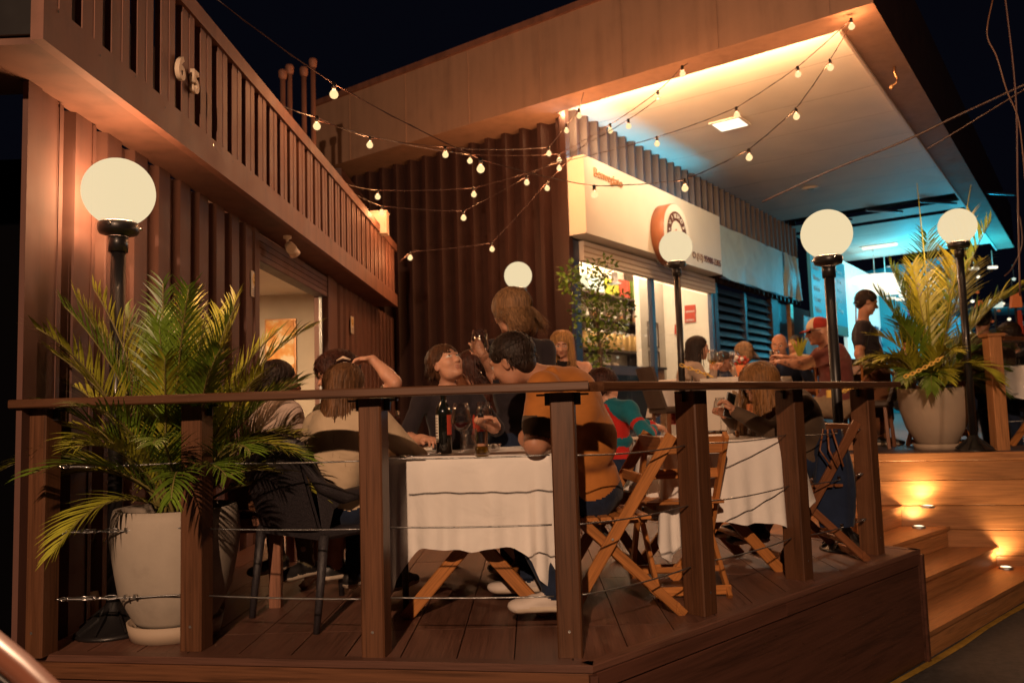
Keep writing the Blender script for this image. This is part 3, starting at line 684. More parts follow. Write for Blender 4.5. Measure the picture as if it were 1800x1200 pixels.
_f = on_off(1190, 412, 0.56); rc = _f - N*0.22
m = MB(); m.lathe([(0.0,0.0),(0.50,0.0),(0.50,0.21),(0.49,0.22)], rc, 40, 0, True, N); m.build('drum', 'drum_brown', ro)
f0 = rc + N*0.222
m = MB(); m.disc(f0, 0.49, 40, 0, N); m.build('face', 'sign_white', ro)
m = MB()
ring = lambda r0, r1, off: m.grid([[f0 + N*off + (S*math.cos(a_)+V(0,0,math.sin(a_)))*r_ for a_ in np.linspace(0, 2*math.pi, 41)] for r_ in (r0, r1)], smooth=False)
ring(0.22, 0.37, 0.004); m.build('dark_ring', 'ink', ro)
for k, chx in enumerate('VINHOS'):
    a_ = R(150 - k*24); q = f0 + N*0.008 + (S*math.cos(a_)+V(0,0,math.sin(a_)))*0.255
    text('lettering', chx, q, S*math.sin(a_)-V(0,0,math.cos(a_)), S*math.cos(a_)+V(0,0,math.sin(a_)), 0.11, 'ink_white', ro, 0.002, 'CENTER')
m = MB()
for a_ in (R(8), R(172)): m.disc(f0 + N*0.008 + (S*math.cos(a_)+V(0,0,math.sin(a_)))*0.295, 0.022, 12, 0, N)
m.build('dot', 'ink_white', ro)
m = MB(); m.disc(f0 + N*0.006 - S*0.04 + V(0,0,0.05), 0.03, 10, 0, N); m.build('red_mark', 'label_red', ro)
m = MB(); m.disc(f0 + N*0.006 + S*0.04 + V(0,0,0.04), 0.03, 10, 0, N); m.build('green_mark', 'tree_leaf', ro)
# banners beyond
def banner(s0, s1, name, label, seed, amp):
    r_ = random.Random(seed); t = thing(name, label, 'banner', tuple(sf((s0+s1)/2,0.3,3.35)))
    rows = []
    for i in range(15):
        v = i/14; row = []
        for j in range(41):
            u = j/40; bul = math.sin(math.pi*u)*math.sin(math.pi*v)
            o_ = 0.30 + amp*(0.3*bul + 0.35*math.sin(9*u+seed+2.2*v)*(1-v*0.3) * (0.3+abs(u-0.5)) + 0.25*math.sin(23*u+5*v+seed)*abs(v-0.5))
            row.append(sf(s0+(s1-s0)*u, o_, 3.30+1.0*v + 0.015*math.sin(14*u+seed)*(1-v)))
        rows.append(row)
    m = MB(); m.grid(rows); m.build('sheet', 'banner', t)
    m = MB(); m.beam(sf(s0,0.27,4.3), sf(s1,0.27,4.3), 0.03, 0.03); m.beam(sf(s0,0.27,3.3), sf(s1,0.27,3.3), 0.03, 0.03); m.build('batten', 'ink', t)
banner(4.93, 8.68, 'shop_banner', 'wide pale teal vinyl banner beside the white sign box', 2, 0.07)
banner(8.74, 9.85, 'shop_banner', 'narrow crumpled pale banner before the menu board', 5, 0.2)
# shop doors and glass
sh = thing('shop_doors', 'glazed shop doors with dark frames and rolled-up header', 'doors', tuple(sf(2.6,0,UD)))
sbox('rolled_shutter', 0.27, 5.1, -0.02, 0.10, 3.02, 3.30, 'white_wall', sh)
for k in range(3): sbox('header_rib', 0.27, 5.1, 0.10, 0.112, 3.06+k*0.08, 3.075+k*0.08, 'pot_light', sh)
for s_ in (2.53, 5.06): sbox('door_post', s_-0.05, s_+0.05, -0.03, 0.05, UD, 3.02, 'blue_paint', sh)
for a_, b_ in ((0.29, 0.96), (0.98, 1.72), (1.74, 2.47), (2.59, 3.8), (3.82, 5.0)):
    sbox('glass_pane', a_, b_, -0.006, 0.004, UD+0.02, 2.98, 'glass', sh)
sbox('safety_band', 0.29, 2.47, 0.006, 0.009, 1.42, 1.56, 'brown_seat', sh)
# interior of the shop
si = thing('shop_interior', None, None, tuple(sf(2.6,-1.6,UD)), kind='structure')
sbox('back_wall', 0.24, 5.3, -3.0, -2.9, UD, 3.9, 'white_wall', si)
sbox('left_wall', 0.24, 0.3, -2.9, -0.1, UD, 3.9, 'white_wall', si)
sbox('right_wall', 5.2, 5.3, -2.9, -0.07, UD, 3.9, 'white_wall', si)
sbox('ceiling', 0.2, 5.15, -2.9, -0.05, 3.9, 3.95, 'room_ceiling', si)
sbox('floor', 0.2, 5.15, -2.9, -0.02, UD-0.02, UD, 'pot_light', si)
sbox('partition', 3.80, 4.82, -0.95, -0.85, UD, 3.88, 'white_wall', si)
for z0, z1 in ((2.02, 2.50), (1.40, 1.95)):
    for a_, b_, c_, d_ in ((4.07, 4.51, z0, z0+0.02), (4.07, 4.51, z1-0.02, z1), (4.07, 4.09, z0, z1), (4.49, 4.51, z0, z1)): sbox('moulding', a_, b_, -0.85, -0.83, c_, d_, 'brown_seat', si)
shf = thing('shop_shelves', 'dark wall shelves full of jars and boxes seen through the shop glass', 'shelves', tuple(sf(0.8,-1.6,UD)))
for z_ in (1.45, 1.99, 2.56, 3.02): sbox('shelf', 2.3, 4.95, -1.75, -1.35, z_-0.04, z_, 'brown_seat', shf)
sbox('back_panel', 2.3, 4.95, -1.80, -1.76, 0.8, 3.7, 'white_wall', shf)
sbox('upright', 4.95, 4.99, -1.76, -1.35, UD, 3.7, 'brown_seat', shf)
for k in range(9):
    s_ = 2.9+k*0.235; t = thing('glass_jar', NTH[k]+' golden jar of preserves from the left on the shop shelf', 'jar', tuple(sf(s_,-1.48,1.99)), group='golden jars on the shop shelf')
    m = MB(); m.lathe([(0.0,0.0),(0.09,0.0),(0.1,0.02),(0.1,0.27),(0.08,0.31),(0.08,0.32)], sf(s_,-1.48,1.99), 14); m.build('jar_body', 'gold', t)
    m = MB(); m.lathe([(0.084,0.31),(0.084,0.345),(0.0,0.348)], sf(s_,-1.48,1.99), 14); m.build('lid', 'plate', t)
for k in range(8):
    s_ = 2.95+k*0.26; t = thing('shelf_bottle', NTH[k]+' slim pale bottle from the left on the shop shelf above the jars', 'bottle', tuple(sf(s_,-1.48,2.56)), group='pale bottles on the middle shelf')
    m = MB(); m.lathe([(0.0,0.0),(0.033,0.0),(0.033,0.17),(0.012,0.22),(0.012,0.28),(0.0,0.28)], sf(s_,-1.48,2.56), 12); m.build('bottle_body', 'plate', t)
    m = MB(); m.lathe([(0.034,0.03),(0.034,0.12)], sf(s_,-1.48,2.56), 12); m.build('label_band', 'brass' if k % 2 else 'label_white', t)
for k, (a_, b_, h_, mt, lb) in enumerate([(2.9,3.5,0.30,'banner','pale green carton on the upper shop shelf'), (3.55,4.05,0.30,'leaf_b','yellow-green carton on the upper shop shelf'), (4.1,4.5,0.34,'label_red','red carton on the upper shop shelf'), (4.6,4.9,0.36,'tree_leaf','dark green carton on the upper shop shelf')]):
    t = thing('carton', lb, 'carton', tuple(sf((a_+b_)/2,-1.5,3.02)), group='cartons on the upper shelf')
    sbox('box_body', a_, b_, -1.68, -1.4, 3.02, 3.02+h_, mt, t); sbox('flap', a_+0.01, b_-0.01, -1.66, -1.42, 3.02+h_, 3.03+h_, mt, t)
for k in range(5):
    a_ = 2.45+k*0.32; t = thing('binder', NTH[k]+' tall pale file box from the left on the lowest shop shelf', 'file box', tuple(sf(a_,-1.5,1.45)), group='file boxes on the bottom shelf')
    sbox('box_body', a_, a_+0.2, -1.66, -1.4, 1.45, 1.75, 'plate', t); sbox('spine_label', a_+0.05, a_+0.15, -1.4, -1.398, 1.52, 1.68, 'label_white', t)
ct = thing('shop_counter', 'pale wooden counter inside the shop behind the glass', 'counter', tuple(sf(1.6,-0.6,UD)))
sbox('counter_body', 3.0, 3.66, -0.7, -0.35, UD, 1.56, 'stair_wood', ct); sbox('counter_top', 2.96, 3.70, -0.74, -0.31, 1.56, 1.6, 'brown_seat', ct)
dk = thing('dark_cabinet', 'low dark cabinet inside the shop at its left corner', 'cabinet', tuple(sf(0.5,-0.6,UD)))
sbox('cabinet_body', 1.5, 2.9, -0.7, -0.3, UD, 1.5, 'black_paint', dk); sbox('cabinet_top', 1.48, 2.92, -0.72, -0.28, 1.5, 1.54, 'brown_seat', dk)
pl = thing('pendant_lamp', 'dark pendant lamp hanging inside the shop', 'lamp', tuple(on_off(1081,480,-0.9)))
pq = on_off(1081, 499, -0.9)
m = MB(); m.tube([pq+V(0,0,0.6), pq+V(0,0,0.2)], 0.006, 6); m.build('cord', 'black_paint', pl)
m = MB(); m.lathe([(0.05,0.2),(0.06,0.03),(0.13,0.0)], pq, 16); m.build('shade', 'brown_seat', pl)
m = MB(); m.lathe([(0.0,0.004),(0.12,0.004)], pq, 16); m.build('bulb_disc', 'warm_panel', pl)
alight('shop_light', sf(3.2,-0.9,3.86), sf(3.2,-1.2,0), 340, (1.0, 0.70, 0.44), 3.0, 1.2, pl)
# red lettering and small red plate on the shop's inner wall
wt = thing('shop_wall_sign', 'two-line red and white sign on the shop wall', 'sign', tuple(sf(4.0,-0.84,2.5)))
for py_, tx in ((546, 'VINHOS'), (561, 'QUEIJO')):
    a_ = on_s(1204, py_+5, 5.185); b_ = on_s(1223, py_+5, 5.185); L_ = (b_-a_).length
    m = MB(); m.beam(a_+V(0,0,0.07), a_+N*L_+V(0,0,0.07), 0.02, 0.17); m.build('plate', 'label_red', wt); text('lettering', tx, a_+N*0.02-S*0.015+V(0,0,0.01), N, (0,0,1), L_/4.3, 'ink_white', wt, 0.004)
rp = thing('red_plate', 'plain red square plate on the shop wall beside the lamp post', 'plate', tuple(sf(3.1,-0.25,2.0)))
a_ = on_s(1186, 579, 5.185); b_ = on_s(1200, 579, 5.185); m = MB(); m.beam(a_, b_, 0.02, 0.20); m.build('plate', 'label_red', rp); m = MB(); m.beam(a_-N*0.01+S*0.004, b_+N*0.01+S*0.004, 0.02, 0.22); m.build('plate_edge', 'label_white', rp)
# shuttered neighbour
nb = thing('shuttered_window', 'closed dark louvred shutters of the neighbouring shop', 'shutters', tuple(sf(6.8,0,UD)))
sbox('frame_post', 5.12, 5.3, -0.05, 0.06, UD, 3.25, 'dark_paint', nb); sbox('frame_post', 6.80, 6.9, -0.05, 0.05, UD, 3.2, 'blue_paint', nb); sbox('frame_post', 8.5, 8.95, -0.05, 0.06, UD, 3.25, 'dark_paint', nb)
sbox('dark_back', 5.3, 8.5, -0.12, -0.1, UD, 3.2, 'black_paint', nb)
for (a_, b_) in ((5.32, 6.78), (6.92, 8.48)):
    for k in range(16):
        z_ = UD+0.10+k*0.168
        m = MB(); m.beam(sf(a_,0.0,z_+0.05), sf(b_,0.0,z_+0.05), 0.012, 0.14, tuple(V(N.x*0.55,N.y*0.55,-0.9))); m.build('louvre', 'blue_paint', nb)
nb2 = thing('shop_window', 'narrow dark window bay beyond the louvred shutters', 'window', tuple(sf(10,0,UD)))
sbox('dark_back', 8.95, 14.5, -0.25, -0.2, UD, 3.3, 'blue_paint', nb2); sbox('frame_post', 9.9, 10.1, -0.05, 0.05, UD, 3.25, 'brass', nb2); sbox('frame_post', 11.8, 12.0, -0.05, 0.05, UD, 3.25, 'dark_paint', nb2)
banner(10.1, 11.8, 'shop_banner', 'small crumpled pale sheet hung in the window bay', 9, 0.12)
bpy.data.objects['shop_banner.002'].location.z -= 1.35
# menu board
mb_ = thing('menu_board', 'large teal menu board with white printed lines and a yellow strip', 'menu board', tuple(sf(12.5,0.2,2.7)))
mt_, n_, l_, b_ = nmat('menu_teal'); b_.inputs['Base Color'].default_value = (0.04, 0.24, 0.28, 1); b_.inputs['Roughness'].default_value = 0.4; b_.inputs['Emission Color'].default_value = (0.03, 0.20, 0.24, 1); b_.inputs['Emission Strength'].default_value = 0.35
M['menu_teal'] = mt_
sbox('board_panel', 11.0, 14.4, 0.2, 0.28, 2.95, 4.75, 'menu_teal', mb_)
sbox('yellow_strip', 11.0, 14.4, 0.2, 0.281, 2.68, 2.95, 'stair_wood', mb_)
for k, tx in enumerate(['Pizzas', 'Massas', 'Risotos', 'Saladas', 'Carnes', 'Vinhos']): text('lettering', tx, sf(11.15, 0.285, 4.5-k*0.27), S, (0,0,1), 0.2, 'ink_white', mb_, 0.004)
for k, tx in enumerate(['Lanches', 'Sucos', 'Doces', 'Cafes', 'Chopp']): text('lettering', tx, sf(13.5, 0.285, 4.4-k*0.27), S, (0,0,1), 0.17, 'ink_white', mb_, 0.004)
text('big_lettering', '84', sf(12.45, 0.285, 3.72), S, (0,0,1), 0.75, 'ink_white', mb_, 0.01)
sbox('name_plate', 12.4, 13.4, 0.282, 0.288, 3.35, 3.6, 'pot_light', mb_); text('lettering', 'GRILL', sf(12.5, 0.29, 3.4), S, (0,0,1), 0.2, 'ink', mb_, 0.004)
# glowing white shop with a wine-glass sign
ns = thing('lit_shop_sign', 'bright white lit sign panel with a pink wine glass outline', 'sign', tuple(sf(16.5,0.2,UD)))
mt_, n_, l_, b_ = nmat('lit_white'); b_.inputs['Base Color'].default_value = (0.7, 0.8, 0.75, 1); b_.inputs['Emission Color'].default_value = (0.42, 0.60, 0.55, 1); b_.inputs['Emission Strength'].default_value = 1.0; M['lit_white'] = mt_
sbox('sign_panel', 14.6, 20.5, 0.1, 0.2, 0.9, 4.9, 'lit_white', ns)
c_ = sf(16.0, 0.22, 2.9)
prof = [(0.0,-1.0),(0.25,-1.0),(0.03,-0.92),(0.03,-0.35),(0.3,-0.1),(0.38,0.3),(0.25,0.95)]
m = MB(); m.tube([c_ + S*r_ + V(0,0,z_) for r_, z_ in prof], 0.03, 6); m.tube([c_ - S*r_ + V(0,0,z_) for r_, z_ in prof], 0.03, 6); m.build('wine_glass_outline', 'label_red', ns)
text('lettering', 'VICIO', sf(17.0, 0.22, 2.6), S, (0,0,1), 0.95, 'ink_blue', ns, 0.01)
for k in range(4):
    q = sf(15.2+k*1.5, 0.9, 4.35-0.0*k); t = thing('ring_light', ['large glowing ring light nearest the menu board', 'second glowing ring light from the menu board', 'third glowing ring light from the menu board', 'farthest glowing ring light over the white sign'][k], 'light', tuple(q), group='glowing ring lights over the white sign')
    m = MB(); m.tube([q + N*0.55*math.cos(a_) + S*0.55*math.sin(a_) for a_ in np.linspace(0, 2*math.pi, 25)], 0.09, 8); m.build('ring', 'tube_light', t)
    m = MB(); m.tube([q+V(0,0,0.9), q+V(0,0,0.05)], 0.01, 6); m.build('cord', 'soffit', t)
    if k in (0, 2): plight('cyan_banner_fill', q + N*2.6 + V(0,0,-0.4), 270, CYAN, t, 0.3)  # unseen cyan fill added far out from the ring to tint the banners
# far teal wall with floating small lamps, purple sign, dark backdrop
fw = thing('far_wall', None, None, (14, 33, 0), kind='structure')
fa, fb = sf(20.5, 0.1, 0), at(1780, 600, 22); fb.z = 0
mt_, n_, l_, b_ = nmat('teal_wall'); b_.inputs['Base Color'].default_value = (0.008, 0.27, 0.36, 1); b_.inputs['Roughness'].default_value = 0.6; M['teal_wall'] = mt_
m = MB(); fa = at(1525, 600, 27); fb = at(1700, 600, 24); m.add([(fa.x,fa.y,0),(fb.x,fb.y,0),(fb.x,fb.y,5.2),(fa.x,fa.y,5.2)], [(0,1,2,3)]); m.build('wall_panel', 'teal_wall', fw)
alight('wall_wash', at(1560, 480, 23), at(1600, 600, 26), 90, CYAN, 1.5, 1.5, fw)
for k, (px, py) in enumerate([(1555,508),(1572,513),(1589,519),(1553,517),(1566,524),(1583,526),(1600,524),(1712,472),(1745,470)]):
    q = at(px, py, 23.0); t = thing('far_lamp', NTH[k]+' of the small blurred white lamps far back, counted from the waiter', 'lamp', tuple(q), group='blurred lamps far back')
    m = MB(); m.beam(q - V(0.12,0,0), q + V(0.12,0,0), 0.1, 0.07, (0,0,1), 0, 0.02); m.build('diffuser', 'tube_light', t)
    m = MB(); m.tube([q, q+V(0,0,0.5)], 0.008, 4); m.build('cord', 'soffit', t)
r_ = random.Random(77)
for k in range(22):
    px, py = (r_.uniform(1700, 1800), r_.uniform(478, 590)) if k < 15 else (r_.uniform(1622, 1650), r_.uniform(484, 548))
    q = at(px, py, 15.5 + r_.random()*1.2); cm = ['tube_light', 'lit_white', 'label_orange', 'warm_panel'][k % 4] if k < 15 else 'tube_light'
    t = thing('stall_bulb', None, 'lamp', tuple(q), group='tiny lights of the far stalls'); t['label'] = 'tiny bright light among the dark far stalls behind the right palm'
    m = MB(); m.lathe([(1e-4,-0.03),(0.035,-0.01),(0.035,0.02),(1e-4,0.035)], q, 8); m.build('bulb', cm, t)
    m = MB(); m.tube([q+V(0,0,0.03), q+V(0,0,0.3)], 0.006, 4); m.build('cord', 'black_paint', t)
pu = thing('purple_sign', 'tall purple hanging sign with pale lettering', 'sign', tuple(at(1610, 600, 21)))
mt_, n_, l_, b_ = nmat('purple_panel'); b_.inputs['Base Color'].default_value = (0.13, 0.05, 0.35, 1); b_.inputs['Emission Color'].default_value = (0.09, 0.05, 0.30, 1); b_.inputs['Emission Strength'].default_value = 0.7; M['purple_panel'] = mt_
a_, b_ = at(1594, 488, 21), at(1624, 555, 21)
m = MB(); m.box((a_.x, 21, b_.z), (b_.x, 21.08, a_.z)); m.build('sign_panel', 'purple_panel', pu)
for k, tx in enumerate(['REI', 'DO', 'TEMPERO']): text('lettering', tx, ((a_.x+b_.x)/2, 20.98, a_.z-0.50-k*0.17), (1,0,0), (0,0,1), 0.13, 'ink_white', pu, 0.004, 'CENTER')
for px0, px1, py0, py1, Yd, mt, lb in ((1625,1648,486,545,20,'lit_white','white glittering display panel behind the palm leaves'), (1776,1796,512,540,15,'label_orange','slanted orange and white sign far right'), (1786,1800,545,600,15,'label_red','narrow red panel at the far right edge'), (1738,1762,526,540,15,'lit_white','pale oval sign among the dark stalls'), (1716,1728,528,540,15,'label_orange','small orange sign among the dark stalls')):
    a_, b_ = at(px0, py0, Yd), at(px1, py1, Yd); t = thing('stall_sign', lb, 'sign', tuple(b_))
    m = MB(); m.add([(a_.x+0.05,Yd,a_.z),(b_.x,Yd,a_.z),(b_.x+0.02,Yd,b_.z),(a_.x,Yd,b_.z),(a_.x+0.05,Yd+0.08,a_.z),(b_.x,Yd+0.08,a_.z),(b_.x+0.02,Yd+0.08,b_.z),(a_.x,Yd+0.08,b_.z)], [(3,2,1,0),(4,5,6,7),(0,1,5,4),(1,2,6,5),(2,3,7,6),(3,0,4,7)]); m.build('sign_panel', mt, t)
    m = MB(); m.tube([((a_.x+b_.x)/2,Yd+0.04,b_.z), ((a_.x+b_.x)/2,Yd+0.04,UD)], 0.02, 6); m.build('sign_post', 'black_paint', t)
bd = thing('far_stalls', 'dark row of stalls far behind the palm on the right', 'stalls', (14, 18, 0))
a_ = at(1690, 600, 17); m = MB()
for k in range(7):
    x0 = a_.x + k*1.1; m2 = MB(); m2.box((x0, 17.0+0.3*(k%2), UD), (x0+1.0, 18.5, 2.2+0.5*((k*37)%5)/5)); m2.build('stall_body', 'blue_paint' if k % 2 else 'black_paint', bd)
    m2 = MB(); m2.box((x0-0.03, 16.6, 2.75), (x0+1.04, 18.4, 2.82)); m2.build('stall_roof', 'blue_paint', bd)
# overhead cables at the right
def cable(pts, r_, label, name='overhead_cable', mat='dark_paint'):
    ps = [at(*p) for p in pts]
    fine = []
    for i in range(len(ps)-1):
        p0, p1, p2, p3 = ps[max(i-1,0)], ps[i], ps[i+1], ps[min(i+2,len(ps)-1)]
        for k in range(6):
            t = k/6; fine.append(0.5*((2*p1)+(-p0+p2)*t+(2*p0-5*p1+4*p2-p3)*t*t+(-p0+3*p1-3*p2+p3)*t**3))
    fine.append(ps[-1]); m = MB(); m.tube(fine, r_, 6); return tag(m.build(name, mat), label, 'cable')
cable([(1765,-20,4.2),(1785,160,4.2),(1789,330,4.2),(1793,520,4.2)], 0.005, 'thick pair of dark cables hanging vertically at the right edge', mat='fascia_wood')
cable([(1745,0,4.0),(1735,60,4.0),(1752,100,4.0),(1770,160,4.0),(1789,205,4.0),(1797,260,4.0),(1803,330,4.0)], 0.004, 'loose wavy cable hanging beside the thicker pair', mat='rail_wood')
cable([(1340,355,13),(1460,300,12),(1590,248,11),(1680,205,10.5),(1810,145,9.5)], 0.014, 'dark overhead cable crossing under the canopy ceiling')
cable([(1630,262,9.5),(1680,232,9.0),(1740,195,8.6),(1810,152,8.2)], 0.008, 'thin overhead cable leading off to the right edge')
cable([(1793,380,5),(1797,430,5),(1780,470,5),(1766,485,5)], 0.005, 'short drooping cable behind the right palm', mat='dark_paint')

# street lamp across the road behind the camera: the light that falls on the front of the terrace
sl = thing('street_lamp', 'tall black street lamp standing across the road from the terrace', 'street lamp', (-0.9, -6.5, STREET))
m = MB(); m.tube([(-0.9,-6.5,STREET), (-0.9,-6.5,4.6), (-0.9,-6.1,4.75), (-0.9,-5.6,4.78)], [0.07,0.05,0.04,0.035], 10); m.build('pole', 'black_paint', sl)
m = MB(); m.beam((-0.9,-5.7,4.80), (-0.9,-5.2,4.80), 0.22, 0.09, (0,0,1), 0, 0.02); m.build('lamp_head', 'black_paint', sl)
plight('street_light', (-0.9,-5.45,4.68), STREET_W, (1.0, 0.60, 0.36), sl, 0.07)
# ================================================================== RAILING
rail = thing('deck_railing', 'dark brown wooden deck railing with thin steel cables along the front', 'railing', (0.2, 3.2, 0))
RZ = 1.062
posts = [(-2.085, 3.38), (-1.44, 3.42), (-0.647, 3.27), (0.129, 3.213)]
d1 = (V(C1[0],C1[1],0)-V(A1[0],A1[1],0)).normalized()
def post(x, y, d, w=0.096, t=0.10, zt=RZ-0.04):
    n_ = V(d.y, -d.x, 0)
    o = board('post', (x, y, 0.0), (x, y, zt), w, t, 'rail_wood', rail, up=(n_.x, n_.y, 0), ch=0.006)
    # small dark angle brackets under the handrail
    for s_ in (-1, 1):
        m = MB(); q = V(x,y,zt) + d*(w/2+0.012)*s_
        m.beam(q + V(0,0,-0.05), q, 0.012, 0.025, tuple(d)); m.beam(q + V(0,0,-0.008), q + d*s_*0.045 + V(0,0,-0.008), 0.025, 0.008); m.build('bracket', 'black_paint', rail)
    m = MB(); m.disc(V(x,y,0.10) + n_*(t/2+0.001), 0.006, 8, 0, tuple(n_)); m.build('screw', 'steel', rail)
for x, y in posts: post(x, y, d1)
posts2 = [(0.755, 3.787), (1.43, 4.456), (2.10, 5.11)]
for x, y in posts2: post(x, y, ru, 0.105, 0.115)
h0, h1 = V(-2.155, 3.33, RZ-0.018), V(0.228, 3.125, RZ-0.018)
board('handrail', h0, h1, 0.15, 0.036, 'rail_wood', rail, ch=0.005)
board('handrail', V(0.236, 3.17, RZ-0.020), V(2.30, 5.17, RZ-0.020), 0.15, 0.036, 'rail_wood', rail, ch=0.005)
def rope(a, b, sag=0.0, r_=0.0035, n_=10):
    a, b = V(a), V(b); return [a.lerp(b, i/n_) - V(0,0,sag*4*(i/n_)*(1-i/n_)) for i in range(n_+1)]
pall = [V(*p, 0) for p in posts] + [V(*p, 0) for p in posts2]
for k, z in enumerate((0.775, 0.50, 0.222)):
    for i in range(len(pall)-1):
        a, b = pall[i].copy(), pall[i+1].copy(); off = 0.0
        a.z = b.z = z - 0.006*(i % 2); d = (b-a).normalized()
        a2, b2 = a + d*0.06, b - d*0.06
        m = MB(); m.tube(rope(a2, b2, 0.004 if i < 3 else 0.012), 0.0036, 5); m.build('cable', 'steel', rail)
        if i == 0 or i == len(pall)-2:
            q = a2 if i == 0 else b2; dd = d if i == 0 else -d
            m = MB(); m.tube([q, q+dd*0.02], 0.006, 6)
            m.tube([q+dd*0.02+V(0,0,0.008*math.sin(t_)) + dd*0.012*(1-math.cos(t_)) for t_ in np.linspace(0, 2*math.pi, 10)], 0.0028, 5)
            for zz in (-0.007, 0.007): m.tube([q+dd*0.05+V(0,0,zz), q+dd*0.16+V(0,0,zz)], 0.0028, 5)
            for xx in (0.05, 0.16): m.tube([q+dd*xx+V(0,0,-0.009), q+dd*xx+V(0,0,0.009)], 0.006, 6)
            m.tube([q+dd*0.16, q+dd*0.2], 0.004, 5); m.build('turnbuckle', 'chrome', rail); m = MB()
            m.tube([q+dd*(0.2+0.03*(1-math.cos(t_))) + V(0,0,0.009*math.sin(t_)) for t_ in np.linspace(0, 2*math.pi, 10)], 0.0028, 5); m.build('cable_loop', 'steel', rail)
            for xx in (0.29, 0.33): m = MB(); m.beam(q+dd*xx+V(0,0,-0.01), q+dd*xx+V(0,0,0.01), 0.016, 0.01, tuple(dd)); m.build('cable_clamp', 'chrome', rail)
# upper railing at the right
ur = thing('upper_railing', 'dark wooden railing with capped post on the upper deck at the right edge', 'railing', tuple(wp(4.3, UD)))
pa = wp(4.22, UD, -0.25)
board('post', pa, pa+V(0,0,1.02), 0.115, 0.115, 'stair_wood', ur, up=(0,1,0), ch=0.005)
board('post_cap', pa+V(-0.08,0,1.035), pa+V(0.08,0,1.035), 0.15, 0.03, 'stair_wood', ur)
board('handrail', pa+V(0.06,0,1.0), pa+V(3.0,1.3,1.0), 0.12, 0.04, 'rail_wood', ur)
for z_ in (0.25, 0.5, 0.75): m = MB(); m.tube([pa+V(0.06,0,z_), pa+V(3.0,1.3,z_)], 0.004, 5); m.build('cable', 'steel', ur)

# ================================================================== LAMPS
def globe_lamp(x, y, z0, label, grp='globe lamps on black posts', h=2.05, lean=(0,0)):
    t = thing('globe_lamp', label, 'lamp post', (x, y, z0), group=grp)
    m = MB(); m.lathe([(0.0,0.0),(0.165,0.0),(0.165,0.012),(0.15,0.02),(0.075,0.07),(0.045,0.12),(0.033,0.14)], (0,0,0), 24)
    for k in range(8):
        a_ = k*math.pi/4; m.beam((0.035*math.cos(a_),0.035*math.sin(a_),0.115), (0.155*math.cos(a_),0.155*math.sin(a_),0.02), 0.008, 0.02)
    m.build('base', 'black_paint', t, False)
    m = MB(); m.tube([(0,0,0.1), (0,0,h-0.27)], 0.033, 16); m.tube([(0,0,h-0.29), (0,0,h-0.20)], 0.043, 16); m.build('pole', 'black_paint', t, False)
    m = MB(); m.lathe([(0.04,-0.215),(0.085,-0.20),(0.092,-0.185),(0.092,-0.155),(0.085,-0.148)], (0,0,h), 24); m.build('collar', 'black_paint', t, False)
    m = MB(); [m.tube([(0.09*math.cos(a_),0.09*math.sin(a_),h-0.17), (0.105*math.cos(a_),0.105*math.sin(a_),h-0.17)], 0.006, 6) for a_ in (0.6, 2.7, 4.8)]; m.build('screw', 'chrome', t, False)
    g_ = MB(); rr = 0.163; c0 = math.acos(0.86)
    g_.lathe([(rr*math.sin(a_), -rr*math.cos(a_)) for a_ in np.linspace(R(31), math.pi, 22)], (0,0,h), 40); g_.build('globe', 'opal', t, False)
    l_ = plight('lamp_bulb', (0,0,h), LAMP_W, WARM, None, 0.14); l_.parent = t
    return t
globe_lamp(-1.94, 3.70, 0, 'globe lamp by the corrugated wall behind the left palm')
globe_lamp(1.995, 5.25, 0, 'globe lamp at the right end of the lower deck')
globe_lamp(3.98, 7.32, UD, 'globe lamp on the upper deck beside the right potted palm')
globe_lamp(1.49, 7.85, UD, 'globe lamp on the upper deck in front of the shop doors')
globe_lamp(-0.10, 9.25, UD, 'globe lamp against the dark wall, half hidden by the standing woman')

# ================================================================== STRING LIGHTS
def string(label, pts, hang=True):
    """pts: (px, py, depth, has_bulb)"""
    a0 = at(*pts[0][:3]); t = thing('string_lights', label, 'string lights', tuple(a0))
    tops = []
    for px, py, Y, bulb in pts:
        q = at(px, py, Y); tops.append(q + V(0,0,0.085) if bulb else q)
    fine = []
    for i in range(len(tops)-1):
        a_, b_ = tops[i], tops[i+1]; L = (b_-a_).length
        for k in range(8): fine.append(a_.lerp(b_, k/8) - V(0,0,0.03*L*4*(k/8)*(1-k/8)*0.5))
    fine.append(tops[-1])
    m = MB(); m.tube(fine, 0.0045, 5)
    tw = [p + V(0.006*math.sin(i*2.1), 0, 0.006*math.cos(i*2.1)) for i, p in enumerate(fine)]; m.tube(tw, 0.003, 4)
    m.build('wire', 'dark_paint', t)
    for (px, py, Y, bulb), q in zip(pts, tops):
        if not bulb: continue
        c_ = q - V(0,0,0.085)
        m = MB(); m.tube([q+V(0,0,0.008), q-V(0,0,0.05)], 0.017, 8); s_ = m.build('socket', 'black_paint', t)
        m = MB(); m.lathe([(0.013,0.034),(0.024,0.024),(0.033,0.006),(0.034,-0.006),(0.026,-0.024),(0.012,-0.033),(0.0,-0.035)], c_, 16); b_ = m.build('bulb', 'bulb'); attach(b_, s_)
        if bulb == 1: plight('bulb_light', c_, BULB_W, BULB_C, t, 0.02)
    return t
string('nearest string of bulbs sweeping from the top left to the canopy corner', [(372,-8,5.2,0),(587,166,6.0,1),(845,297,6.6,1),(1045,342,7.6,1),(1204,331,7.8,1),(1317,277,8.0,1),(1400,205,8.2,1),(1460,119,8.3,1),(1499,36,8.5,0)])
string('string of bulbs from the parapet running straight to the dark wall corner', [(472,176,6.2,0),(557,222,7.0,1),(650,255,8.2,1),(783,272,8.6,1),(965,270,10.2,1),(996,230,10.6,1),(1018,204,10.0,1),(1026,163,9.6,0)])
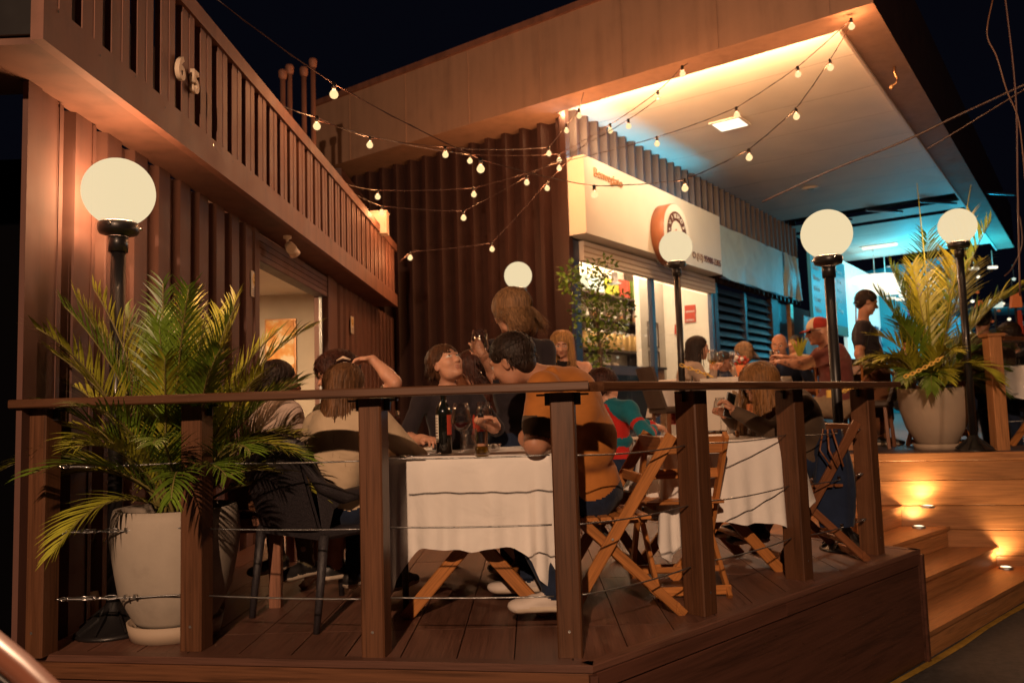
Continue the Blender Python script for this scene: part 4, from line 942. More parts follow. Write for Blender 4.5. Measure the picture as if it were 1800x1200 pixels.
string('string of bulbs leading to the middle of the canopy edge', [(558,212,7.0,0),(826,283,9.8,1),(983,282,10.3,1),(1073,230,10.0,1),(1157,173,9.2,1),(1200,130,8.7,1),(1209,112,8.7,0)])
string('upper drooping string of bulbs from the parapet to the canopy corner', [(592,318,8.4,0),(664,346,9.6,1),(833,342,9.8,1),(983,296,10.2,1),(1155,253,9.6,1),(1295,202,9.0,1),(1403,131,8.6,1),(1497,47,8.3,1)])
string('lower drooping string of bulbs from the parapet towards the canopy', [(618,338,8.6,0),(671,374,9.4,1),(815,383,9.6,1),(926,321,10.0,1),(1105,222,9.7,1),(1157,173,9.21,0)])
string('lowest string of bulbs at the far end of the parapet', [(700,462,10.4,0),(721,453,10.4,1),(865,438,10.4,1),(962,331,10.2,1),(1040,240,10.3,0)])

# puck lights on the steps
for (px, py, z_, lb) in ((1765,998,-0.52,'small round step light on the lowest visible tread'), (1611,926,-0.18,'small round step light on the middle tread'), (1585,880,-0.005,'small round step light on the top tread, hidden behind the railing post')):
    q = onz(px, py, z_); q.z = z_; t = thing('step_light', lb, 'step light', tuple(q), group='round step lights')
    if q.y > wline(q.x)-0.12: q.y = wline(q.x)-0.12
    m = MB(); m.lathe([(0.055,0.0),(0.055,0.016),(0.047,0.02),(0.042,0.02)], q, 20); m.build('housing', 'steel', t)
    m = MB(); m.lathe([(0.042,0.017),(0.02,0.022),(0.0,0.023)], q, 20); m.build('lens', 'uplight', t)
    sp = bpy.data.lights.new('step_spot', 'SPOT'); sp.energy = 24; sp.color = (1.0, 0.60, 0.26); sp.spot_size = R(150); sp.spot_blend = 1.0; sp.shadow_soft_size = 0.04
    so = bpy.data.objects.new('step_spot', sp); col.objects.link(so)
    so.matrix_basis = Matrix.Translation(q+V(0,0,0.04)) @ V(0,0.16,1).normalized().to_track_quat('-Z','Y').to_matrix().to_4x4(); attach(so, t)

# ================================================================== TABLES
def draped(name, label, corners, ztop, drops, cdrop, seed=0, nseg=26):
    """cloth over a table: corners counter-clockwise, drops per side, folds deepen towards the hem"""
    r_ = random.Random(seed); cs = [V(x, y, ztop) for x, y in corners]; per = []
    n = len(cs); ctr = sum(cs, V(0,0,0))/n
    for i in range(n):
        a, b = cs[i], cs[(i+1) % n]; d = (b-a).normalized(); nn = V(d.y, -d.x, 0)
        for k in range(nseg):
            u = k/nseg; e = min(u, 1-u); w_ = max(0, 1-e*4.0)**1.6
            dl = drops[i]*(1-w_) + (drops[i]+cdrop)*w_
            if u < 0.5: nl = drops[i-1]
            per.append((a.lerp(b, u), nn, dl, u, w_, i, d))
    NP = len(per); NR = 14; rows = []
    nrm = []
    for k in range(NP):
        acc = V(0,0,0)
        for j in (-2,-1,0,1,2): acc += per[(k+j) % NP][1]
        nrm.append(acc.normalized())
    dls = [sum(per[(k+j) % NP][2] for j in (-1,0,1))/3 for k in range(NP)]
    for r0 in (0.0, 0.5, 0.85, 0.97):
        rows.append([ctr.lerp(p[0], r0) + V(0,0,0.0015*math.sin(9*p[0].x+7*p[0].y)) for p in per])
    for j in range(NR+1):
        v = j/NR; row = []
        for k in range(NP):
            p, nn, dl, u, w_, i, d = per[k]; s_ = k/NP*2*math.pi
            fold = (0.014*math.sin(7*s_+seed) + 0.018*math.sin(13*s_+seed*2+1.3) + 0.012*math.sin(29*s_+seed) + 0.06*w_*math.sin(34*s_+seed))*v**1.1
            drop = dls[k]*v + (0.010*math.sin(6*s_+seed)+0.005*math.sin(17*s_))*v
            row.append(p + nrm[k]*(0.006 + 0.012*math.sin(min(v*6, 1.57)) + fold + 0.02*v*v) - V(0,0,drop - 0.004*(1-v)))
        rows.append(row)
    m = MB(); m.grid(rows, closed=True); o = m.build(name, 'cloth'); return tag(o, label, 'tablecloth')
def fold_table(name, label, cx, cy, ang, w, d, z=0.735, z0=0.0, leg=True, mat='chair_wood'):
    t = thing(name, label, 'table', (cx, cy, z0), ang)
    m = MB(); m.beam((-w/2,0,z-0.012), (w/2,0,z-0.012), d, 0.024, (0,0,1), 0, 0.004); m.build('tabletop', mat, t, False)
    if leg:
        for y in (-d/2+0.13, d/2-0.13):
            for s_ in (-1, 1):
                board('leg', (s_*0.33, y + (0.02 if s_ > 0 else -0.02), 0.0), (-s_*0.30, y + (0.02 if s_ > 0 else -0.02), z-0.03), 0.028, 0.062, mat, t, world=False)
        for s_ in (-1, 1): board('stretcher', (s_*0.17, -d/2+0.15, 0.18), (s_*0.17, d/2-0.15, 0.18), 0.045, 0.02, mat, t, world=False)
    return t
t1c = [onz(677, 806, 0.75), onz(967, 799, 0.75)]
ang1 = math.atan2((t1c[1]-t1c[0]).y, (t1c[1]-t1c[0]).x)
W1 = (t1c[1]-t1c[0]).length
dx1 = V(math.cos(ang1), math.sin(ang1), 0); dy1 = V(-dx1.y, dx1.x, 0)
t1o = V(t1c[0].x, t1c[0].y, 0)
def T1(u, v, z=0.752): return t1o + dx1*u + dy1*v + V(0,0,z)
fold_table('dining_table', 'folding wooden table with crossed legs under the nearest white cloth', *(T1(W1/2, 0.37).xy), ang1, W1-0.02, 0.72)
fold_table('dining_table', 'second folding table pushed behind the nearest table', *(T1(W1/2, 1.12).xy), ang1, W1-0.02, 0.72)
tc1 = draped('tablecloth', 'white tablecloth hanging over the nearest table in front of the railing', [T1(0,0).xy, T1(W1,0).xy, T1(W1,1.5).xy, T1(0,1.5).xy], 0.752, [0.41, 0.37, 0.3, 0.34], 0.24, 3, 40)
T2a = V(0.70, 4.35, 0); T2dx = V(0.985, 0.17, 0).normalized(); T2dy = V(-T2dx.y, T2dx.x, 0)
def T2(u, v, z=0.752): return T2a + T2dx*u + T2dy*v + V(0,0,z)
ang2 = math.atan2(T2dx.y, T2dx.x)
fold_table('dining_table', 'folding wooden table under the white cloth behind the right railing', *(T2(0.40, 0.42).xy), ang2, 0.78, 0.80)
draped('tablecloth', 'white tablecloth on the table behind the right railing, corner hanging low', [T2(0,0).xy, T2(0.80,0).xy, T2(0.80,0.85).xy, T2(0,0.85).xy], 0.752, [0.44, 0.22, 0.25, 0.3], 0.20, 8, 40)
# table on the upper deck
T3 = at(1262, 655, 8.35); T3.z = 0
fold_table('dining_table', 'table of the group on the upper deck', T3.x+0.1, T3.y+0.3, 0.5, 1.2, 0.75, 0.735, UD)
ca, sa = math.cos(0.5), math.sin(0.5)
cq = [(T3.x+0.1+ca*x-sa*y, T3.y+0.3+sa*x+ca*y) for x, y in ((-0.62,-0.39),(0.62,-0.39),(0.62,0.39),(-0.62,0.39))]
draped('tablecloth', 'white tablecloth of the group on the upper deck', cq, UD+0.752, [0.3,0.3,0.3,0.3], 0.12, 5, 16)
T4 = at(1795, 640, 7.6)
fold_table('dining_table', 'table behind the upper railing at the right edge', T4.x+0.35, T4.y+0.1, 0.1, 0.9, 0.7, 0.735, UD)
draped('tablecloth', 'pale tablecloth behind the upper railing at the right edge', [(T4.x-0.12,T4.y-0.25),(T4.x+0.8,T4.y-0.2),(T4.x+0.8,T4.y+0.5),(T4.x-0.12,T4.y+0.45)], UD+0.752, [0.25]*4, 0.1, 4, 12)

# ================================================================== CHAIRS
def folding_chair(label, x, y, ang, z0=0.0, mat='chair_wood', grp='wooden folding chairs', back=0.82):
    """faces local +Y"""
    t = thing('folding_chair', label, 'chair', (x, y, z0), ang, grp)
    for s_ in (-1, 1):
        board('back_leg', (s_*0.205, 0.26, 0.0), (s_*0.205, -0.27, back), 0.022, 0.055, mat, t, up=(0,1,0.6), world=False)
        m = MB()
        board('front_leg', (s_*0.175, -0.30, 0.0), (s_*0.175, 0.16, 0.44), 0.022, 0.045, mat, t, up=(0,1,-0.9), world=False)
    for k in range(6): y0 = -0.13+k*0.062; board('seat_slat', (-0.215, y0, 0.452), (0.215, y0, 0.452), 0.050, 0.016, mat, t, world=False)
    for s_ in (-1, 1): board('seat_rail', (s_*0.15, -0.15, 0.432), (s_*0.15, 0.21, 0.432), 0.02, 0.025, mat, t, world=False)
    for zb, hb in ((back-0.05, 0.085), (back-0.20, 0.05)):
        yb = 0.26 - (0.53/back)*zb - 0.0
        board('back_slat', (-0.20, yb+0.012, zb), (0.20, yb+0.012, zb), 0.016, hb, mat, t, world=False)
    board('floor_rail', (-0.19, -0.27, 0.035), (0.19, -0.27, 0.035), 0.018, 0.045, mat, t, world=False)
    board('floor_rail', (-0.19, 0.235, 0.045), (0.19, 0.235, 0.045), 0.018, 0.05, mat, t, world=False)
    board('cross_rail', (-0.17, -0.17, 0.12), (0.17, -0.17, 0.12), 0.016, 0.03, mat, t, world=False)
    m = MB(); m.tube([(-0.222,0.03,0.36),(0.222,0.03,0.36)], 0.006, 8); m.build('pivot_bolt', 'steel', t, False)
    return t
def padded_chair(label, x, y, ang, z0=UD, mat='brown_seat'):
    t = thing('padded_chair', label, 'chair', (x, y, z0), ang, 'brown upholstered chairs on the upper deck')
    m = MB(); m.beam((0,-0.22,0.44), (0,0.22,0.44), 0.44, 0.07, (0,0,1), 0, 0.02); m.build('seat', mat, t, False)
    m = MB(); rows = []
    for s_, o_ in ((1, 0.0), (-1, 0.035)):
        pass
    for i in range(7):
        v = i/6; rows.append([V((u-0.5)*(0.44-0.03*v), -0.20-0.13*v-0.03*math.cos((u-0.5)*3), 0.46+0.42*v) for u in np.linspace(0,1,9)])
    m.grid(rows); rows2 = [[p+V(0,-0.03,0) for p in r_] for r_ in rows]; m.grid([r_[::-1] for r_ in rows2])
    m.grid([rows[-1], rows2[-1]]); m.grid([[r_[0] for r_ in rows2],[r_[0] for r_ in rows]]); m.grid([[r_[-1] for r_ in rows],[r_[-1] for r_ in rows2]]); m.grid([rows2[0], rows[0]])
    m.build('backrest', mat, t, False)
    for sx in (-1, 1):
        for sy in (-1, 1): board('leg', (sx*0.22, sy*0.22-0.02*sy, 0), (sx*0.18, sy*0.18, 0.42), 0.035, 0.035, 'chair_dark', t, up=(0,1,0), world=False)
    return t
def wicker_chair(label, x, y, ang):
    t = thing('wicker_armchair', label, 'armchair', (x, y, 0), ang, None)
    w = 0.27
    for s_ in (-1, 1):
        m = MB(); m.tube([(s_*0.25,-0.30,0.0),(s_*0.25,-0.275,0.2),(s_*0.245,-0.25,0.42)], [0.015,0.019,0.024], 10); m.build('leg', 'wicker', t, False)
        m = MB(); m.tube([(s_*0.25,0.24,0.0),(s_*0.25,0.235,0.2),(s_*0.25,0.225,0.42)], [0.015,0.018,0.02], 10); m.build('leg', 'wicker', t, False)
        m = MB(); m.tube([(s_*0.21,-0.36,0.84),(s_*0.235,-0.33,0.74),(s_*0.26,-0.27,0.64),(s_*0.275,-0.16,0.585),(s_*0.275,0.0,0.60),(s_*0.265,0.16,0.62),(s_*0.25,0.225,0.56),(s_*0.25,0.225,0.40)], [0.024,0.028,0.032,0.034,0.03,0.028,0.024,0.02], 10); m.build('arm', 'wicker', t, False)
        m = MB(); m.grid([[V(s_*0.235,-0.30,0.72),V(s_*0.255,-0.24,0.63),V(s_*0.265,-0.13,0.575)],[V(s_*0.245,-0.285,0.60),V(s_*0.25,-0.26,0.56),V(s_*0.255,-0.2,0.53)],[V(s_*0.245,-0.26,0.44),V(s_*0.245,-0.25,0.44),V(s_*0.245,-0.22,0.44)]]); m.build('side_web', 'wicker', t, False)
    m = MB(); m.beam((0,-0.26,0.42), (0,0.25,0.42), 0.52, 0.045, (0,0,1), 0, 0.015); m.build('seat', 'wicker', t, False)
    m = MB(); rows = []
    for i in range(8):
        v = i/7; rows.append([V((u-0.5)*0.46, -0.25-0.12*v-0.03*(1-(2*u-1)**2), 0.44+0.37*v + 0.04*(1-(2*u-1)**2)*v) for u in np.linspace(0,1,11)])
    m.grid(rows); m.grid([[p+V(0,-0.02,0) for p in r_][::-1] for r_ in rows]); m.build('backrest', 'wicker', t, False)
    m = MB(); m.tube([(-0.21,-0.36,0.83),(-0.12,-0.385,0.86),(0,-0.39,0.87),(0.12,-0.385,0.86),(0.21,-0.36,0.83)], 0.024, 10); m.build('top_roll', 'wicker', t, False)
    return t
# nearest: wicker armchair on the left of the table, its back to us
wicker_chair('dark woven armchair at the near left of the front table', -0.99, 3.98, R(-38))
folding_chair('folding chair carrying the man in the orange polo shirt', 0.355, 3.90, R(97))
folding_chair('empty folding chair with slatted seat at the table behind the right railing', 0.76, 4.34, R(4), back=0.80)
folding_chair('folding chair under the child in the striped jacket', 0.34, 4.84, R(-75), mat='chair_dark')
folding_chair('folding chair at the right side of the right table, hung with a blue jacket', 1.66, 5.02, R(96), mat='chair_dark')
folding_chair('folding chair partly hidden behind the left bench', -1.05, 4.75, R(-80), mat='chair_wood')
folding_chair('folding chair beyond the right potted palm pot', 3.05, 7.95, R(-20), UD)
folding_chair('folding chair between the right pot and the upper railing', 4.05, 8.05, R(0), UD)
padded_chair('brown padded chair behind the man in the red cap', 3.42, 8.2, R(60))
padded_chair('dark padded chair of the woman with glasses', 1.52, 8.35, R(-75))
padded_chair('brown padded chair with beige seat behind the lamp post', 2.95, 8.1, R(50))
# bench on the left
bt = thing('bench', 'low wooden bench with a plank seat along the left side', 'bench', (-1.45, 4.4, 0))
for k in range(3): board('seat_plank', (-1.62+k*0.15, 3.95, 0.445), (-1.62+k*0.15, 5.5, 0.445), 0.14, 0.035, 'bench_wood', bt)
for y in (4.1, 5.35):
    for x in (-1.62, -1.32): board('leg', (x, y, 0), (x, y, 0.42), 0.06, 0.05, 'bench_wood', bt, up=(0,1,0))
    board('cross_piece', (-1.65, y, 0.40), (-1.29, y, 0.40), 0.05, 0.05, 'bench_wood', bt)
t = thing('folded_cloth', 'crumpled pale cloth lying on the left bench', 'cloth', (-1.42, 4.05, 0.463))
m = MB(); rows = [[V(-1.52+0.26*u, 4.0+0.2*v, 0.468+0.025*math.sin(5*u+3*v)**2+0.02*math.sin(math.pi*u)) for u in np.linspace(0,1,12)] for v in np.linspace(0,1,8)]; m.grid(rows); m.build('cloth_top', 'napkin', t)
m = MB(); rows = [[p*1.0+V(0.03,-0.09,0.002) for p in r_] for r_ in rows[:5]]; m.grid(rows); m.build('cloth_fold', 'napkin', t)
# blue jacket on the chair back
t = thing('hanging_jacket', 'dark blue jacket and brown bag straps hanging on a chair by the right lamp post', 'jacket', (1.88, 5.0, 0.3))
m = MB(); rows = []
for i in range(12):
    v = i/11; c_ = at(1462, 800, 4.9); c_.z = 0.78-0.58*v
    rows.append([V(c_.x + (0.07+0.05*math.sin(v*2.6))*math.cos(a_)*(1+0.12*math.sin(5*a_+3*v)), c_.y + 0.05*math.sin(a_)*(1+0.15*math.sin(4*a_)), c_.z) for a_ in np.linspace(0, 2*math.pi, 25)[:-1]])
m.grid(rows, closed=True); m.build('jacket_body', 'navy_cloth', t)
for dx in (-0.05, 0.0, 0.05): m = MB(); c_ = at(1455, 760, 4.82); m.tube([c_+V(dx*0.5,0,0.02), c_+V(dx*1.1-0.01,-0.03,-0.10), c_+V(dx*0.7+0.03,-0.04,-0.2)], 0.006, 5); m.build('strap', 'chair_dark', t)

# ================================================================== TABLE WARE
def lathe_thing(name, label, cat, p, prof, mat, part, n=24, group=None):
    t = thing(name, label, cat, tuple(p), group=group); m = MB(); m.lathe(prof, p, n); m.build(part, mat, t); return t
def wine_glass(name, label, p, wine=None, s_=1.0, group=None, tilt=None):
    p = V(p); t = thing(name, label, 'wine glass', tuple(p), group=group)
    def P(pr): return [(a_*s_, b_*s_) for a_, b_ in pr]
    m = MB(); m.lathe(P([(0.0,0.003),(0.036,0.002),(0.036,0.004),(0.012,0.008),(0.0045,0.02),(0.004,0.09),(0.008,0.10)]), p, 24); m.build('stem', 'drink_glass', t)
    m = MB(); m.lathe(P([(0.006,0.10),(0.028,0.112),(0.044,0.135),(0.046,0.15),(0.040,0.19),(0.033,0.228),(0.032,0.228),(0.039,0.19),(0.0445,0.15),(0.042,0.136)]), p, 28); m.build('bowl', 'drink_glass', t)
    if wine:
        m = MB(); m.lathe(P([(0.0,0.104),(0.026,0.112),(0.0405,0.136),(0.042,0.142),(0.0,0.1425)]), p, 24); m.build('wine', wine, t)
    return t
def tumbler(label, p, group='water tumblers', h=0.095, r_=0.037):
    p = V(p); t = thing('tumbler', label, 'glass', tuple(p), group=group)
    m = MB(); m.lathe([(0.0,0.002),(r_*0.85,0.002),(r_,0.02),(r_*0.97,h),(r_*0.93,h),(r_*0.93,0.014),(0.0,0.012)], p, 24); m.build('glass_wall', 'drink_glass', t)
    m = MB(); m.lathe([(0.0,0.015),(r_*0.90,0.016),(r_*0.90,0.045),(0.0,0.045)], p, 20); m.build('water', 'drink_glass', t); return t
def on_t(px, py): q = onz(px, py, 0.758); return q
# wine bottle
q = on_t(781, 797); t = thing('wine_bottle', 'dark red wine bottle with white and red labels on the front table', 'wine bottle', tuple(q))
m = MB(); m.lathe([(0.0,0.0),(0.036,0.0),(0.0385,0.006),(0.0385,0.195),(0.034,0.22),(0.018,0.245),(0.0145,0.26),(0.0145,0.31),(0.017,0.312),(0.017,0.322),(0.0,0.322)], q, 32); m.build('bottle', 'bottle_dark', t)
def wrap(m, q, r_, a0, a1, z0, z1):
    m.grid([[q+V(r_*math.cos(a_), r_*math.sin(a_), z) for a_ in np.linspace(a0, a1, 12)] for z in (z0, z1)])
m = MB(); wrap(m, q, 0.0389, R(190), R(237), 0.055, 0.185); m.build('back_label', 'label_white', t)
m = MB(); wrap(m, q, 0.0389, R(300), R(372), 0.09, 0.185); m.build('front_label', 'label_red', t)
m = MB(); wrap(m, q, 0.0392, R(196), R(231), 0.10, 0.103); [wrap(m, q, 0.0392, R(196), R(231), 0.07+k*0.014, 0.073+k*0.014) for k in range(8)]; m.build('print_lines', 'ink', t)
wine_glass('wine_glass', 'large empty wine glass beside the dark bottle on the front table', on_t(812, 799), 'wine', 1.05)
wine_glass('wine_glass', 'large wine glass just behind the oil bottle', on_t(852, 788), None, 1.08)
wine_glass('wine_glass', 'small glass of red wine by the bread plate', onz(699, 752, 0.756), 'wine', 0.98)
tumbler('water tumbler between the wine bottle and the oil bottle', on_t(827, 792), h=0.11)
q = on_t(847, 799); t = thing('oil_bottle', 'olive oil bottle with metal band and black pourer on the front table', 'oil bottle', tuple(q))
m = MB(); m.lathe([(0.0,0.002),(0.034,0.002),(0.036,0.008),(0.028,0.055),(0.028,0.13),(0.020,0.15),(0.013,0.165),(0.013,0.178)], q, 24); m.build('bottle', 'drink_glass', t)
m = MB(); m.lathe([(0.0,0.004),(0.0325,0.005),(0.029,0.038),(0.0,0.038)], q, 20); m.build('oil', 'oil', t)
m = MB(); m.lathe([(0.0285,0.052),(0.0285,0.105)], q, 24); m.build('metal_band', 'chrome', t)
m = MB(); m.tube([q+V(0,0,0.17), q+V(0,0,0.195)], [0.015,0.010], 12); m.tube([q+V(0,0,0.19), q+V(0,0,0.205), q+V(0.012,0,0.225)], [0.006,0.006,0.004], 8); m.build('pourer', 'black_paint', t)
q = on_t(852, 794)
def plate(label, p, r_=0.105, food=True, n=6):
    p = V(p); t = thing('plate', label, 'plate', tuple(p), group=None)
    m = MB(); m.lathe([(0.0,0.004),(r_*0.6,0.004),(r_,0.016),(r_,0.019),(r_*0.62,0.008),(0.0,0.007)], p, 28); m.build('dish', 'plate', t)
    return t
def food(label, p, r_=0.07, n=7, mat='bread', cat='bread'):
    p = V(p); t = thing('bread_roll', label, cat, tuple(p)); rr = random.Random(int(p.x*1000))
    for k in range(n):
        a_ = k*2.4; q_ = p + V(r_*0.75*math.cos(a_)*math.sqrt(k/n), r_*0.75*math.sin(a_)*math.sqrt(k/n), 0.018+0.004*k)
        m = MB(); m.lathe([(1e-4,-0.012),(0.022,-0.004),(0.028,0.006),(0.02,0.017),(1e-4,0.021)], q_, 10, 0, True, (rr.uniform(-.4,.4), rr.uniform(-.4,.4), 1)); m.build('slice', mat, t)
plate('white plate of bread by the small wine glass', onz(708, 762, 0.757)); food('pieces of bread on the plate by the small wine glass', onz(708, 762, 0.757)+V(0,0,0.006))
plate('plate of bread behind the dark wine bottle', onz(800, 778, 0.757)); food('pieces of bread on the plate behind the dark wine bottle', onz(800, 778, 0.757)+V(0,0,0.006))
t = lathe_thing('glass_dish', 'small clear glass dish beside the oil bottle', 'dish', onz(868, 790, 0.757), [(0.0,0.002),(0.03,0.002),(0.042,0.03),(0.040,0.03),(0.028,0.006),(0.0,0.005)], 'drink_glass', 'bowl')
m = MB(); m.sphere(onz(868,790,0.757)+V(0,0,0.018), 0.022, 10, 0, 0.6); m.build('butter', 'label_white', t)
nk = onz(902, 779, 0.757); t = thing('napkin', 'folded white napkin on the table before the orange-shirted man', 'napkin', tuple(nk))
m = MB(); rows = [[V(nk.x-0.11+0.22*u, nk.y-0.08+0.16*v, nk.z+0.004+0.03*math.sin(math.pi*u)*math.sin(math.pi*v)**0.5) for u in np.linspace(0,1,14)] for v in np.linspace(0,1,10)]; m.grid(rows); m.build('fold', 'napkin', t)
m = MB(); m.grid([[p+V(0.01,0.0,-0.003) for p in r_] for r_ in rows[:7]]); m.build('under_fold', 'napkin', t)
def cutlery(kind, label, a, b):
    a, b = V(a), V(b); t = thing(kind, label, kind, tuple((a+b)/2)); d = (b-a).normalized()
    m = MB(); m.tube([a, a.lerp(b,0.5), a.lerp(b,0.62)], [0.006,0.004,0.003], 6); m.build('handle', 'chrome', t)
    m = MB()
    if kind == 'knife': m.beam(a.lerp(b,0.6), b, 0.016, 0.002)
    else:
        m.beam(a.lerp(b,0.62), a.lerp(b,0.76), 0.02, 0.003)
        s_ = d.cross(V(0,0,1))
        for k in (-1.5,-0.5,0.5,1.5): m.beam(a.lerp(b,0.76)+s_*k*0.005, b+s_*k*0.005, 0.003, 0.002)
    m.build('blade' if kind == 'knife' else 'tines', 'chrome', t)
cutlery('knife', 'table knife at the near left corner of the front table', onz(703,802,0.762), onz(745,801,0.762))
cutlery('fork', 'fork lying beside the knife on the front table', onz(775,797,0.764), onz(735,799,0.764))
# right table
q = onz(1327, 765, 0.758); t = thing('clear_bottle', 'clear glass bottle with orange label on the right table', 'bottle', tuple(q))
m = MB(); m.lathe([(0.0,0.003),(0.040,0.003),(0.043,0.01),(0.043,0.185),(0.034,0.215),(0.016,0.245),(0.014,0.27),(0.014,0.30),(0.017,0.302),(0.017,0.315),(0.013,0.316)], q, 28); m.build('bottle', 'drink_glass', t)
m = MB(); wrap(m, q, 0.0435, R(185), R(268), 0.08, 0.19); m.build('orange_label', 'label_orange', t)
m = MB(); wrap(m, q, 0.0435, R(292), R(350), 0.05, 0.19); m.build('back_label', 'label_white', t)
wine_glass('wine_glass', 'white wine glass on the right table', onz(1268, 758, 0.757), 'white_wine', 1.05)
wine_glass('wine_glass', 'empty wine glass beside the clear bottle on the right table', onz(1352, 757, 0.757), None, 0.95)
tumbler('large water tumbler on the right table', onz(1290, 764, 0.757), h=0.11, r_=0.042)
tumbler('water tumbler in front of the child in the striped jacket', onz(1142, 757, 0.757))
tumbler('water tumbler behind the clear bottle', onz(1341, 754, 0.757), h=0.12)
q = onz(1308, 762, 0.757); t = thing('oil_bottle', 'small oil bottle with black pourer on the right table', 'oil bottle', tuple(q))
m = MB(); m.lathe([(0.0,0.002),(0.026,0.002),(0.026,0.12),(0.012,0.145),(0.012,0.16)], q, 18); m.build('bottle', 'drink_glass', t)
m = MB(); m.lathe([(0.0,0.004),(0.023,0.004),(0.023,0.05),(0.0,0.05)], q, 16); m.build('oil', 'oil', t); m = MB(); m.tube([q+V(0,0,0.155), q+V(0,0,0.185), q+V(0.01,0,0.2)], [0.013,0.007,0.004], 8); m.build('pourer', 'black_paint', t)
q = onz(1296, 768, 0.757); t = thing('small_jar', 'tiny wooden-coloured jar in front of the oil bottle', 'jar', tuple(q)); m = MB(); m.lathe([(0.0,0.0),(0.011,0.0),(0.012,0.03),(0.0,0.03)], q, 12); m.build('jar_body', 'chair_wood', t); m = MB(); m.lathe([(0.012,0.03),(0.012,0.038),(0.0,0.038)], q, 12); m.build('lid', 'brass', t)
q = onz(1272, 741, 0.757)
t = thing('wooden_box', 'light wooden box standing behind the glasses of the right table', 'box', tuple(q))
mbox('box_side', q+V(-0.09,-0.05,0), q+V(0.09,-0.04,0.06), 'chair_wood', t); mbox('box_side', q+V(-0.09,0.04,0), q+V(0.09,0.05,0.06), 'chair_wood', t); mbox('box_end', q+V(-0.1,-0.05,0), q+V(-0.091,0.05,0.06), 'chair_wood', t); mbox('box_end', q+V(0.091,-0.05,0), q+V(0.1,0.05,0.06), 'chair_wood', t)
cutlery('knife', 'knife on the right side of the right table', onz(1362,757,0.762), onz(1385,755,0.762))
# upper table ware
for px, lb, wn in ((1265, 'large wine glass at the middle of the upper table', 'white_wine'), (1292, 'wine glass beside the pink flowers on the upper table', None), (1363, 'tall wine glass in front of the bald man', None)):
    q = at(px, 655, 8.4); q.z = UD+0.757; wine_glass('wine_glass', lb, q, wn, 1.2)
q = at(1254, 655, 7.9); q.z = UD+0.757; wine_glass('wine_glass', 'patterned wine glass nearest on the upper table', q, 'white_wine', 1.15)
q = at(1792, 640, 7.5); q.z = UD+0.757; wine_glass('wine_glass', 'wine glass on the table at the right edge', q, None, 1.2)
q = at(1303, 640, 8.3); q.z = UD+0.757; t = thing('flower_vase', 'pink flowers in an orange pot on the upper table', 'flowers', tuple(q))
m = MB(); m.lathe([(0.0,0.0),(0.045,0.0),(0.06,0.12),(0.0,0.12)], q, 14); m.build('vase', 'label_orange', t)
for k in range(16):
    a_ = k*2.4; rr = 0.07*math.sqrt(k/16); m = MB(); m.sphere(q+V(rr*math.cos(a_), rr*math.sin(a_), 0.17+0.03*math.sin(k*1.7)), 0.022, 8); m.build('blossom', 'label_red' if k % 3 else 'napkin', t)
    m = MB(); m.tube([q+V(0,0,0.11), q+V(rr*math.cos(a_), rr*math.sin(a_), 0.16)], 0.003, 4); m.build('flower_stem', 'leaf_a', t)
# yellow chain barrier
def chain(label, p0, p1, sag, nl):
    t = thing('plastic_chain', label, 'chain', tuple(p0), group=None); p0, p1 = V(p0), V(p1)
    pts_ = [p0.lerp(p1, i/nl) - V(0,0,sag*4*(i/nl)*(1-i/nl)) for i in range(nl+1)]
    for i in range(nl):
        c_ = (pts_[i]+pts_[i+1])/2; d = (pts_[i+1]-pts_[i]).normalized(); L = (pts_[i+1]-pts_[i]).length*0.72
        s_ = d.cross(V(0,0,1)).normalized(); u = s_ if i % 2 else s_.cross(d)
        m = MB(); m.tube([c_ + d*L*math.cos(a_) + u*0.014*math.sin(a_) for a_ in np.linspace(0, 2*math.pi, 11)], 0.0055, 5, cap=False); m.build('link', 'chain', t)
chain('yellow plastic chain hanging from the lamp post by the shop towards the right table', at(1196,641,7.6), at(1252,662,7.4), 0.0, 8)
chain('yellow plastic chain running behind the right railing post', at(1458,694,6.3), at(1515,674,6.7), 0.01, 10)
chain('yellow plastic chain crossing in front of the right palm', at(1590,662,6.95), at(1657,627,6.9), 0.01, 12)
t = thing('chain_post', 'small pale hook block at the end of the yellow chain', 'hook', tuple(at(1457,694,6.3))); c_ = at(1458,692,6.3)
m = MB(); m.beam(c_+V(-0.02,0,0), c_+V(0.02,0,0), 0.03, 0.06, (0,0,1), 0, 0.004); m.build('block', 'chain', t); m = MB(); m.tube([c_+V(0,0,0.03), c_+V(0,0,0.06)], 0.006, 6); m.build('eye', 'steel', t)
# fire extinguisher and stand behind the post
q = at(1190, 735, 8.6); t = thing('fire_extinguisher', 'red fire extinguisher with white label behind the lamp post', 'fire extinguisher', (q.x, q.y, UD))
m = MB(); m.lathe([(0.0,0.0),(0.075,0.0),(0.08,0.02),(0.08,0.36),(0.05,0.42),(0.02,0.44),(0.0,0.44)], (q.x,q.y,UD), 20); m.build('cylinder', 'label_red', t)
m = MB(); wrap(m, V(q.x,q.y,UD), 0.081, R(200), R(330), 0.15, 0.28); m.build('label_band', 'label_white', t)
m = MB(); m.tube([(q.x,q.y,UD+0.44),(q.x,q.y,UD+0.5),(q.x+0.08,q.y,UD+0.52)], 0.015, 6); m.tube([(q.x,q.y,UD+0.47),(q.x-0.09,q.y,UD+0.4),(q.x-0.1,q.y,UD+0.2)], 0.01, 6); m.build('valve_hose', 'black_paint', t)
q = at(1236, 700, 7.3); t = thing('menu_stand', 'black easel stand with a pale board behind the railing post', 'stand', (q.x, q.y, UD))
for dx in (-0.14, 0.14): m = MB(); m.tube([(q.x+dx*1.4,q.y,UD),(q.x+dx*0.5,q.y+0.1,UD+0.75)], 0.012, 6); m.build('leg', 'black_paint', t)
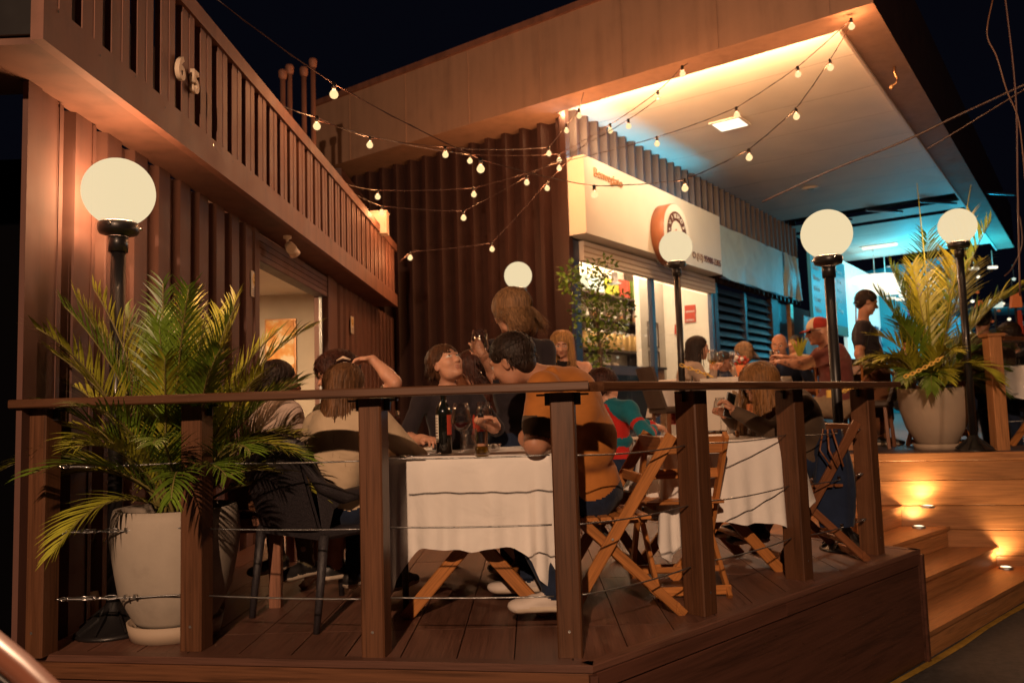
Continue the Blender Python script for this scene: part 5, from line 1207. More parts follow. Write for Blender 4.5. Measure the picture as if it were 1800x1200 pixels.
mbox('board_panel', (q.x-0.02,q.y-0.02,UD+0.25), (q.x+0.26,q.y,UD+0.72), 'label_white', t)
# parked car corner, bottom left
cr_ = thing('parked_car', 'glossy coppery car edge in the bottom left corner', 'car', (-1.35, 1.0, STREET))
P_ = [at(-60,1062,1.35), at(0,1108,1.35), at(52,1150,1.35), at(108,1202,1.35), at(170,1262,1.35)]
perp = V(-0.62, 0.0, -0.78); m = MB(); rows = [[p + perp*0.052*(k/8) + V(0, -0.012*math.sin(math.pi*k/8), 0) for p in P_] for k in range(9)]; m.grid(rows); m.build('roof_pillar', 'car_paint', cr_)
m = MB(); m.grid([[p + perp*0.0525 + V(0,-0.004,0) for p in P_], [p + perp*0.064 + V(0,-0.002,0) for p in P_]]); m.tube([p + perp*0.056 + V(0,-0.004,0) for p in P_], 0.005, 6); m.build('rubber_seal', 'black_paint', cr_)
m = MB(); m.grid([[p + perp*0.066 for p in P_],[p + perp*0.25 for p in P_],[p + perp*0.6 for p in P_]]); m.build('side_window', 'bottle_dark', cr_)
# ================================================================== PLANTS
def frond(base, az, el, L, droop, nleaf, lw, ll, rs, spread=0.75, mb=None):
    """one feather palm frond: rachis curve with folded leaflets; mi 0 = leaf, 1 = stem"""
    d = V(math.cos(az)*math.cos(el), math.sin(az)*math.cos(el), math.sin(el)); p = V(base); pts = [p.copy()]; n = 16
    for i in range(n):
        d = (d + V(0,0,-droop/n*(0.4+1.6*i/n))).normalized(); p = p + d*(L/n); pts.append(p.copy())
    mb.tube(pts, [0.007*(1-0.85*i/n)+0.0012 for i in range(n+1)], 5, 1)
    for k in range(nleaf):
        f = 0.24 + 0.76*k/(nleaf-1); x = f*n; i = min(int(x), n-1); q = pts[i].lerp(pts[i+1], x-i)
        t = (pts[min(i+1, n)] - pts[i]).normalized(); side = t.cross(V(0,0,1))
        if side.length < 0.05: side = V(-math.sin(az), math.cos(az), 0)
        side.normalize(); up = side.cross(t)
        ln = ll*(0.45+0.55*math.sin(math.pi*min(1, (f-0.2)/0.8)**0.8))*rs.uniform(0.85, 1.12)
        for s_ in (-1, 1):
            if rs.random() < 0.04: continue
            fw = spread*(1-0.35*f) + rs.uniform(-0.08, 0.08)
            ld = (side*s_*fw + t*(1-fw*0.35) + up*(0.28+rs.uniform(-0.1,0.12))).normalized()
            pp = q.copy(); w0 = lw*rs.uniform(0.8, 1.1); prev = None; ns = 4
            wd = ld.cross(up).normalized() if ld.cross(up).length > 0.05 else t
            wd = (wd + up*0.35*s_).normalized(); vs = []
            for j in range(ns+1):
                wj = w0*(0.35, 1.0, 0.9, 0.55, 0.04)[j]; vs += [pp - wd*wj/2, pp + wd*wj/2]
                ld = (ld + V(0,0,-0.13*rs.uniform(0.5,1.5))).normalized(); pp = pp + ld*(ln/ns)
            mb.add(vs, [(2*j, 2*j+1, 2*j+3, 2*j+2) for j in range(ns)], 0, False)
def palm(name, label, loc, z0, pot_prof, potmat, soil_r, soil_z, fronds, seed, saucer=None, lw=0.0098):
    t = thing(name, label, 'potted palm', (loc[0], loc[1], z0)); rs = random.Random(seed); c = V(loc[0], loc[1], z0)
    m = MB(); m.lathe(pot_prof, c, 40); m.build('pot', potmat, t)
    m = MB(); m.lathe([(soil_r, soil_z), (soil_r*0.5, soil_z+0.01), (0.0, soil_z+0.015)], c, 24); m.build('soil', 'soil', t)
    if saucer:
        m = MB(); m.lathe(saucer, c, 32); m.build('saucer', 'pot_light', t)
    nst = 9
    for k in range(nst):
        a_ = k*2.4; r_ = 0.09*math.sqrt(k/nst); m = MB(); b0 = c + V(r_*math.cos(a_), r_*math.sin(a_), soil_z-0.01)
        m.tube([b0, b0+V(0.03*math.cos(a_),0.03*math.sin(a_),0.16), b0+V(0.08*math.cos(a_),0.08*math.sin(a_),0.36)], [0.014,0.011,0.007], 6, 0); m.build('cane', 'stem', t)
    for (az, el, L, dr, ll) in fronds:
        a_ = rs.uniform(0, 6.28); r_ = 0.07*rs.random(); m = MB()
        frond(c + V(r_*math.cos(a_), r_*math.sin(a_), soil_z), R(az), R(el), L, dr, 44 if L > 0.8 else 30, lw, ll, rs, 0.62, m)
        m.build('frond', ['leaf_b' if rs.random() < 0.55 else 'leaf_a', 'stem'], t)
    return t
rs_ = random.Random(21); fr = []
for k in range(64):
    az = k*137.5 + rs_.uniform(-15, 15); tier = k/64
    el = 87 - 50*tier**0.85 + rs_.uniform(-6, 6); L = (1.14 if tier < 0.35 else 1.12 - 0.32*tier)*rs_.uniform(0.76, 0.98)
    fr.append((az, el, L, 0.5+0.75*tier+rs_.uniform(-0.15, 0.3), 0.215))
p1 = onz(300, 1112, 0)
PL = (-1.635, 3.66)
palm('potted_palm', 'bushy areca palm in a tall rounded cement pot behind the left railing', PL, 0,
     [(0.0,0.06),(0.165,0.06),(0.18,0.08),(0.24,0.20),(0.268,0.36),(0.278,0.44),(0.272,0.52),(0.262,0.565),(0.24,0.565),(0.245,0.51),(0.25,0.46)], 'pot', 0.245, 0.52, fr, 4,
     [(0.0,0.0),(0.19,0.0),(0.205,0.07),(0.195,0.07),(0.18,0.03),(0.0,0.028)])
rs_ = random.Random(8); fr = []
spec2 = [(20,74,1.9,0.55,0.40),(45,66,1.75,0.7,0.42),(5,58,1.6,0.9,0.42),(-15,62,1.5,0.9,0.4),(110,78,1.2,0.6,0.34),(150,76,1.1,0.8,0.32),(180,68,0.8,1.2,0.28),(210,70,0.9,1.1,0.3),(90,80,1.3,0.4,0.36),(30,50,1.5,1.2,0.4),(60,70,1.9,0.6,0.42),(-5,74,1.75,0.6,0.42),(35,62,1.9,0.8,0.42),(140,80,1.3,0.6,0.34)]
fr += spec2
for k in range(22):
    az = k*137.5; fr.append((az, 62-22*(k/22)+rs_.uniform(-8,8), rs_.uniform(0.6,0.9), 1.5+rs_.uniform(-0.3,0.4), 0.27))
palm('potted_palm', 'tall yellowish palm in a smooth pale pot at the head of the steps', (3.84, 7.70), UD,
     [(0.0,0.05),(0.165,0.05),(0.18,0.065),(0.255,0.20),(0.30,0.36),(0.315,0.50),(0.315,0.575),(0.295,0.575),(0.295,0.52)], 'pot_light', 0.29, 0.52, fr, 9,
     [(0.0,0.0),(0.2,0.0),(0.205,0.055),(0.19,0.055),(0.18,0.03),(0.0,0.028)], 0.020)
# two dry spear shoots of the right palm
pr = [o for o in bpy.data.objects if o.name == 'potted_palm.001'][0]
for (px, py) in ((1612, 322), (1707, 325)):
    q = at(px, py, 7.6); m = MB(); b0 = V(3.84, 7.70, UD+0.52); m.tube([b0, b0.lerp(q, 0.5)+V(0.02,0,0.05), q], [0.010,0.007,0.003], 6); m.build('spear_shoot', 'leaf_b', pr)
# small pot plant lower left
q = onz(152, 1092, 0); q = V(-1.90, 3.92, 0); q = at(152, 1085, 3.95); q.z = 0
t = thing('small_pot_plant', 'small feathery plant in a pale pot in the dark left corner', 'pot plant', tuple(q))
m = MB(); m.lathe([(0.0,0.0),(0.05,0.0),(0.068,0.03),(0.072,0.11),(0.066,0.14),(0.06,0.14),(0.06,0.12)], q, 20); m.build('pot', 'pot_light', t)
m = MB(); m.lathe([(0.06,0.125),(0.0,0.13)], q, 16); m.build('soil', 'soil', t)
for k in range(26):
    a_ = k*2.4; m = MB(); r_ = random.Random(k); e_ = V(0.10*math.cos(a_)*r_.uniform(.3,1), 0.10*math.sin(a_)*r_.uniform(.3,1), 0.2+0.14*r_.random()); b0 = q+V(0,0,0.13)
    m.tube([b0, b0+e_*0.5+V(0,0,0.03), b0+e_], 0.0018, 4, 1)
    for j in range(14):
        f = 0.25+0.75*j/14; c_ = b0+e_*f; dd = V(r_.uniform(-1,1), r_.uniform(-1,1), r_.uniform(-.2,.8)).normalized()*0.025; ss = V(r_.uniform(-1,1), r_.uniform(-1,1), 0).normalized()*0.004
        m.add([c_, c_+dd*0.5+ss, c_+dd, c_+dd*0.5-ss], [(0,1,2,3)], 0)
    m.build('sprig', ['leaf_a', 'stem'], t)
# slim tree in front of the shop glass
def tree(loc, z0, seed):
    r_ = random.Random(seed); c = V(loc[0], loc[1], z0)
    t = thing('small_tree', 'slim leafy citrus tree standing in front of the shop glass', 'tree', tuple(c))
    m = MB(); m.lathe([(0.0,0.0),(0.13,0.0),(0.17,0.32),(0.16,0.32),(0.15,0.28),(0.0,0.28)], c, 20); m.build('pot', 'black_paint', t)
    m = MB(); m.tube([c+V(0,0,0.27), c+V(0.01,0,0.7), c+V(0.03,0,1.1), c+V(0.0,0.02,1.5), c+V(0.02,0,1.9)], [0.03,0.024,0.02,0.014,0.007], 8); m.build('trunk', 'bark', t)
    blobs = [(0.02,0,0.98,0.14),(0.0,0,1.2,0.2),(0.12,0.03,1.35,0.22),(-0.12,0,1.42,0.22),(0.26,0,1.55,0.2),(0.02,0.05,1.6,0.22),(-0.14,-0.04,1.72,0.2),(0.10,0,1.86,0.18),(0.33,0,1.72,0.14),(-0.27,0,1.95,0.16),(-0.12,0,2.04,0.16),(0.06,0,2.1,0.14),(-0.36,0,1.9,0.08),(-0.32,0.02,2.1,0.13),(0.16,0,2.2,0.10)]
    for i, (x, y, z, rad) in enumerate(blobs):
        m = MB(); b0 = c+V(0.02,0,max(0.8, z-0.35)); e_ = c+V(x,y,z)
        m.tube([b0, b0.lerp(e_,0.5)+V(0,0,0.02), e_], [0.008,0.006,0.003], 5, 1)
        for k in range(int(75*(rad/0.2)**2)+10):
            d = V(r_.gauss(0,1), r_.gauss(0,1), r_.gauss(0,1)).normalized()*rad*r_.random()**0.4; q = e_ + d
            dd = (d.normalized()*0.6 + V(r_.uniform(-1,1), r_.uniform(-1,1), r_.uniform(-.6,1))).normalized()*r_.uniform(0.055,0.08); ss = dd.cross(V(r_.uniform(-1,1), r_.uniform(-1,1), 1)).normalized()*0.021
            m.add([q, q+dd*0.35+ss, q+dd, q+dd*0.4-ss], [(0,1,2,3)], 0)
        m.build('leaf_cluster', ['tree_leaf' if i % 3 else 'leaf_a', 'bark'], t)
ql = at(1052, 640, 9.4); tree((ql.x, ql.y), UD, 3)
q = at(1405, 612, 9.6); t = thing('background_plant', 'small green plant between the bald man and the man in the red cap', 'plant', tuple(q))
for k in range(14): a_ = k*2.4; m = MB(); m.add([q+V(0,0,-0.15), q+V(0.05*math.cos(a_)+0.01,0.05*math.sin(a_),0.0), q+V(0.12*math.cos(a_),0.12*math.sin(a_),0.14), q+V(0.05*math.cos(a_)-0.015,0.05*math.sin(a_),0.02)], [(0,1,2,3)]); m.build('leaf', 'leaf_b', t)
# ================================================================== PEOPLE
# A body is grown as one continuous surface from a blended distance field (numpy), then meshed with surface nets.
def basis(f, u):
    f = V(f).normalized(); u = V(u); r = f.cross(u).normalized(); u = r.cross(f).normalized()
    return Matrix((r, f, u)).transposed()          # columns: right, forward, up
class Field:
    def __init__(s): s.p = []
    def cone(s, a, b, ra, rb, tag='skin', k=0.02, sq=None):
        """tapered capsule; sq = (axis, factor): flattened by factor along axis"""
        s.p.append(('c', np.array(a, float), np.array(b, float), ra, rb, tag, k, sq)); return s
    def ell(s, c, r, tag='skin', k=0.02, rot=None):
        s.p.append(('e', np.array(c, float), np.array(r, float), np.array(rot if rot is not None else Matrix.Identity(3), float), 0, tag, k, None)); return s
    def cut(s, c, r, k=0.01, rot=None):
        s.p.append(('x', np.array(c, float), np.array(r, float), np.array(rot if rot is not None else Matrix.Identity(3), float), 0, None, k, None)); return s
    @staticmethod
    def ev(q, P):
        t = q[0]
        if t == 'c':
            _, a, b, ra, rb, tg, k, sq = q
            ba = b-a; X = P-a
            if sq is not None:
                ax, f = np.array(sq[0], float), sq[1]; pr = X@ax; X = X + pr[..., None]*ax*(1/f-1)
                bb = ba@ax; ba = ba + bb*ax*(1/f-1)
            tt = np.clip((X@ba)/max(1e-9, ba@ba), 0, 1)
            return np.linalg.norm(X - tt[..., None]*ba, axis=-1) - (ra+(rb-ra)*tt)
        _, c, r, rot = q[:4]; X = (P-c)@rot
        k0 = np.linalg.norm(X/r, axis=-1); k1 = np.linalg.norm(X/(r*r), axis=-1)
        return k0*(k0-1)/np.maximum(k1, 1e-6)
    @staticmethod
    def bb(q):
        if q[0] == 'c': r = max(q[3], q[4]); return np.minimum(q[1], q[2])-r, np.maximum(q[1], q[2])+r
        r = q[2].max(); return q[1]-r, q[1]+r
    def mesh(s, res, noise=0.0, seed=0, hc=None):
        lo = np.min([s.bb(q)[0] for q in s.p if q[0] != 'x'], 0)-0.03; hi = np.max([s.bb(q)[1] for q in s.p if q[0] != 'x'], 0)+0.03
        n = np.ceil((hi-lo)/res).astype(int)+1
        F = np.full(n, 0.25, np.float32); ax = [lo[i]+res*np.arange(n[i]) for i in range(3)]
        for q in s.p:
            k = q[6]; a, b = s.bb(q); m = 0.035 + k
            i0 = np.maximum(((a-m-lo)/res).astype(int), 0); i1 = np.minimum(((b+m-lo)/res).astype(int)+2, n)
            if (i1 <= i0).any(): continue
            sl = tuple(slice(i0[i], i1[i]) for i in range(3))
            G = np.stack(np.meshgrid(*[ax[i][sl[i]] for i in range(3)], indexing='ij'), -1)
            d = s.ev(q, G).astype(np.float32); f = F[sl]
            if q[0] == 'x': h = np.maximum(k-np.abs(f+d), 0)/k; F[sl] = np.maximum(f, -d)+h*h*k/4
            else: h = np.maximum(k-np.abs(f-d), 0)/k; F[sl] = np.minimum(f, d)-h*h*k/4
        if noise:
            x, y, z = np.meshgrid(*ax, indexing='ij', sparse=True)
            w = np.sin(23*x+9*z+seed)*np.sin(19*y-13*z+2*seed)+0.6*np.sin(41*x-17*y+29*z+seed*3)*np.sin(31*z+25*y)
            w = w + 0.5*np.sin(70*x+30*z+seed)*np.sin(55*z-20*y)
            if hc is not None: w = w*np.clip((np.sqrt((x-hc[0])**2+(y-hc[1])**2+(z-hc[2])**2)-0.14)/0.05, 0, 1)
            F = F + (noise*w).astype(np.float32)*(F > -0.03)
        return s.nets(F, lo, res)
    @staticmethod
    def nets(F, lo, res):
        n = F.shape; ins = F < 0
        acc = np.zeros((int(np.prod([k-1 for k in n])), 3), np.float32); cnt = np.zeros(len(acc), np.float32)
        cs = (n[0]-1, n[1]-1, n[2]-1); quads = []
        cid = lambda I: (I[:, 0]*cs[1]+I[:, 1])*cs[2]+I[:, 2]
        for a in range(3):
            sa = [slice(None)]*3; sb = [slice(None)]*3; sa[a] = slice(0, -1); sb[a] = slice(1, None)
            A, B = F[tuple(sa)], F[tuple(sb)]; cr = (ins[tuple(sa)] != ins[tuple(sb)])
            I = np.argwhere(cr)
            if len(I) == 0: continue
            va, vb = A[cr], B[cr]; t = va/(va-vb); P = I.astype(np.float32); P[:, a] += t
            u, w = [(1, 2), (2, 0), (0, 1)][a]
            ok = (I[:, u] > 0) & (I[:, w] > 0) & (I[:, u] < n[u]-1) & (I[:, w] < n[w]-1)
            I, P, va = I[ok], P[ok], va[ok]; cells = []
            for du, dw_ in ((-1, -1), (0, -1), (0, 0), (-1, 0)):
                J = I.copy(); J[:, u] += du; J[:, w] += dw_; c = cid(J); cells.append(c)
                np.add.at(acc, c, P); np.add.at(cnt, c, 1)
            Q = np.stack(cells, 1); fl = va > 0; Q[fl] = Q[fl][:, ::-1]; quads.append(Q)
        Q = np.concatenate(quads); used = np.unique(Q); mp = np.full(len(acc), -1, np.int64); mp[used] = np.arange(len(used))
        return acc[used]/cnt[used][:, None]*res+lo, mp[Q]
    def tags(s, P, names):
        best = np.full(len(P), 9.0); bi = np.zeros(len(P), int)
        for q in s.p:
            if q[0] == 'x': continue
            a, b = s.bb(q); m = ((P > a-0.06) & (P < b+0.06)).all(1)
            if not m.any(): continue
            d = s.ev(q, P[m]); i = np.where(m)[0]; w = d < best[i]; best[i[w]] = d[w]; bi[i[w]] = names.index(q[5])
        return bi
def to_mesh(name, verts, faces, mats, mi, origin):
    me = bpy.data.meshes.new(name); nv, nf = len(verts), len(faces)
    me.vertices.add(nv); me.vertices.foreach_set('co', (verts-np.array(origin)).astype(np.float32).ravel())
    me.loops.add(nf*4); me.loops.foreach_set('vertex_index', faces.astype(np.int32).ravel())
    me.polygons.add(nf); me.polygons.foreach_set('loop_start', np.arange(0, nf*4, 4, dtype=np.int32)); me.polygons.foreach_set('loop_total', np.full(nf, 4, np.int32))
    for m in mats: me.materials.append(M[m])
    me.polygons.foreach_set('material_index', mi.astype(np.int32)); me.polygons.foreach_set('use_smooth', np.ones(nf, bool)); me.update(calc_edges=True)
    o = bpy.data.objects.new(name, me); col.objects.link(o); return o

def ik(a, c, l1, l2, pole):
    a, c = V(a), V(c); d = c-a; L = min(d.length, (l1+l2)*0.995); dn = d.normalized(); c = a+dn*L
    x = (l1*l1-l2*l2+L*L)/(2*L); h = math.sqrt(max(0, l1*l1-x*x)); p = V(pole); p = p-dn*p.dot(dn)
    p = p.normalized() if p.length > 1e-4 else V(0,0,-1)
    return a+dn*x+p*h, c
def hand(F, w, d, nrm, curl, s=1.0, tg='skin', spread=0.18, thumb=1, near=True):
    """palm, four unequal fingers with two bends, and a thumb off the side of the palm"""
    B = basis(d, nrm); r, f, u = (B.col[i].copy() for i in range(3)); w = V(w)
    pc = w+f*0.045*s
    F.cone(w, w+f*0.035*s, 0.025*s, 0.03*s, tg, 0.015, (tuple(u), 0.62))
    F.ell(pc+f*0.005, (0.040*s, 0.050*s, 0.015*s), tg, 0.012, [[r.x,f.x,u.x],[r.y,f.y,u.y],[r.z,f.z,u.z]])
    for i, (x, L) in enumerate(((-0.030, 0.060), (-0.010, 0.071), (0.011, 0.067), (0.030, 0.052))):
        b0 = pc+r*x*s+f*0.036*s; dd = (f+r*x*spread/0.03).normalized(); cu = curl*(1+0.12*i)
        a1 = cu*R(48); d1_ = dd*math.cos(a1)-u*math.sin(a1); p1_ = b0+d1_*L*0.5*s
        a2 = a1+cu*R(62); d2_ = dd*math.cos(a2)-u*math.sin(a2); p2_ = p1_+d2_*L*0.5*s
        rr = (0.0088 if near else 0.0098)*s
        F.cone(b0-dd*0.01, p1_, rr*1.05, rr, tg, 0.006); F.cone(p1_, p2_, rr, rr*0.82, tg, 0.005)
    t0 = w+f*0.018*s-r*0.026*s*thumb; t1 = t0+(f*0.55-r*0.75*thumb-u*0.35).normalized()*0.036*s; t2 = t1+(f*0.85-r*0.15*thumb-u*0.5*max(0.3,curl)).normalized()*0.032*s
    F.cone(t0, t1, 0.0135*s, 0.0105*s, tg, 0.01); F.cone(t1, t2, 0.0105*s, 0.0085*s, tg, 0.006)
def head(F, c, B, s=1.0, fem=False, child=False, mouth_open=False, scalp='skin', gaze=(0, 0)):
    r, f, u = (B.col[i].copy() for i in range(3)); rt = [[r.x,f.x,u.x],[r.y,f.y,u.y],[r.z,f.z,u.z]]
    W = lambda x, y, z: c+(r*x+f*y+u*z)*s
    E = lambda p, rad, tg='skin', k=0.02: F.ell(W(*p), tuple(a*s for a in rad), tg, k, rt)
    E((0,-0.014,0.030), (0.076,0.096,0.086), scalp, 0.02)
    E((0,0.028,-0.025), (0.060 if fem else 0.064, 0.062, 0.078), 'skin', 0.03)
    F.cone(W(-0.028,0.025,-0.075), W(0.028,0.025,-0.075), 0.028*s, 0.028*s, 'skin', 0.035)
    E((0,0.068,-0.094), (0.017 if fem else 0.021, 0.016, 0.015), 'skin', 0.028)
    for x in (-1, 1):
        E((x*0.038,0.060,-0.022), (0.024,0.024,0.024), 'skin', 0.02)
        F.cone(W(x*0.012,0.083,0.028), W(x*0.046,0.070,0.030), 0.010*s, 0.008*s, 'skin', 0.012)
        E((x*0.076,-0.006,-0.006), (0.009,0.019,0.031), 'skin', 0.006); F.cut(W(x*0.085,0.0,-0.002), (0.005*s,0.009*s,0.016*s), 0.004, rt)
    for x in (-1, 1): F.cut(W(x*0.031,0.098,0.010), (0.019*s,0.017*s,0.013*s), 0.012, rt)
    F.cone(W(0,0.084,0.008), W(0,0.108 if not child else 0.100,-0.026), 0.0085*s, 0.0125*s, 'skin', 0.012)
    for x in (-1, 1): E((x*0.012,0.096,-0.030), (0.009,0.009,0.008), 'skin', 0.006)
    E((0,0.086,-0.0565), (0.020,0.009,0.0048), 'lip', 0.004); E((0,0.084,-0.066), (0.017,0.009,0.0058), 'lip', 0.004)
    F.cut(W(0,0.100,-0.0615), (0.020*s,0.010*s,0.0016*s if not mouth_open else 0.004*s), 0.002, rt)
    for x in (-1, 1):
        E((x*0.031,0.0765,0.010), (0.0125,0.0115,0.0085), 'eye', 0.002)
        E((x*0.031+gaze[0]*0.005,0.0845,0.010+gaze[1]*0.004), (0.0058,0.0052,0.0062), 'iris', 0.001)
        F.cone(W(x*0.018,0.0885,0.021), W(x*0.044,0.0785,0.020), 0.0045*s, 0.0035*s, 'skin', 0.004)
        F.cone(W(x*0.014,0.0925,0.034), W(x*0.047,0.078,0.036), 0.0036*s, 0.0028*s, 'brow', 0.003)
        E((x*0.031,0.080,-0.001), (0.014,0.006,0.0035), 'skin', 0.004)
def hair_cap(c, B, s, kind, seed, nst, length, mat, part=0.0, extra=None, width=0.0035, drop_to=None, vol=1.0, nseg=8, bald_front=False, wavy=0.0):
    """scalp volume plus combed strands; returns (verts, quads) for the child 'hair'"""
    r_ = random.Random(seed); r, f, u = (B.col[i].copy() for i in range(3)); rt = [[r.x,f.x,u.x],[r.y,f.y,u.y],[r.z,f.z,u.z]]
    W = lambda x, y, z: c+(r*x+f*y+u*z)*s
    F = Field()
    if kind == 'short':
        F.ell(W(0,-0.020,0.040), (0.083*s*vol,0.099*s*vol,0.088*s*vol), 'h', 0.01, rt); F.ell(W(0,-0.055,-0.02), (0.068*s,0.052*s,0.065*s), 'h', 0.02, rt)
        F.cut(W(0,0.115,-0.030), (0.085*s,0.085*s,0.098*s), 0.012, rt)
        for x in (-1, 1): F.cut(W(x*0.09,0.018,-0.035), (0.030*s,0.040*s,0.050*s), 0.01, rt)
    else:
        F.ell(W(0,-0.022,0.038), (0.090*s*vol,0.103*s*vol,0.092*s*vol), 'h', 0.01, rt); F.ell(W(0,-0.060,-0.03), (0.078*s*vol,0.056*s*vol,0.085*s), 'h', 0.03, rt)
        F.cut(W(0,0.125,-0.035), (0.078*s,0.090*s,0.105*s), 0.012, rt)
        for x in (-1, 1): F.cut(W(x*0.092,0.055,-0.045), (0.032*s,0.050*s,0.075*s), 0.01, rt)
    if extra: extra(F, W, rt)
    v, q = F.mesh(0.0085, 0.0012, seed)
    vs = [tuple(x) for x in v]; fs = [tuple(x) for x in q]; smooth = len(fs)
    cc = W(0,-0.022,0.034); rad = V(0.088*vol, 0.103*vol, 0.091*vol)*s*1.01
    Bi = B.transposed(); down = V(0,0,-1)
    for i in range(nst):
        for _try in range(20):
            d = V(r_.gauss(0,1), r_.gauss(0,1), r_.gauss(0,1)).normalized()
            if kind == 'short':
                if d.z > -0.55 and not (d.y > 0.45 and d.z < 0.42) and not (abs(d.x) > 0.55 and d.y > 0.0 and d.z < 0.05) and not (bald_front and d.y > 0.1 and d.z > 0.3): break
            else:
                if d.z > -0.1 and not (d.y > 0.5 and d.z < 0.55) and not (d.y > 0.12 and d.z < 0.35): break
        p = V(d.x*rad.x, d.y*rad.y, d.z*rad.z)*r_.uniform(1.0,1.045); sgn = 1 if p.x-part*s > 0 else -1
        P = [cc + B@(p*0.985)]; L = length*r_.uniform(0.55, 1.15)*s; step = L/nseg; fall = False
        jit = V(r_.gauss(0,1), r_.gauss(0,1), r_.gauss(0,1))*0.10; ph = r_.uniform(0, 6.3)
        for j in range(nseg):
            loc = Bi@(P[-1]-cc); nn = V(loc.x/rad.x**2, loc.y/rad.y**2, loc.z/rad.z**2).normalized(); wn = B@nn
            if kind == 'short': dr = B@V(sgn*0.35, 0.75 if loc.z > 0.02 else -0.2, -0.35 if loc.z > 0.02 else -0.9)
            else: dr = B@V(sgn*1.1*(1-min(1, j/3)), -0.75, 0)*0.9 + down*1.0
            dr = (dr+jit).normalized(); e = (loc.x/rad.x)**2+(loc.y/rad.y)**2+(loc.z/rad.z)**2
            if wn.z > -0.15 and e < 1.6 and kind != 'x': dr = (dr-wn*dr.dot(wn)).normalized() + wn*(0.02 if e < 1.08 else -0.15)
            else:
                if drop_to is not None: dr = (down + V(drop_to)*0.5 + jit*0.6).normalized()
            if wavy: dr = dr + B@V(math.sin(ph+j*1.5), math.cos(ph+j*1.5), 0)*wavy
            P.append(P[-1]+dr.normalized()*step)
        wv = (P[1]-P[0]).cross(B@V(d)).normalized()
        o = len(vs)
        for j, pp in enumerate(P): ww = wv*width*s*(1.0 if j < nseg-1 else 0.3)*(0.5 if j == 0 else 1); vs += [tuple(pp-ww*0.5), tuple(pp+ww*0.5)]
        fs += [(o+2*j, o+2*j+1, o+2*j+3, o+2*j+2) for j in range(nseg)]
    return np.array(vs), np.array(fs), smooth

MS = dict(eye='eye_white', iris='iris_brown', lip='lips', brow='hair_dark')
M['eye_white'] = plain('eye_white', (0.6,0.56,0.5), 0.2, var=0, bmp=0); M['iris_brown'] = plain('iris_brown', (0.02,0.010,0.006), 0.1, var=0, bmp=0)
M['lips'] = plain('lips', (0.42,0.19,0.13), 0.4, var=0.05, bmp=0)
M['skin_light'] = skin('skin_light', (0.60,0.33,0.22)); M['skin_mid'] = skin('skin_mid', (0.46,0.235,0.145)); M['skin_tan'] = skin('skin_tan', (0.34,0.165,0.10)); M['skin_dark'] = skin('skin_dark', (0.17,0.08,0.05))
M['hair_dark'] = hairmat('hair_dark_brown', (0.022,0.011,0.007)); M['hair_brown'] = hairmat('hair_brown', (0.085,0.035,0.014)); M['hair_red'] = hairmat('hair_auburn', (0.045,0.012,0.006))
M['hair_blond'] = hairmat('hair_golden', (0.40,0.215,0.075)); M['hair_bob'] = hairmat('hair_dark_blond', (0.20,0.105,0.045)); M['hair_gray'] = hairmat('hair_greying_blond', (0.27,0.17,0.09)); M['hair_long'] = hairmat('hair_light_brown', (0.13,0.058,0.022)); M['hair_amber'] = hairmat('hair_amber', (0.22,0.10,0.030))
M['polo_orange'] = fabric('orange_polo', (0.40,0.145,0.030), 0.85, 0.10, 0.55, 7); M['dark_tee'] = fabric('dark_tee', (0.022,0.017,0.021), 0.9, 0.15, 0.35, 7)
M['beige_top'] = fabric('beige_top', (0.56,0.43,0.29), 0.75, 0.06, 0.45, 7); M['white_blouse'] = fabric('white_blouse', (0.56,0.43,0.36), 0.85, 0.05, 0.6, 9)
M['jeans'] = fabric('dark_jeans', (0.012,0.020,0.045), 0.9, 0.25, 0.3, 16); M['khaki'] = fabric('khaki_trousers', (0.26,0.19,0.12), 0.9, 0.1, 0.3); M['maroon'] = fabric('maroon_tee', (0.135,0.040,0.034), 0.9, 0.12, 0.3, 7)
M['brown_top'] = fabric('brown_top', (0.075,0.048,0.030), 0.85, 0.15, 0.4, 7); M['apron'] = fabric('brown_apron', (0.16,0.065,0.028), 0.85, 0.12, 0.3, 6); M['grey_beige'] = fabric('grey_beige_sweater', (0.42,0.32,0.25), 0.9, 0.06, 0.4, 8)
M['polka'] = spotted('polka_dot_fabric', (0.095,0.078,0.042), (0.5,0.42,0.33), 22, 0.30, 0.34); M['leopard'] = spotted('leopard_print', (0.15,0.062,0.026), (0.012,0.008,0.006), 26, 0.16, 0.20, (0.13,0.055,0.02))
M['trainer'] = plain('white_trainer', (0.55,0.48,0.43), 0.6, var=0.06); M['sole'] = plain('shoe_sole', (0.5,0.42,0.33), 0.7, var=0.05); M['shoe_dark'] = plain('dark_shoe', (0.02,0.018,0.018), 0.5)
M['red_cloth'] = fabric('red_cloth', (0.45,0.02,0.015)); M['teal_cloth'] = fabric('teal_cloth', (0.008,0.13,0.17)); M['trim_white'] = plain('trim_white', (0.6,0.48,0.33), 0.8, var=0.05)
M['tattoo'] = spotted('tattooed_skin', (0.36,0.18,0.11), (0.10,0.055,0.045), 16, 0.10, 0.45)
M['cap_red'] = fabric('red_cap', (0.30,0.028,0.018)); M['black_top'] = fabric('black_top', (0.012,0.011,0.012))

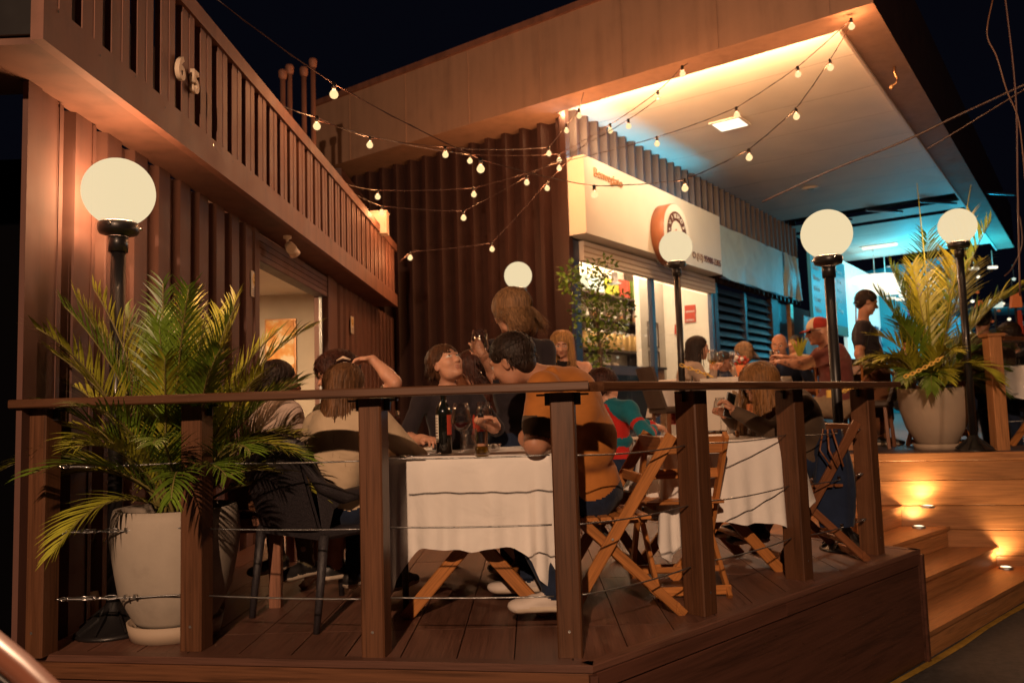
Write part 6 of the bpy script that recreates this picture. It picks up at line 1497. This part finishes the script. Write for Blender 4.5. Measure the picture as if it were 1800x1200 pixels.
def person(label, pose, P):
    """P: dict of the figure. Points are world coordinates."""
    s = P.get('s', 1.0); res = P.get('res', 0.010); near = res < 0.009
    sk = P.get('skin', 'skin_mid'); top = P.get('top', 'dark_tee'); bot = P.get('bottom', 'jeans'); shoe = P.get('shoe', 'shoe_dark')
    pel, nb = V(P['pelvis']), V(P['neck']); f = V(P['face']).normalized(); f.z = 0; f.normalize()
    fs_ = V(P.get('chest', P['face'])); fs_.z = 0; fs_.normalize()
    spine = (nb-pel).normalized(); rs = fs_.cross(V(0,0,1)).normalized(); fwd = rs.cross(spine)*-1
    if fwd.dot(fs_) < 0: fwd = -fwd
    rp = f.cross(V(0,0,1)).normalized()
    F = Field(); bend = P.get('bend', 0.0)
    mid = pel.lerp(nb, 0.45)-fwd*bend; chest = pel.lerp(nb, 0.74)-fwd*bend*0.8
    bulk = P.get('bulk', 1.0); b = s*bulk; ax = tuple(fwd)
    rotc = lambda rr, ff, uu: [[rr.x,ff.x,uu.x],[rr.y,ff.y,uu.y],[rr.z,ff.z,uu.z]]
    up2 = rs.cross(fwd); R2 = rotc(rs, fwd, spine)
    # torso
    F.ell(pel+V(0,0,0.01), (0.165*b,0.125*b,0.11*s), bot, 0.03, rotc(rp, f, V(0,0,1)))
    F.ell(pel+spine*0.07*s, (0.160*b,0.122*b,0.10*s), top, 0.03, R2)
    F.ell(mid, (0.142*b,0.112*b,0.15*s), top, 0.05, R2)
    F.ell(chest, (0.168*b,0.118*b,0.16*s), top, 0.05, R2)
    if P.get('fem'):
        for x in (-1, 1): F.ell(chest+rs*x*0.065*s+fwd*0.08*s-spine*0.01, (0.05*s,0.05*s,0.05*s), top, 0.05)
    shw = P.get('shw', 0.185)*s
    shc = nb-spine*0.045*s
    sh = {-1: shc-rs*shw+V(0,0,P.get('lsh', 0))*1.0, 1: shc+rs*shw+V(0,0,P.get('rsh', 0))}
    for x in (-1, 1): F.cone(nb-spine*0.02*s, sh[x], 0.055*s, 0.058*b, top if not P.get('bare') else sk, 0.05)
    if P.get('bare'):
        for x in (-1, 1): F.cone(nb+rs*x*0.07*s-spine*0.02*s+fwd*0.03, chest+rs*x*0.09*s+fwd*0.1*s, 0.016*s, 0.02*s, top, 0.01); F.cone(nb+rs*x*0.07*s-spine*0.0*s-fwd*0.045*s, chest+rs*x*0.09*s-fwd*0.1*s, 0.018*s, 0.02*s, top, 0.01)
    # neck and head
    hc = V(P['head']); B = basis(P.get('look', P['face']), P.get('hup', (0,0,1))); u = B.col[2]; hf = B.col[1]
    F.cone(nb-spine*0.02*s, hc-u*0.045*s-hf*0.02*s, 0.056*s if not P.get('fem') else 0.048*s, 0.052*s if not P.get('fem') else 0.044*s, sk, 0.025)
    if P.get('collar'):
        F.cone(nb+rs*0.045*s+spine*0.012*s-fwd*0.03, nb-rs*0.045*s+spine*0.012*s-fwd*0.03, 0.028*s, 0.028*s, P['collar'], 0.008)
        for x in (-1, 1): F.cone(nb+rs*x*0.052*s+spine*0.012*s-fwd*0.02, nb+rs*x*0.035*s+fwd*0.065*s-spine*0.0*s, 0.020*s, 0.016*s, P['collar'], 0.006)
    hs = P.get('hs', s)
    head(F, hc, B, hs, P.get('fem', False), P.get('child', False), P.get('open', False), sk if P.get('scalp') is None else P['scalp'], P.get('gaze', (0, 0)))
    # arms
    l1, l2 = 0.29*s, 0.25*s; skt = {x: P.get('armskin', sk) for x in (-1, 1)}
    for x, key in ((-1, 'L'), (1, 'R')):
        ht = P.get('hand'+key)
        if ht is None: ht = pel+fs_*0.30*s+rs*x*0.12*s+V(0,0,0.10*s); P.setdefault('pole'+key, tuple(rs*x*0.6-V(0,0,1)))
        el, wr = (V(P['elbow'+key]), V(ht)) if ('elbow'+key) in P else ik(sh[x], ht, l1, l2, P.get('pole'+key, tuple(rs*x*0.5-V(0,0,1))))
        a0 = sh[x]; slv = P.get('sleeve', 'short'); ab = b*P.get('armb', 1.0)
        F.cone(a0, el, 0.049*ab, 0.038*ab, skt[x], 0.03); F.cone(el, el.lerp(wr, 0.35), 0.038*ab, 0.039*ab, skt[x], 0.02); F.cone(el.lerp(wr, 0.3), wr, 0.039*ab, 0.0265*s, skt[x], 0.02)
        if slv == 'short':
            e2_ = a0.lerp(el, 0.60); F.cone(a0, e2_, 0.060*ab, 0.056*ab, top, 0.02)
            if P.get('cuff'): F.cone(a0.lerp(el, 0.60), a0.lerp(el, 0.655), 0.0575*ab, 0.0572*ab, P['cuff'], 0.003)
        elif slv == 'long':
            sl = P.get('sleeve_mat', top)
            F.cone(a0, el, 0.062*ab, 0.052*ab, sl, 0.03); F.cone(el, wr.lerp(el, 0.10), 0.053*ab, 0.037*ab, sl, 0.02)
            if P.get('stripes'):
                for fr_, mt_ in ((0.30, 'teal_cloth'), (0.85, 'teal_cloth')): F.cone(a0.lerp(el, fr_-0.12), a0.lerp(el, fr_+0.12), 0.0635*ab, 0.061*ab, mt_, 0.004)
                F.cone(el.lerp(wr, 0.45), el.lerp(wr, 0.7), 0.049*ab, 0.046*ab, 'teal_cloth', 0.004)
        elif slv == 'half': F.cone(a0, el, 0.060*ab, 0.052*ab, top, 0.02)
        hd = V(P.get('hdir'+key, tuple(wr-el))); hn = V(P.get('hnrm'+key, (0,0,1)))
        if abs(hd.normalized().dot(hn.normalized())) > 0.95: hn = V(rs)
        hand(F, wr, hd, hn, P.get('curl'+key, 0.55), 0.98*s*(0.9 if P.get('fem') else 1), sk, thumb=P.get('thumb'+key, -x if x > 0 else 1), near=near)
    # legs
    kn, an = P.get('knees'), P.get('ankles')
    for i, x in enumerate((-1, 1)):
        hip = pel+rp*x*0.09*s-V(0,0,0.02*s)
        K = V(kn[i]) if kn else hip+f*0.42*s+rp*x*0.05*s+V(0,0,0.02)
        A = V(an[i]) if an else K-V(0,0,0.40*s)+f*(-0.05*s)
        lg = P.get('leg', bot)
        F.cone(hip, K, 0.088*b, 0.062*s, bot, 0.04); F.cone(K, A, 0.060*s, 0.046*s, lg, 0.02)
        F.cone(A, A-V(0,0,0.03*s), 0.036*s, 0.034*s, sk, 0.01)
        fd = V(P.get('feet', f)); fd.z = 0; fd.normalize(); side = fd.cross(V(0,0,1))
        sz = A.z-0.075*s; base = V(A.x, A.y, sz)
        F.cone(base-fd*0.035*s+V(0,0,0.045*s), base+fd*0.09*s+V(0,0,0.035*s), 0.042*s, 0.036*s, shoe, 0.02); F.ell(base+fd*0.135*s+V(0,0,0.022*s), (0.043*s,0.065*s,0.030*s), shoe, 0.02, rotc(side*-1, fd, V(0,0,1)))
        F.cone(base-fd*0.035*s+V(0,0,0.012*s), base+fd*0.14*s+V(0,0,0.012*s), 0.042*s, 0.044*s, 'sole', 0.006, ((0,0,1), 0.45))
    if P.get('skirt'):
        for x in (-1, 1): F.cone(pel+rp*x*0.06*s, pel+f*0.36*s+rp*x*0.08*s, 0.12*s, 0.085*s, bot, 0.06)
    if P.get('add'): P['add'](F, dict(pel=pel, nb=nb, chest=chest, mid=mid, rs=rs, fwd=fwd, spine=spine, B=B, hc=hc, s=s, sh=sh))
    names = []
    for q in F.p:
        if q[5] and q[5] not in names: names.append(q[5])
    v, q = F.mesh(res, max(0.0024, P.get('fold', 0.0024)*1.3), P.get('seed', 1), hc)
    fc = v[q].mean(1); mi = F.tags(fc, names); mats = [sk if n_ == 'skin' else MS.get(n_, n_) for n_ in names]
    if P.get('browmat'): mats = [P['browmat'] if n_ == 'brow' else m_ for n_, m_ in zip(names, mats)]
    t = thing('person', label, 'person', (pel.x, pel.y, P.get('z0', 0.0)))
    o = to_mesh('body', v, q, mats, mi, (0,0,0)); attach(o, t)
    if P.get('hair'):
        h = dict(P['hair']); mat = h.pop('mat'); hv, hq, ns_ = hair_cap(hc, B, hs, seed=P.get('seed', 1), mat=mat, **h)
        ho = to_mesh('hair', hv, hq, [mat], np.zeros(len(hq)), (0,0,0)); attach(ho, t)
    return t
def extra_fall(pts):
    """additional hair volume: list of (point a, point b, ra, rb) in head coordinates"""
    def g_(F, W, rt):
        for a, b, ra, rb in pts: F.cone(W(*a), W(*b), ra, rb, 'h', 0.03)
    return g_
A_ = at
# 1 man in the orange polo, leaning on the table
person('man in an orange polo shirt leaning over the front table, elbow on the cloth', 'sit', dict(
    pelvis=A_(1045,868,3.92), neck=A_(968,662,3.80), head=A_(899,636,3.74), face=(-1,0.25,0), chest=(-1,0.30,0), look=(-0.88,0.42,-0.42), hup=(-0.42,0.1,0.9), s=1.05, bulk=1.08, res=0.0068, bend=0.075,
    skin='skin_mid', top='polo_orange', bottom='jeans', collar='polo_orange', shw=0.175, lsh=-0.015, cuff='trim_white' if False else 'brown_top',
    elbowL=A_(940,780,3.60), handL=A_(990,752,3.80), curlL=0.7, elbowR=A_(930,770,4.10), handR=A_(965,755,3.86), curlR=0.7, armb=1.15,
    knees=[A_(900,880,3.80), A_(905,870,4.10)], ankles=[A_(975,1040,3.62), A_(930,1010,4.05)], feet=(-1,0,0), shoe='trainer', seed=3, fold=0.0012,
    hair=dict(kind='short', mat='hair_dark', nst=1500, length=0.03, width=0.0036, vol=1.05)))
# 2 woman in beige, back to us
person('woman with long brown hair and beige top, seated with her back to the camera', 'sit', dict(
    pelvis=A_(592,890,3.90), neck=A_(612,728,3.84), hs=0.93, head=A_(610,680,3.88), face=(0.35,1,0), chest=(0.45,1,0), look=(0.55,1,0.0), s=0.97, res=0.0072, fem=True, bend=0.05,
    skin='skin_light', top='beige_top', bottom='jeans', sleeve='long', handR=A_(690,790,4.10), poleR=(1,-0.4,-0.6), handL=A_(560,830,4.2), seed=5, fold=0.0022,
    hair=dict(kind='long', mat='hair_long', nst=2200, length=0.42, width=0.004, drop_to=(0.0,-0.12,0), nseg=10, vol=0.98,
              extra=extra_fall([((0,-0.07,-0.02),(0.0,-0.115,-0.20),0.062,0.055),((-0.04,-0.06,-0.05),(-0.06,-0.12,-0.24),0.05,0.035),((0.04,-0.06,-0.05),(0.03,-0.12,-0.24),0.05,0.035)]))))
# 3 curly-haired woman with raised arm
person('woman with curly dark auburn hair and dotted dress, one hand raised to her head', 'sit', dict(
    pelvis=A_(600,850,4.70), neck=A_(612,712,4.58), head=A_(588,660,4.52), face=(-0.6,-0.8,0), chest=(-0.4,-0.9,0), look=(-0.75,-0.6,-0.25), s=0.95, res=0.0085, fem=True,
    skin='skin_light', top='polka', bottom='polka', sleeve='short', elbowL=A_(694,672,4.42), handL=A_(655,632,4.45), hdirL=(-1,0,0.02), hnrmL=(0,0.3,1), curlL=0.5, seed=8,
    hair=dict(kind='long', mat='hair_red', nst=2000, length=0.16, width=0.005, vol=1.30, wavy=0.9, nseg=9)))
M_acc = thing('hair_clip', 'pale curved hair clip on the curly-haired woman', 'hair clip', tuple(A_(606,632,4.40)))
m = MB(); m.tube([A_(592,634,4.40), A_(603,628,4.38), A_(616,632,4.38)], [0.005,0.008,0.005], 8); m.build('clip_bow', 'numeral', M_acc); m = MB(); m.tube([A_(596,637,4.40), A_(611,636,4.38)], 0.003, 6); m.build('clip_pin', 'chrome', M_acc)
# 4 woman in white blouse on the bench
person('woman in a white blouse and leopard skirt sitting on the left bench', 'sit', dict(
    pelvis=A_(452,868,4.15), neck=A_(487,712,4.20), head=A_(492,672,4.22), face=(0.8,0.6,0), chest=(0.75,0.65,0), look=(0.95,0.35,-0.1), s=0.97, bulk=1.1, res=0.009, fem=True,
    skin='skin_mid', top='white_blouse', bottom='leopard', leg='skin_mid', skirt=True, sleeve='short', handR=A_(548,775,4.35), handL=A_(560,760,4.6), seed=11, fold=0.002,
    hair=dict(kind='long', mat='hair_dark', nst=900, length=0.12, width=0.004, vol=0.98, extra=extra_fall([((0,-0.09,0.02),(0,-0.13,-0.02),0.045,0.03)]))))
# 5 boy looking up
def jersey(F, c): 
    F.cone(c['nb']+c['rs']*0.05-c['spine']*0.01, c['sh'][1], 0.030, 0.028, 'dark_tee', 0.01)
    F.cone(c['chest']+c['rs']*-0.15+c['fwd']*0.02, c['mid']+c['rs']*-0.13, 0.03, 0.03, 'label_red', 0.01)
person('boy in a dark collared jersey looking up beside the front table', 'sit', dict(
    pelvis=A_(800,812,4.45), neck=A_(786,690,4.36), head=A_(784,640,4.33), face=(0.75,-0.65,0), chest=(0.35,-0.9,0), look=(0.62,-0.62,0.42), hup=(-0.35,0.2,0.9), s=0.80, hs=0.93, res=0.0058, child=True, gaze=(0.5,0.7), open=True,
    skin='skin_light', top='dark_tee', bottom='jeans', sleeve='half', cuff=None, collar='black_top', handL=A_(842,738,4.15), poleL=(0.6,-0.5,-0.8), handR=A_(748,772,4.1), curlL=0.6, hdirL=(0.9,-0.1,0.2), seed=13, add=jersey, z0=0,
    hair=dict(kind='short', mat='hair_brown', nst=1700, length=0.06, width=0.0032, vol=1.05)))
# 6 dark haired woman in red behind the boy
person('dark-haired woman in a red top with an earring, partly hidden behind the boy', 'sit', dict(
    pelvis=A_(845,812,4.95), neck=A_(833,712,4.86), head=A_(824,652,4.82), face=(-0.9,-0.3,0), look=(-0.95,-0.15,-0.12), s=0.96, res=0.0085, fem=True, skin='skin_light', top='red_cloth', bottom='jeans', seed=15,
    handL=A_(800,772,4.6), handR=A_(850,745,4.6),
    hair=dict(kind='long', mat='hair_red', nst=1300, length=0.26, width=0.004, vol=1.08, extra=extra_fall([((0.0,-0.06,-0.02),(0.0,-0.10,-0.17),0.06,0.05)]))))
# 7 standing woman with bob, back to us, holding up a wine glass
person('standing woman with a dark blond bob and black top, holding up a wine glass', 'stand', dict(
    pelvis=A_(905,775,4.62), neck=A_(914,602,4.58), head=A_(897,549,4.60), face=(-0.6,0.8,0), chest=(-0.35,0.9,0), look=(-0.75,0.65,-0.2), s=1.0, bulk=1.02, res=0.0072, fem=True,
    shw=0.155, skin='skin_light', top='dark_tee', bottom='jeans', sleeve='short', handL=A_(848,622,4.42), elbowL=A_(878,672,4.62), hdirL=(-0.55,-0.1,0.85), hnrmL=(-0.2,-1,0.1), curlL=0.9, handR=A_(925,735,4.75), poleR=(0.1,-0.3,-1), thumbL=1,
    knees=[V(*A_(890,860,4.66).xy, 0.46), V(*A_(925,860,4.66).xy, 0.46)], ankles=[V(*A_(890,860,4.66).xy, 0.085), V(*A_(925,860,4.66).xy, 0.085)], seed=17,
    hair=dict(kind='long', mat='hair_bob', nst=2600, length=0.20, width=0.0042, vol=1.18, nseg=9, extra=extra_fall([((-0.05,-0.06,-0.03),(-0.065,-0.07,-0.13),0.05,0.045),((0.055,-0.05,-0.03),(0.075,-0.06,-0.12),0.05,0.042),((0.0,-0.07,-0.02),(0.0,-0.085,-0.10),0.06,0.05)]))))
q = at(845, 664, 4.36); wine_glass('wine_glass', 'wine glass held up in the hand of the standing woman', q, None, 1.16)
# 8 child in the striped jacket, back to us
person('child with reddish brown hair in a red and teal striped jacket at the right table', 'sit', dict(
    pelvis=A_(1078,815,4.80), neck=A_(1073,712,4.80), head=A_(1062,682,4.82), face=(0.75,0.6,0), look=(0.8,0.5,-0.25), s=0.74, hs=0.90, res=0.0072, child=True, skin='skin_light', top='red_cloth', sleeve='long', stripes=True, bottom='jeans', collar='teal_cloth',
    handR=A_(1150,752,4.72), poleR=(0.2,-0.8,-0.6), handL=A_(1150,748,5.0), shw=0.19, seed=19,
    add=lambda F, c: (F.cone(c['sh'][1]-c['spine']*0.0, c['sh'][-1], 0.062, 0.062, 'teal_cloth', 0.02), F.ell(c['mid']-c['spine']*0.02, (0.125,0.105,0.05), 'teal_cloth', 0.02)),
    hair=dict(kind='short', mat='hair_red', nst=1500, length=0.05, width=0.0034, vol=1.12)))
# 9 bent woman with long amber hair, phone in hand
person('woman with long amber hair bent over the right table, phone in her hand', 'sit', dict(
    pelvis=A_(1405,808,5.08), neck=A_(1385,700,4.96), head=A_(1335,678,4.86), face=(-1,-0.15,0), chest=(-1,-0.1,0), look=(-0.75,-0.35,-0.62), hup=(-0.55,-0.2,0.75), s=0.98, res=0.0072, fem=True, bend=0.07,
    skin='skin_mid', top='brown_top', bottom='navy_cloth', sleeve='long', handL=A_(1290,722,4.78), poleL=(0,-0.6,-0.8), handR=A_(1275,728,5.0), hdirL=(-0.6,0.1,0.8), curlL=0.8, seed=23, fold=0.0018,
    hair=dict(kind='long', mat='hair_amber', nst=3000, length=0.42, width=0.0045, vol=1.15, nseg=10, drop_to=(-0.06,-0.10,0), extra=extra_fall([((0,-0.06,0.0),(0.0,-0.09,-0.12),0.07,0.06)]))))
q = at(1283, 712, 4.80); t = thing('mobile_phone', 'black mobile phone held by the bent woman', 'phone', tuple(q))
m = MB(); m.beam(q+V(-0.02,0,-0.07), q+V(0.02,0.02,0.07), 0.072, 0.009, (0.5,-0.8,0), 0, 0.003); m.build('case', 'black_paint', t); m = MB(); m.beam(q+V(-0.018,-0.006,-0.06), q+V(0.018,0.014,0.06), 0.06, 0.004, (0.5,-0.8,0)); m.build('screen', 'bottle_dark', t)
Z = UD
# 10 blonde woman looking down
person('blonde woman in a black sleeveless top looking down, seated before the dark wall', 'sit', dict(
    pelvis=A_(995,722,7.7), neck=A_(997,640,7.7), head=A_(988,605,7.62), face=(-0.1,-1,0), look=(-0.15,-0.9,-0.40), hup=(0,-0.35,0.9), s=0.99, res=0.008, fem=True, bare=True, skin='skin_light', top='black_top', sleeve='none', z0=Z, seed=27,
    hair=dict(kind='long', mat='hair_blond', nst=1800, length=0.42, width=0.005, vol=1.06, drop_to=(0,-0.10,0), extra=extra_fall([((0.06,-0.0,0.0),(0.085,0.02,-0.2),0.03,0.028),((-0.06,-0.0,0.0),(-0.085,0.02,-0.2),0.03,0.028)]))))
# 11 woman with glasses
person('woman with long dark hair, glasses and a beige sweater, hands folded, in profile', 'sit', dict(
    pelvis=A_(1208,700,8.15), neck=A_(1214,642,8.1), head=A_(1228,612,8.1), face=(1,0.1,0), look=(1,-0.05,-0.12), s=1.0, res=0.009, fem=True, skin='skin_light', top='grey_beige', sleeve='long', bottom='khaki', z0=Z, seed=29,
    handR=A_(1253,652,7.95), handL=A_(1256,650,8.2), curlR=0.9, curlL=0.9,
    hair=dict(kind='long', mat='hair_dark', nst=1300, length=0.36, width=0.005, vol=1.0, drop_to=(-0.12,0.0,0), extra=extra_fall([((0,-0.07,0),(0,-0.10,-0.2),0.05,0.04)]))))
q = A_(1240, 609, 8.0); t = thing('eyeglasses', 'dark-rimmed glasses worn by the woman in the beige sweater', 'glasses', tuple(q))
for dy in (-0.032, 0.032): m = MB(); m.tube([A_(1240.5,611,8.1)+V(0.008,dy+0.022*math.cos(a_),0.017*math.sin(a_)) for a_ in np.linspace(0,2*math.pi,13)], 0.002, 5); m.build('rim', 'black_paint', t)
m = MB(); m.tube([A_(1240,609,8.1)+V(0,-0.055,0), A_(1226,609,8.1)+V(0,-0.078,0)], 0.002, 5); m.build('temple_arm', 'black_paint', t)
# 12 .. others on the upper deck
person('young woman with dark tied-back hair in a navy top, behind the wine glasses', 'sit', dict(
    pelvis=A_(1275,705,9.2), neck=A_(1272,660,9.1), head=A_(1274,634,9.1), face=(1,-0.1,0), look=(1,-0.1,-0.05), s=0.9, res=0.010, fem=True, skin='skin_dark', top='navy_cloth', z0=Z, seed=31,
    hair=dict(kind='short', mat='hair_dark', nst=700, length=0.05, width=0.005, vol=1.02, extra=extra_fall([((0,-0.11,-0.0),(0,-0.15,-0.10),0.045,0.04)]))))
person('person with short greying blond hair turned away at the upper table', 'sit', dict(
    pelvis=A_(1310,700,9.6), neck=A_(1310,646,9.6), head=A_(1305,620,9.55), face=(-0.5,0.8,0), look=(-0.6,0.7,0), s=0.98, res=0.010, fem=True, skin='skin_light', top='grey_beige', z0=Z, seed=33,
    hair=dict(kind='long', mat='hair_gray', nst=1000, length=0.14, width=0.005, vol=1.12)))
person('bald man drinking at the upper table, seen from the front', 'sit', dict(
    pelvis=A_(1388,706,9.0), neck=A_(1380,640,8.9), head=A_(1370,607,8.8), face=(-0.55,-0.85,0), look=(-0.5,-0.85,-0.25), s=1.04, res=0.0085, skin='skin_mid', top='navy_cloth', z0=Z, seed=35, handR=A_(1362,634,8.5), curlR=0.9))
person('man in a red and white cap and maroon shirt with a tattooed forearm', 'sit', dict(
    pelvis=A_(1472,712,7.75), neck=A_(1456,612,7.75), head=A_(1438,583,7.72), face=(-1,0,0), look=(-1,0.0,-0.12), s=1.10, bulk=1.22, res=0.0085, skin='skin_light', armskin='tattoo', top='maroon', bottom='khaki', bend=0.03, z0=Z, seed=37,
    elbowL=A_(1412,640,7.5), handL=A_(1376,636,7.7), elbowR=A_(1425,640,7.95), handR=A_(1380,628,8.1)))
hc_ = A_(1438, 583, 7.72); t = thing('baseball_cap', 'red and cream baseball cap worn by the tattooed man', 'cap', tuple(hc_))
Bc = basis((-1,0,-0.12), (0,0,1)); Wc = lambda x, y, z: hc_+(Bc@V(x,y,z))*1.10
m = MB(); m.grid([[Wc(0.087*math.cos(b_)*math.cos(a_), -0.012+0.108*math.sin(b_)*math.cos(a_), 0.032+0.10*math.sin(a_)) for b_ in np.linspace(-0.9+math.pi/2+0.0, 0.9+math.pi/2, 12)] for a_ in np.linspace(0, 1.5, 8)]); m.build('front_panel', 'trim_white', t)
m = MB(); m.grid([[Wc(0.088*math.cos(b_)*math.cos(a_), -0.012+0.109*math.sin(b_)*math.cos(a_), 0.032+0.10*math.sin(a_)) for b_ in np.linspace(0.85+math.pi/2, 2*math.pi-0.85+math.pi/2, 26)] for a_ in np.linspace(0, 1.57, 8)]); m.build('crown', 'cap_red', t)
m = MB(); rows = [[Wc(x, 0.088-0.012*abs(x/0.07)**2+v*0.075*(1-0.35*(x/0.07)**2), 0.036-0.018*v-0.10*x*x/0.07) for x in np.linspace(-0.07,0.07,11)] for v in np.linspace(0,1,6)]; m.grid(rows); m.grid([[p+V(0,0,-0.006) for p in r_][::-1] for r_ in rows]); m.build('peak', 'cap_red', t)
t = thing('sunglasses', 'dark glasses worn by the man in the red cap', 'glasses', tuple(hc_)); m = MB(); m.beam(Wc(-0.055,0.086,0.008), Wc(0.055,0.086,0.008), 0.008, 0.030, (0,0,1), 0, 0.004); m.build('lens', 'bottle_dark', t); m = MB(); m.tube([Wc(-0.066,0.08,0.014), Wc(-0.082,-0.0,0.012)], 0.003, 5); m.tube([Wc(0.066,0.08,0.014), Wc(0.082,-0.0,0.012)], 0.003, 5); m.build('temple_arm', 'black_paint', t)
# waiter
def apron(F, c):
    F.ell(c['mid']+c['fwd']*0.03-c['spine']*0.06, (0.135,0.115,0.20), 'apron', 0.02, [[c['rs'].x,c['fwd'].x,c['spine'].x],[c['rs'].y,c['fwd'].y,c['spine'].y],[c['rs'].z,c['fwd'].z,c['spine'].z]])
    F.cone(c['nb']+c['rs']*0.06, c['chest']+c['rs']*0.09+c['fwd']*0.12, 0.017, 0.017, 'apron', 0.004); F.cone(c['pel']-V(0,0,0.02), c['pel']-V(0,0,0.45), 0.165, 0.17, 'apron', 0.03)
person('young waiter in a dark polo and brown apron standing and looking down', 'stand', dict(
    pelvis=A_(1535,658,8.5), neck=A_(1516,570,8.5), head=A_(1524,532,8.45), face=(0.9,-0.35,0), look=(0.93,-0.2,-0.30), hup=(0.3,0,1), s=1.03, bulk=1.1, res=0.0085, skin='skin_mid', top='dark_tee', bottom='apron', collar='dark_tee', z0=Z, add=apron, seed=41,
    handR=A_(1525,660,8.25), elbowR=A_(1510,622,8.25), handL=A_(1560,650,8.6),
    knees=[V(*A_(1530,700,8.5).xy, Z+0.48), V(*A_(1548,700,8.5).xy, Z+0.48)], ankles=[V(*A_(1530,700,8.5).xy, Z+0.085), V(*A_(1548,700,8.5).xy, Z+0.085)],
    hair=dict(kind='short', mat='hair_dark', nst=1000, length=0.05, width=0.004, vol=1.06)))
person('person in a tan shirt seated behind the right palm', 'sit', dict(pelvis=A_(1590,705,8.9), neck=A_(1592,622,8.9), head=A_(1600,590,8.9), face=(1,0,0), s=1.0, res=0.011, skin='skin_mid', top='khaki', z0=Z, seed=43, hair=dict(kind='short', mat='hair_dark', nst=400, length=0.04, width=0.005)))
person('person in a dark brown jacket seated with back turned behind the right lamp post', 'sit', dict(pelvis=A_(1732,700,8.0), neck=A_(1728,596,8.0), head=A_(1726,560,8.05), face=(0.5,0.85,0), s=1.03, bulk=1.15, res=0.011, skin='skin_tan', top='brown_top', sleeve='long', z0=Z, seed=45, hair=dict(kind='short', mat='hair_dark', nst=400, length=0.04, width=0.005)))
person('person with dark hair in a black top at the table on the right edge', 'sit', dict(pelvis=A_(1792,705,8.3), neck=A_(1785,622,8.3), head=A_(1773,590,8.2), face=(-0.8,-0.5,0), look=(-0.8,-0.4,-0.3), s=1.0, res=0.011, fem=True, skin='skin_mid', top='black_top', sleeve='long', z0=Z, seed=47, hair=dict(kind='long', mat='hair_dark', nst=700, length=0.25, width=0.005, vol=1.12)))
person('small distant person with dark hair behind the bald man', 'sit', dict(pelvis=A_(1400,690,11.2), neck=A_(1398,626,11.2), head=A_(1397,604,11.2), face=(-0.8,-0.5,0), s=0.95, res=0.012, skin='skin_mid', top='khaki', z0=Z, seed=49, hair=dict(kind='short', mat='hair_dark', nst=300, length=0.04, width=0.006)))
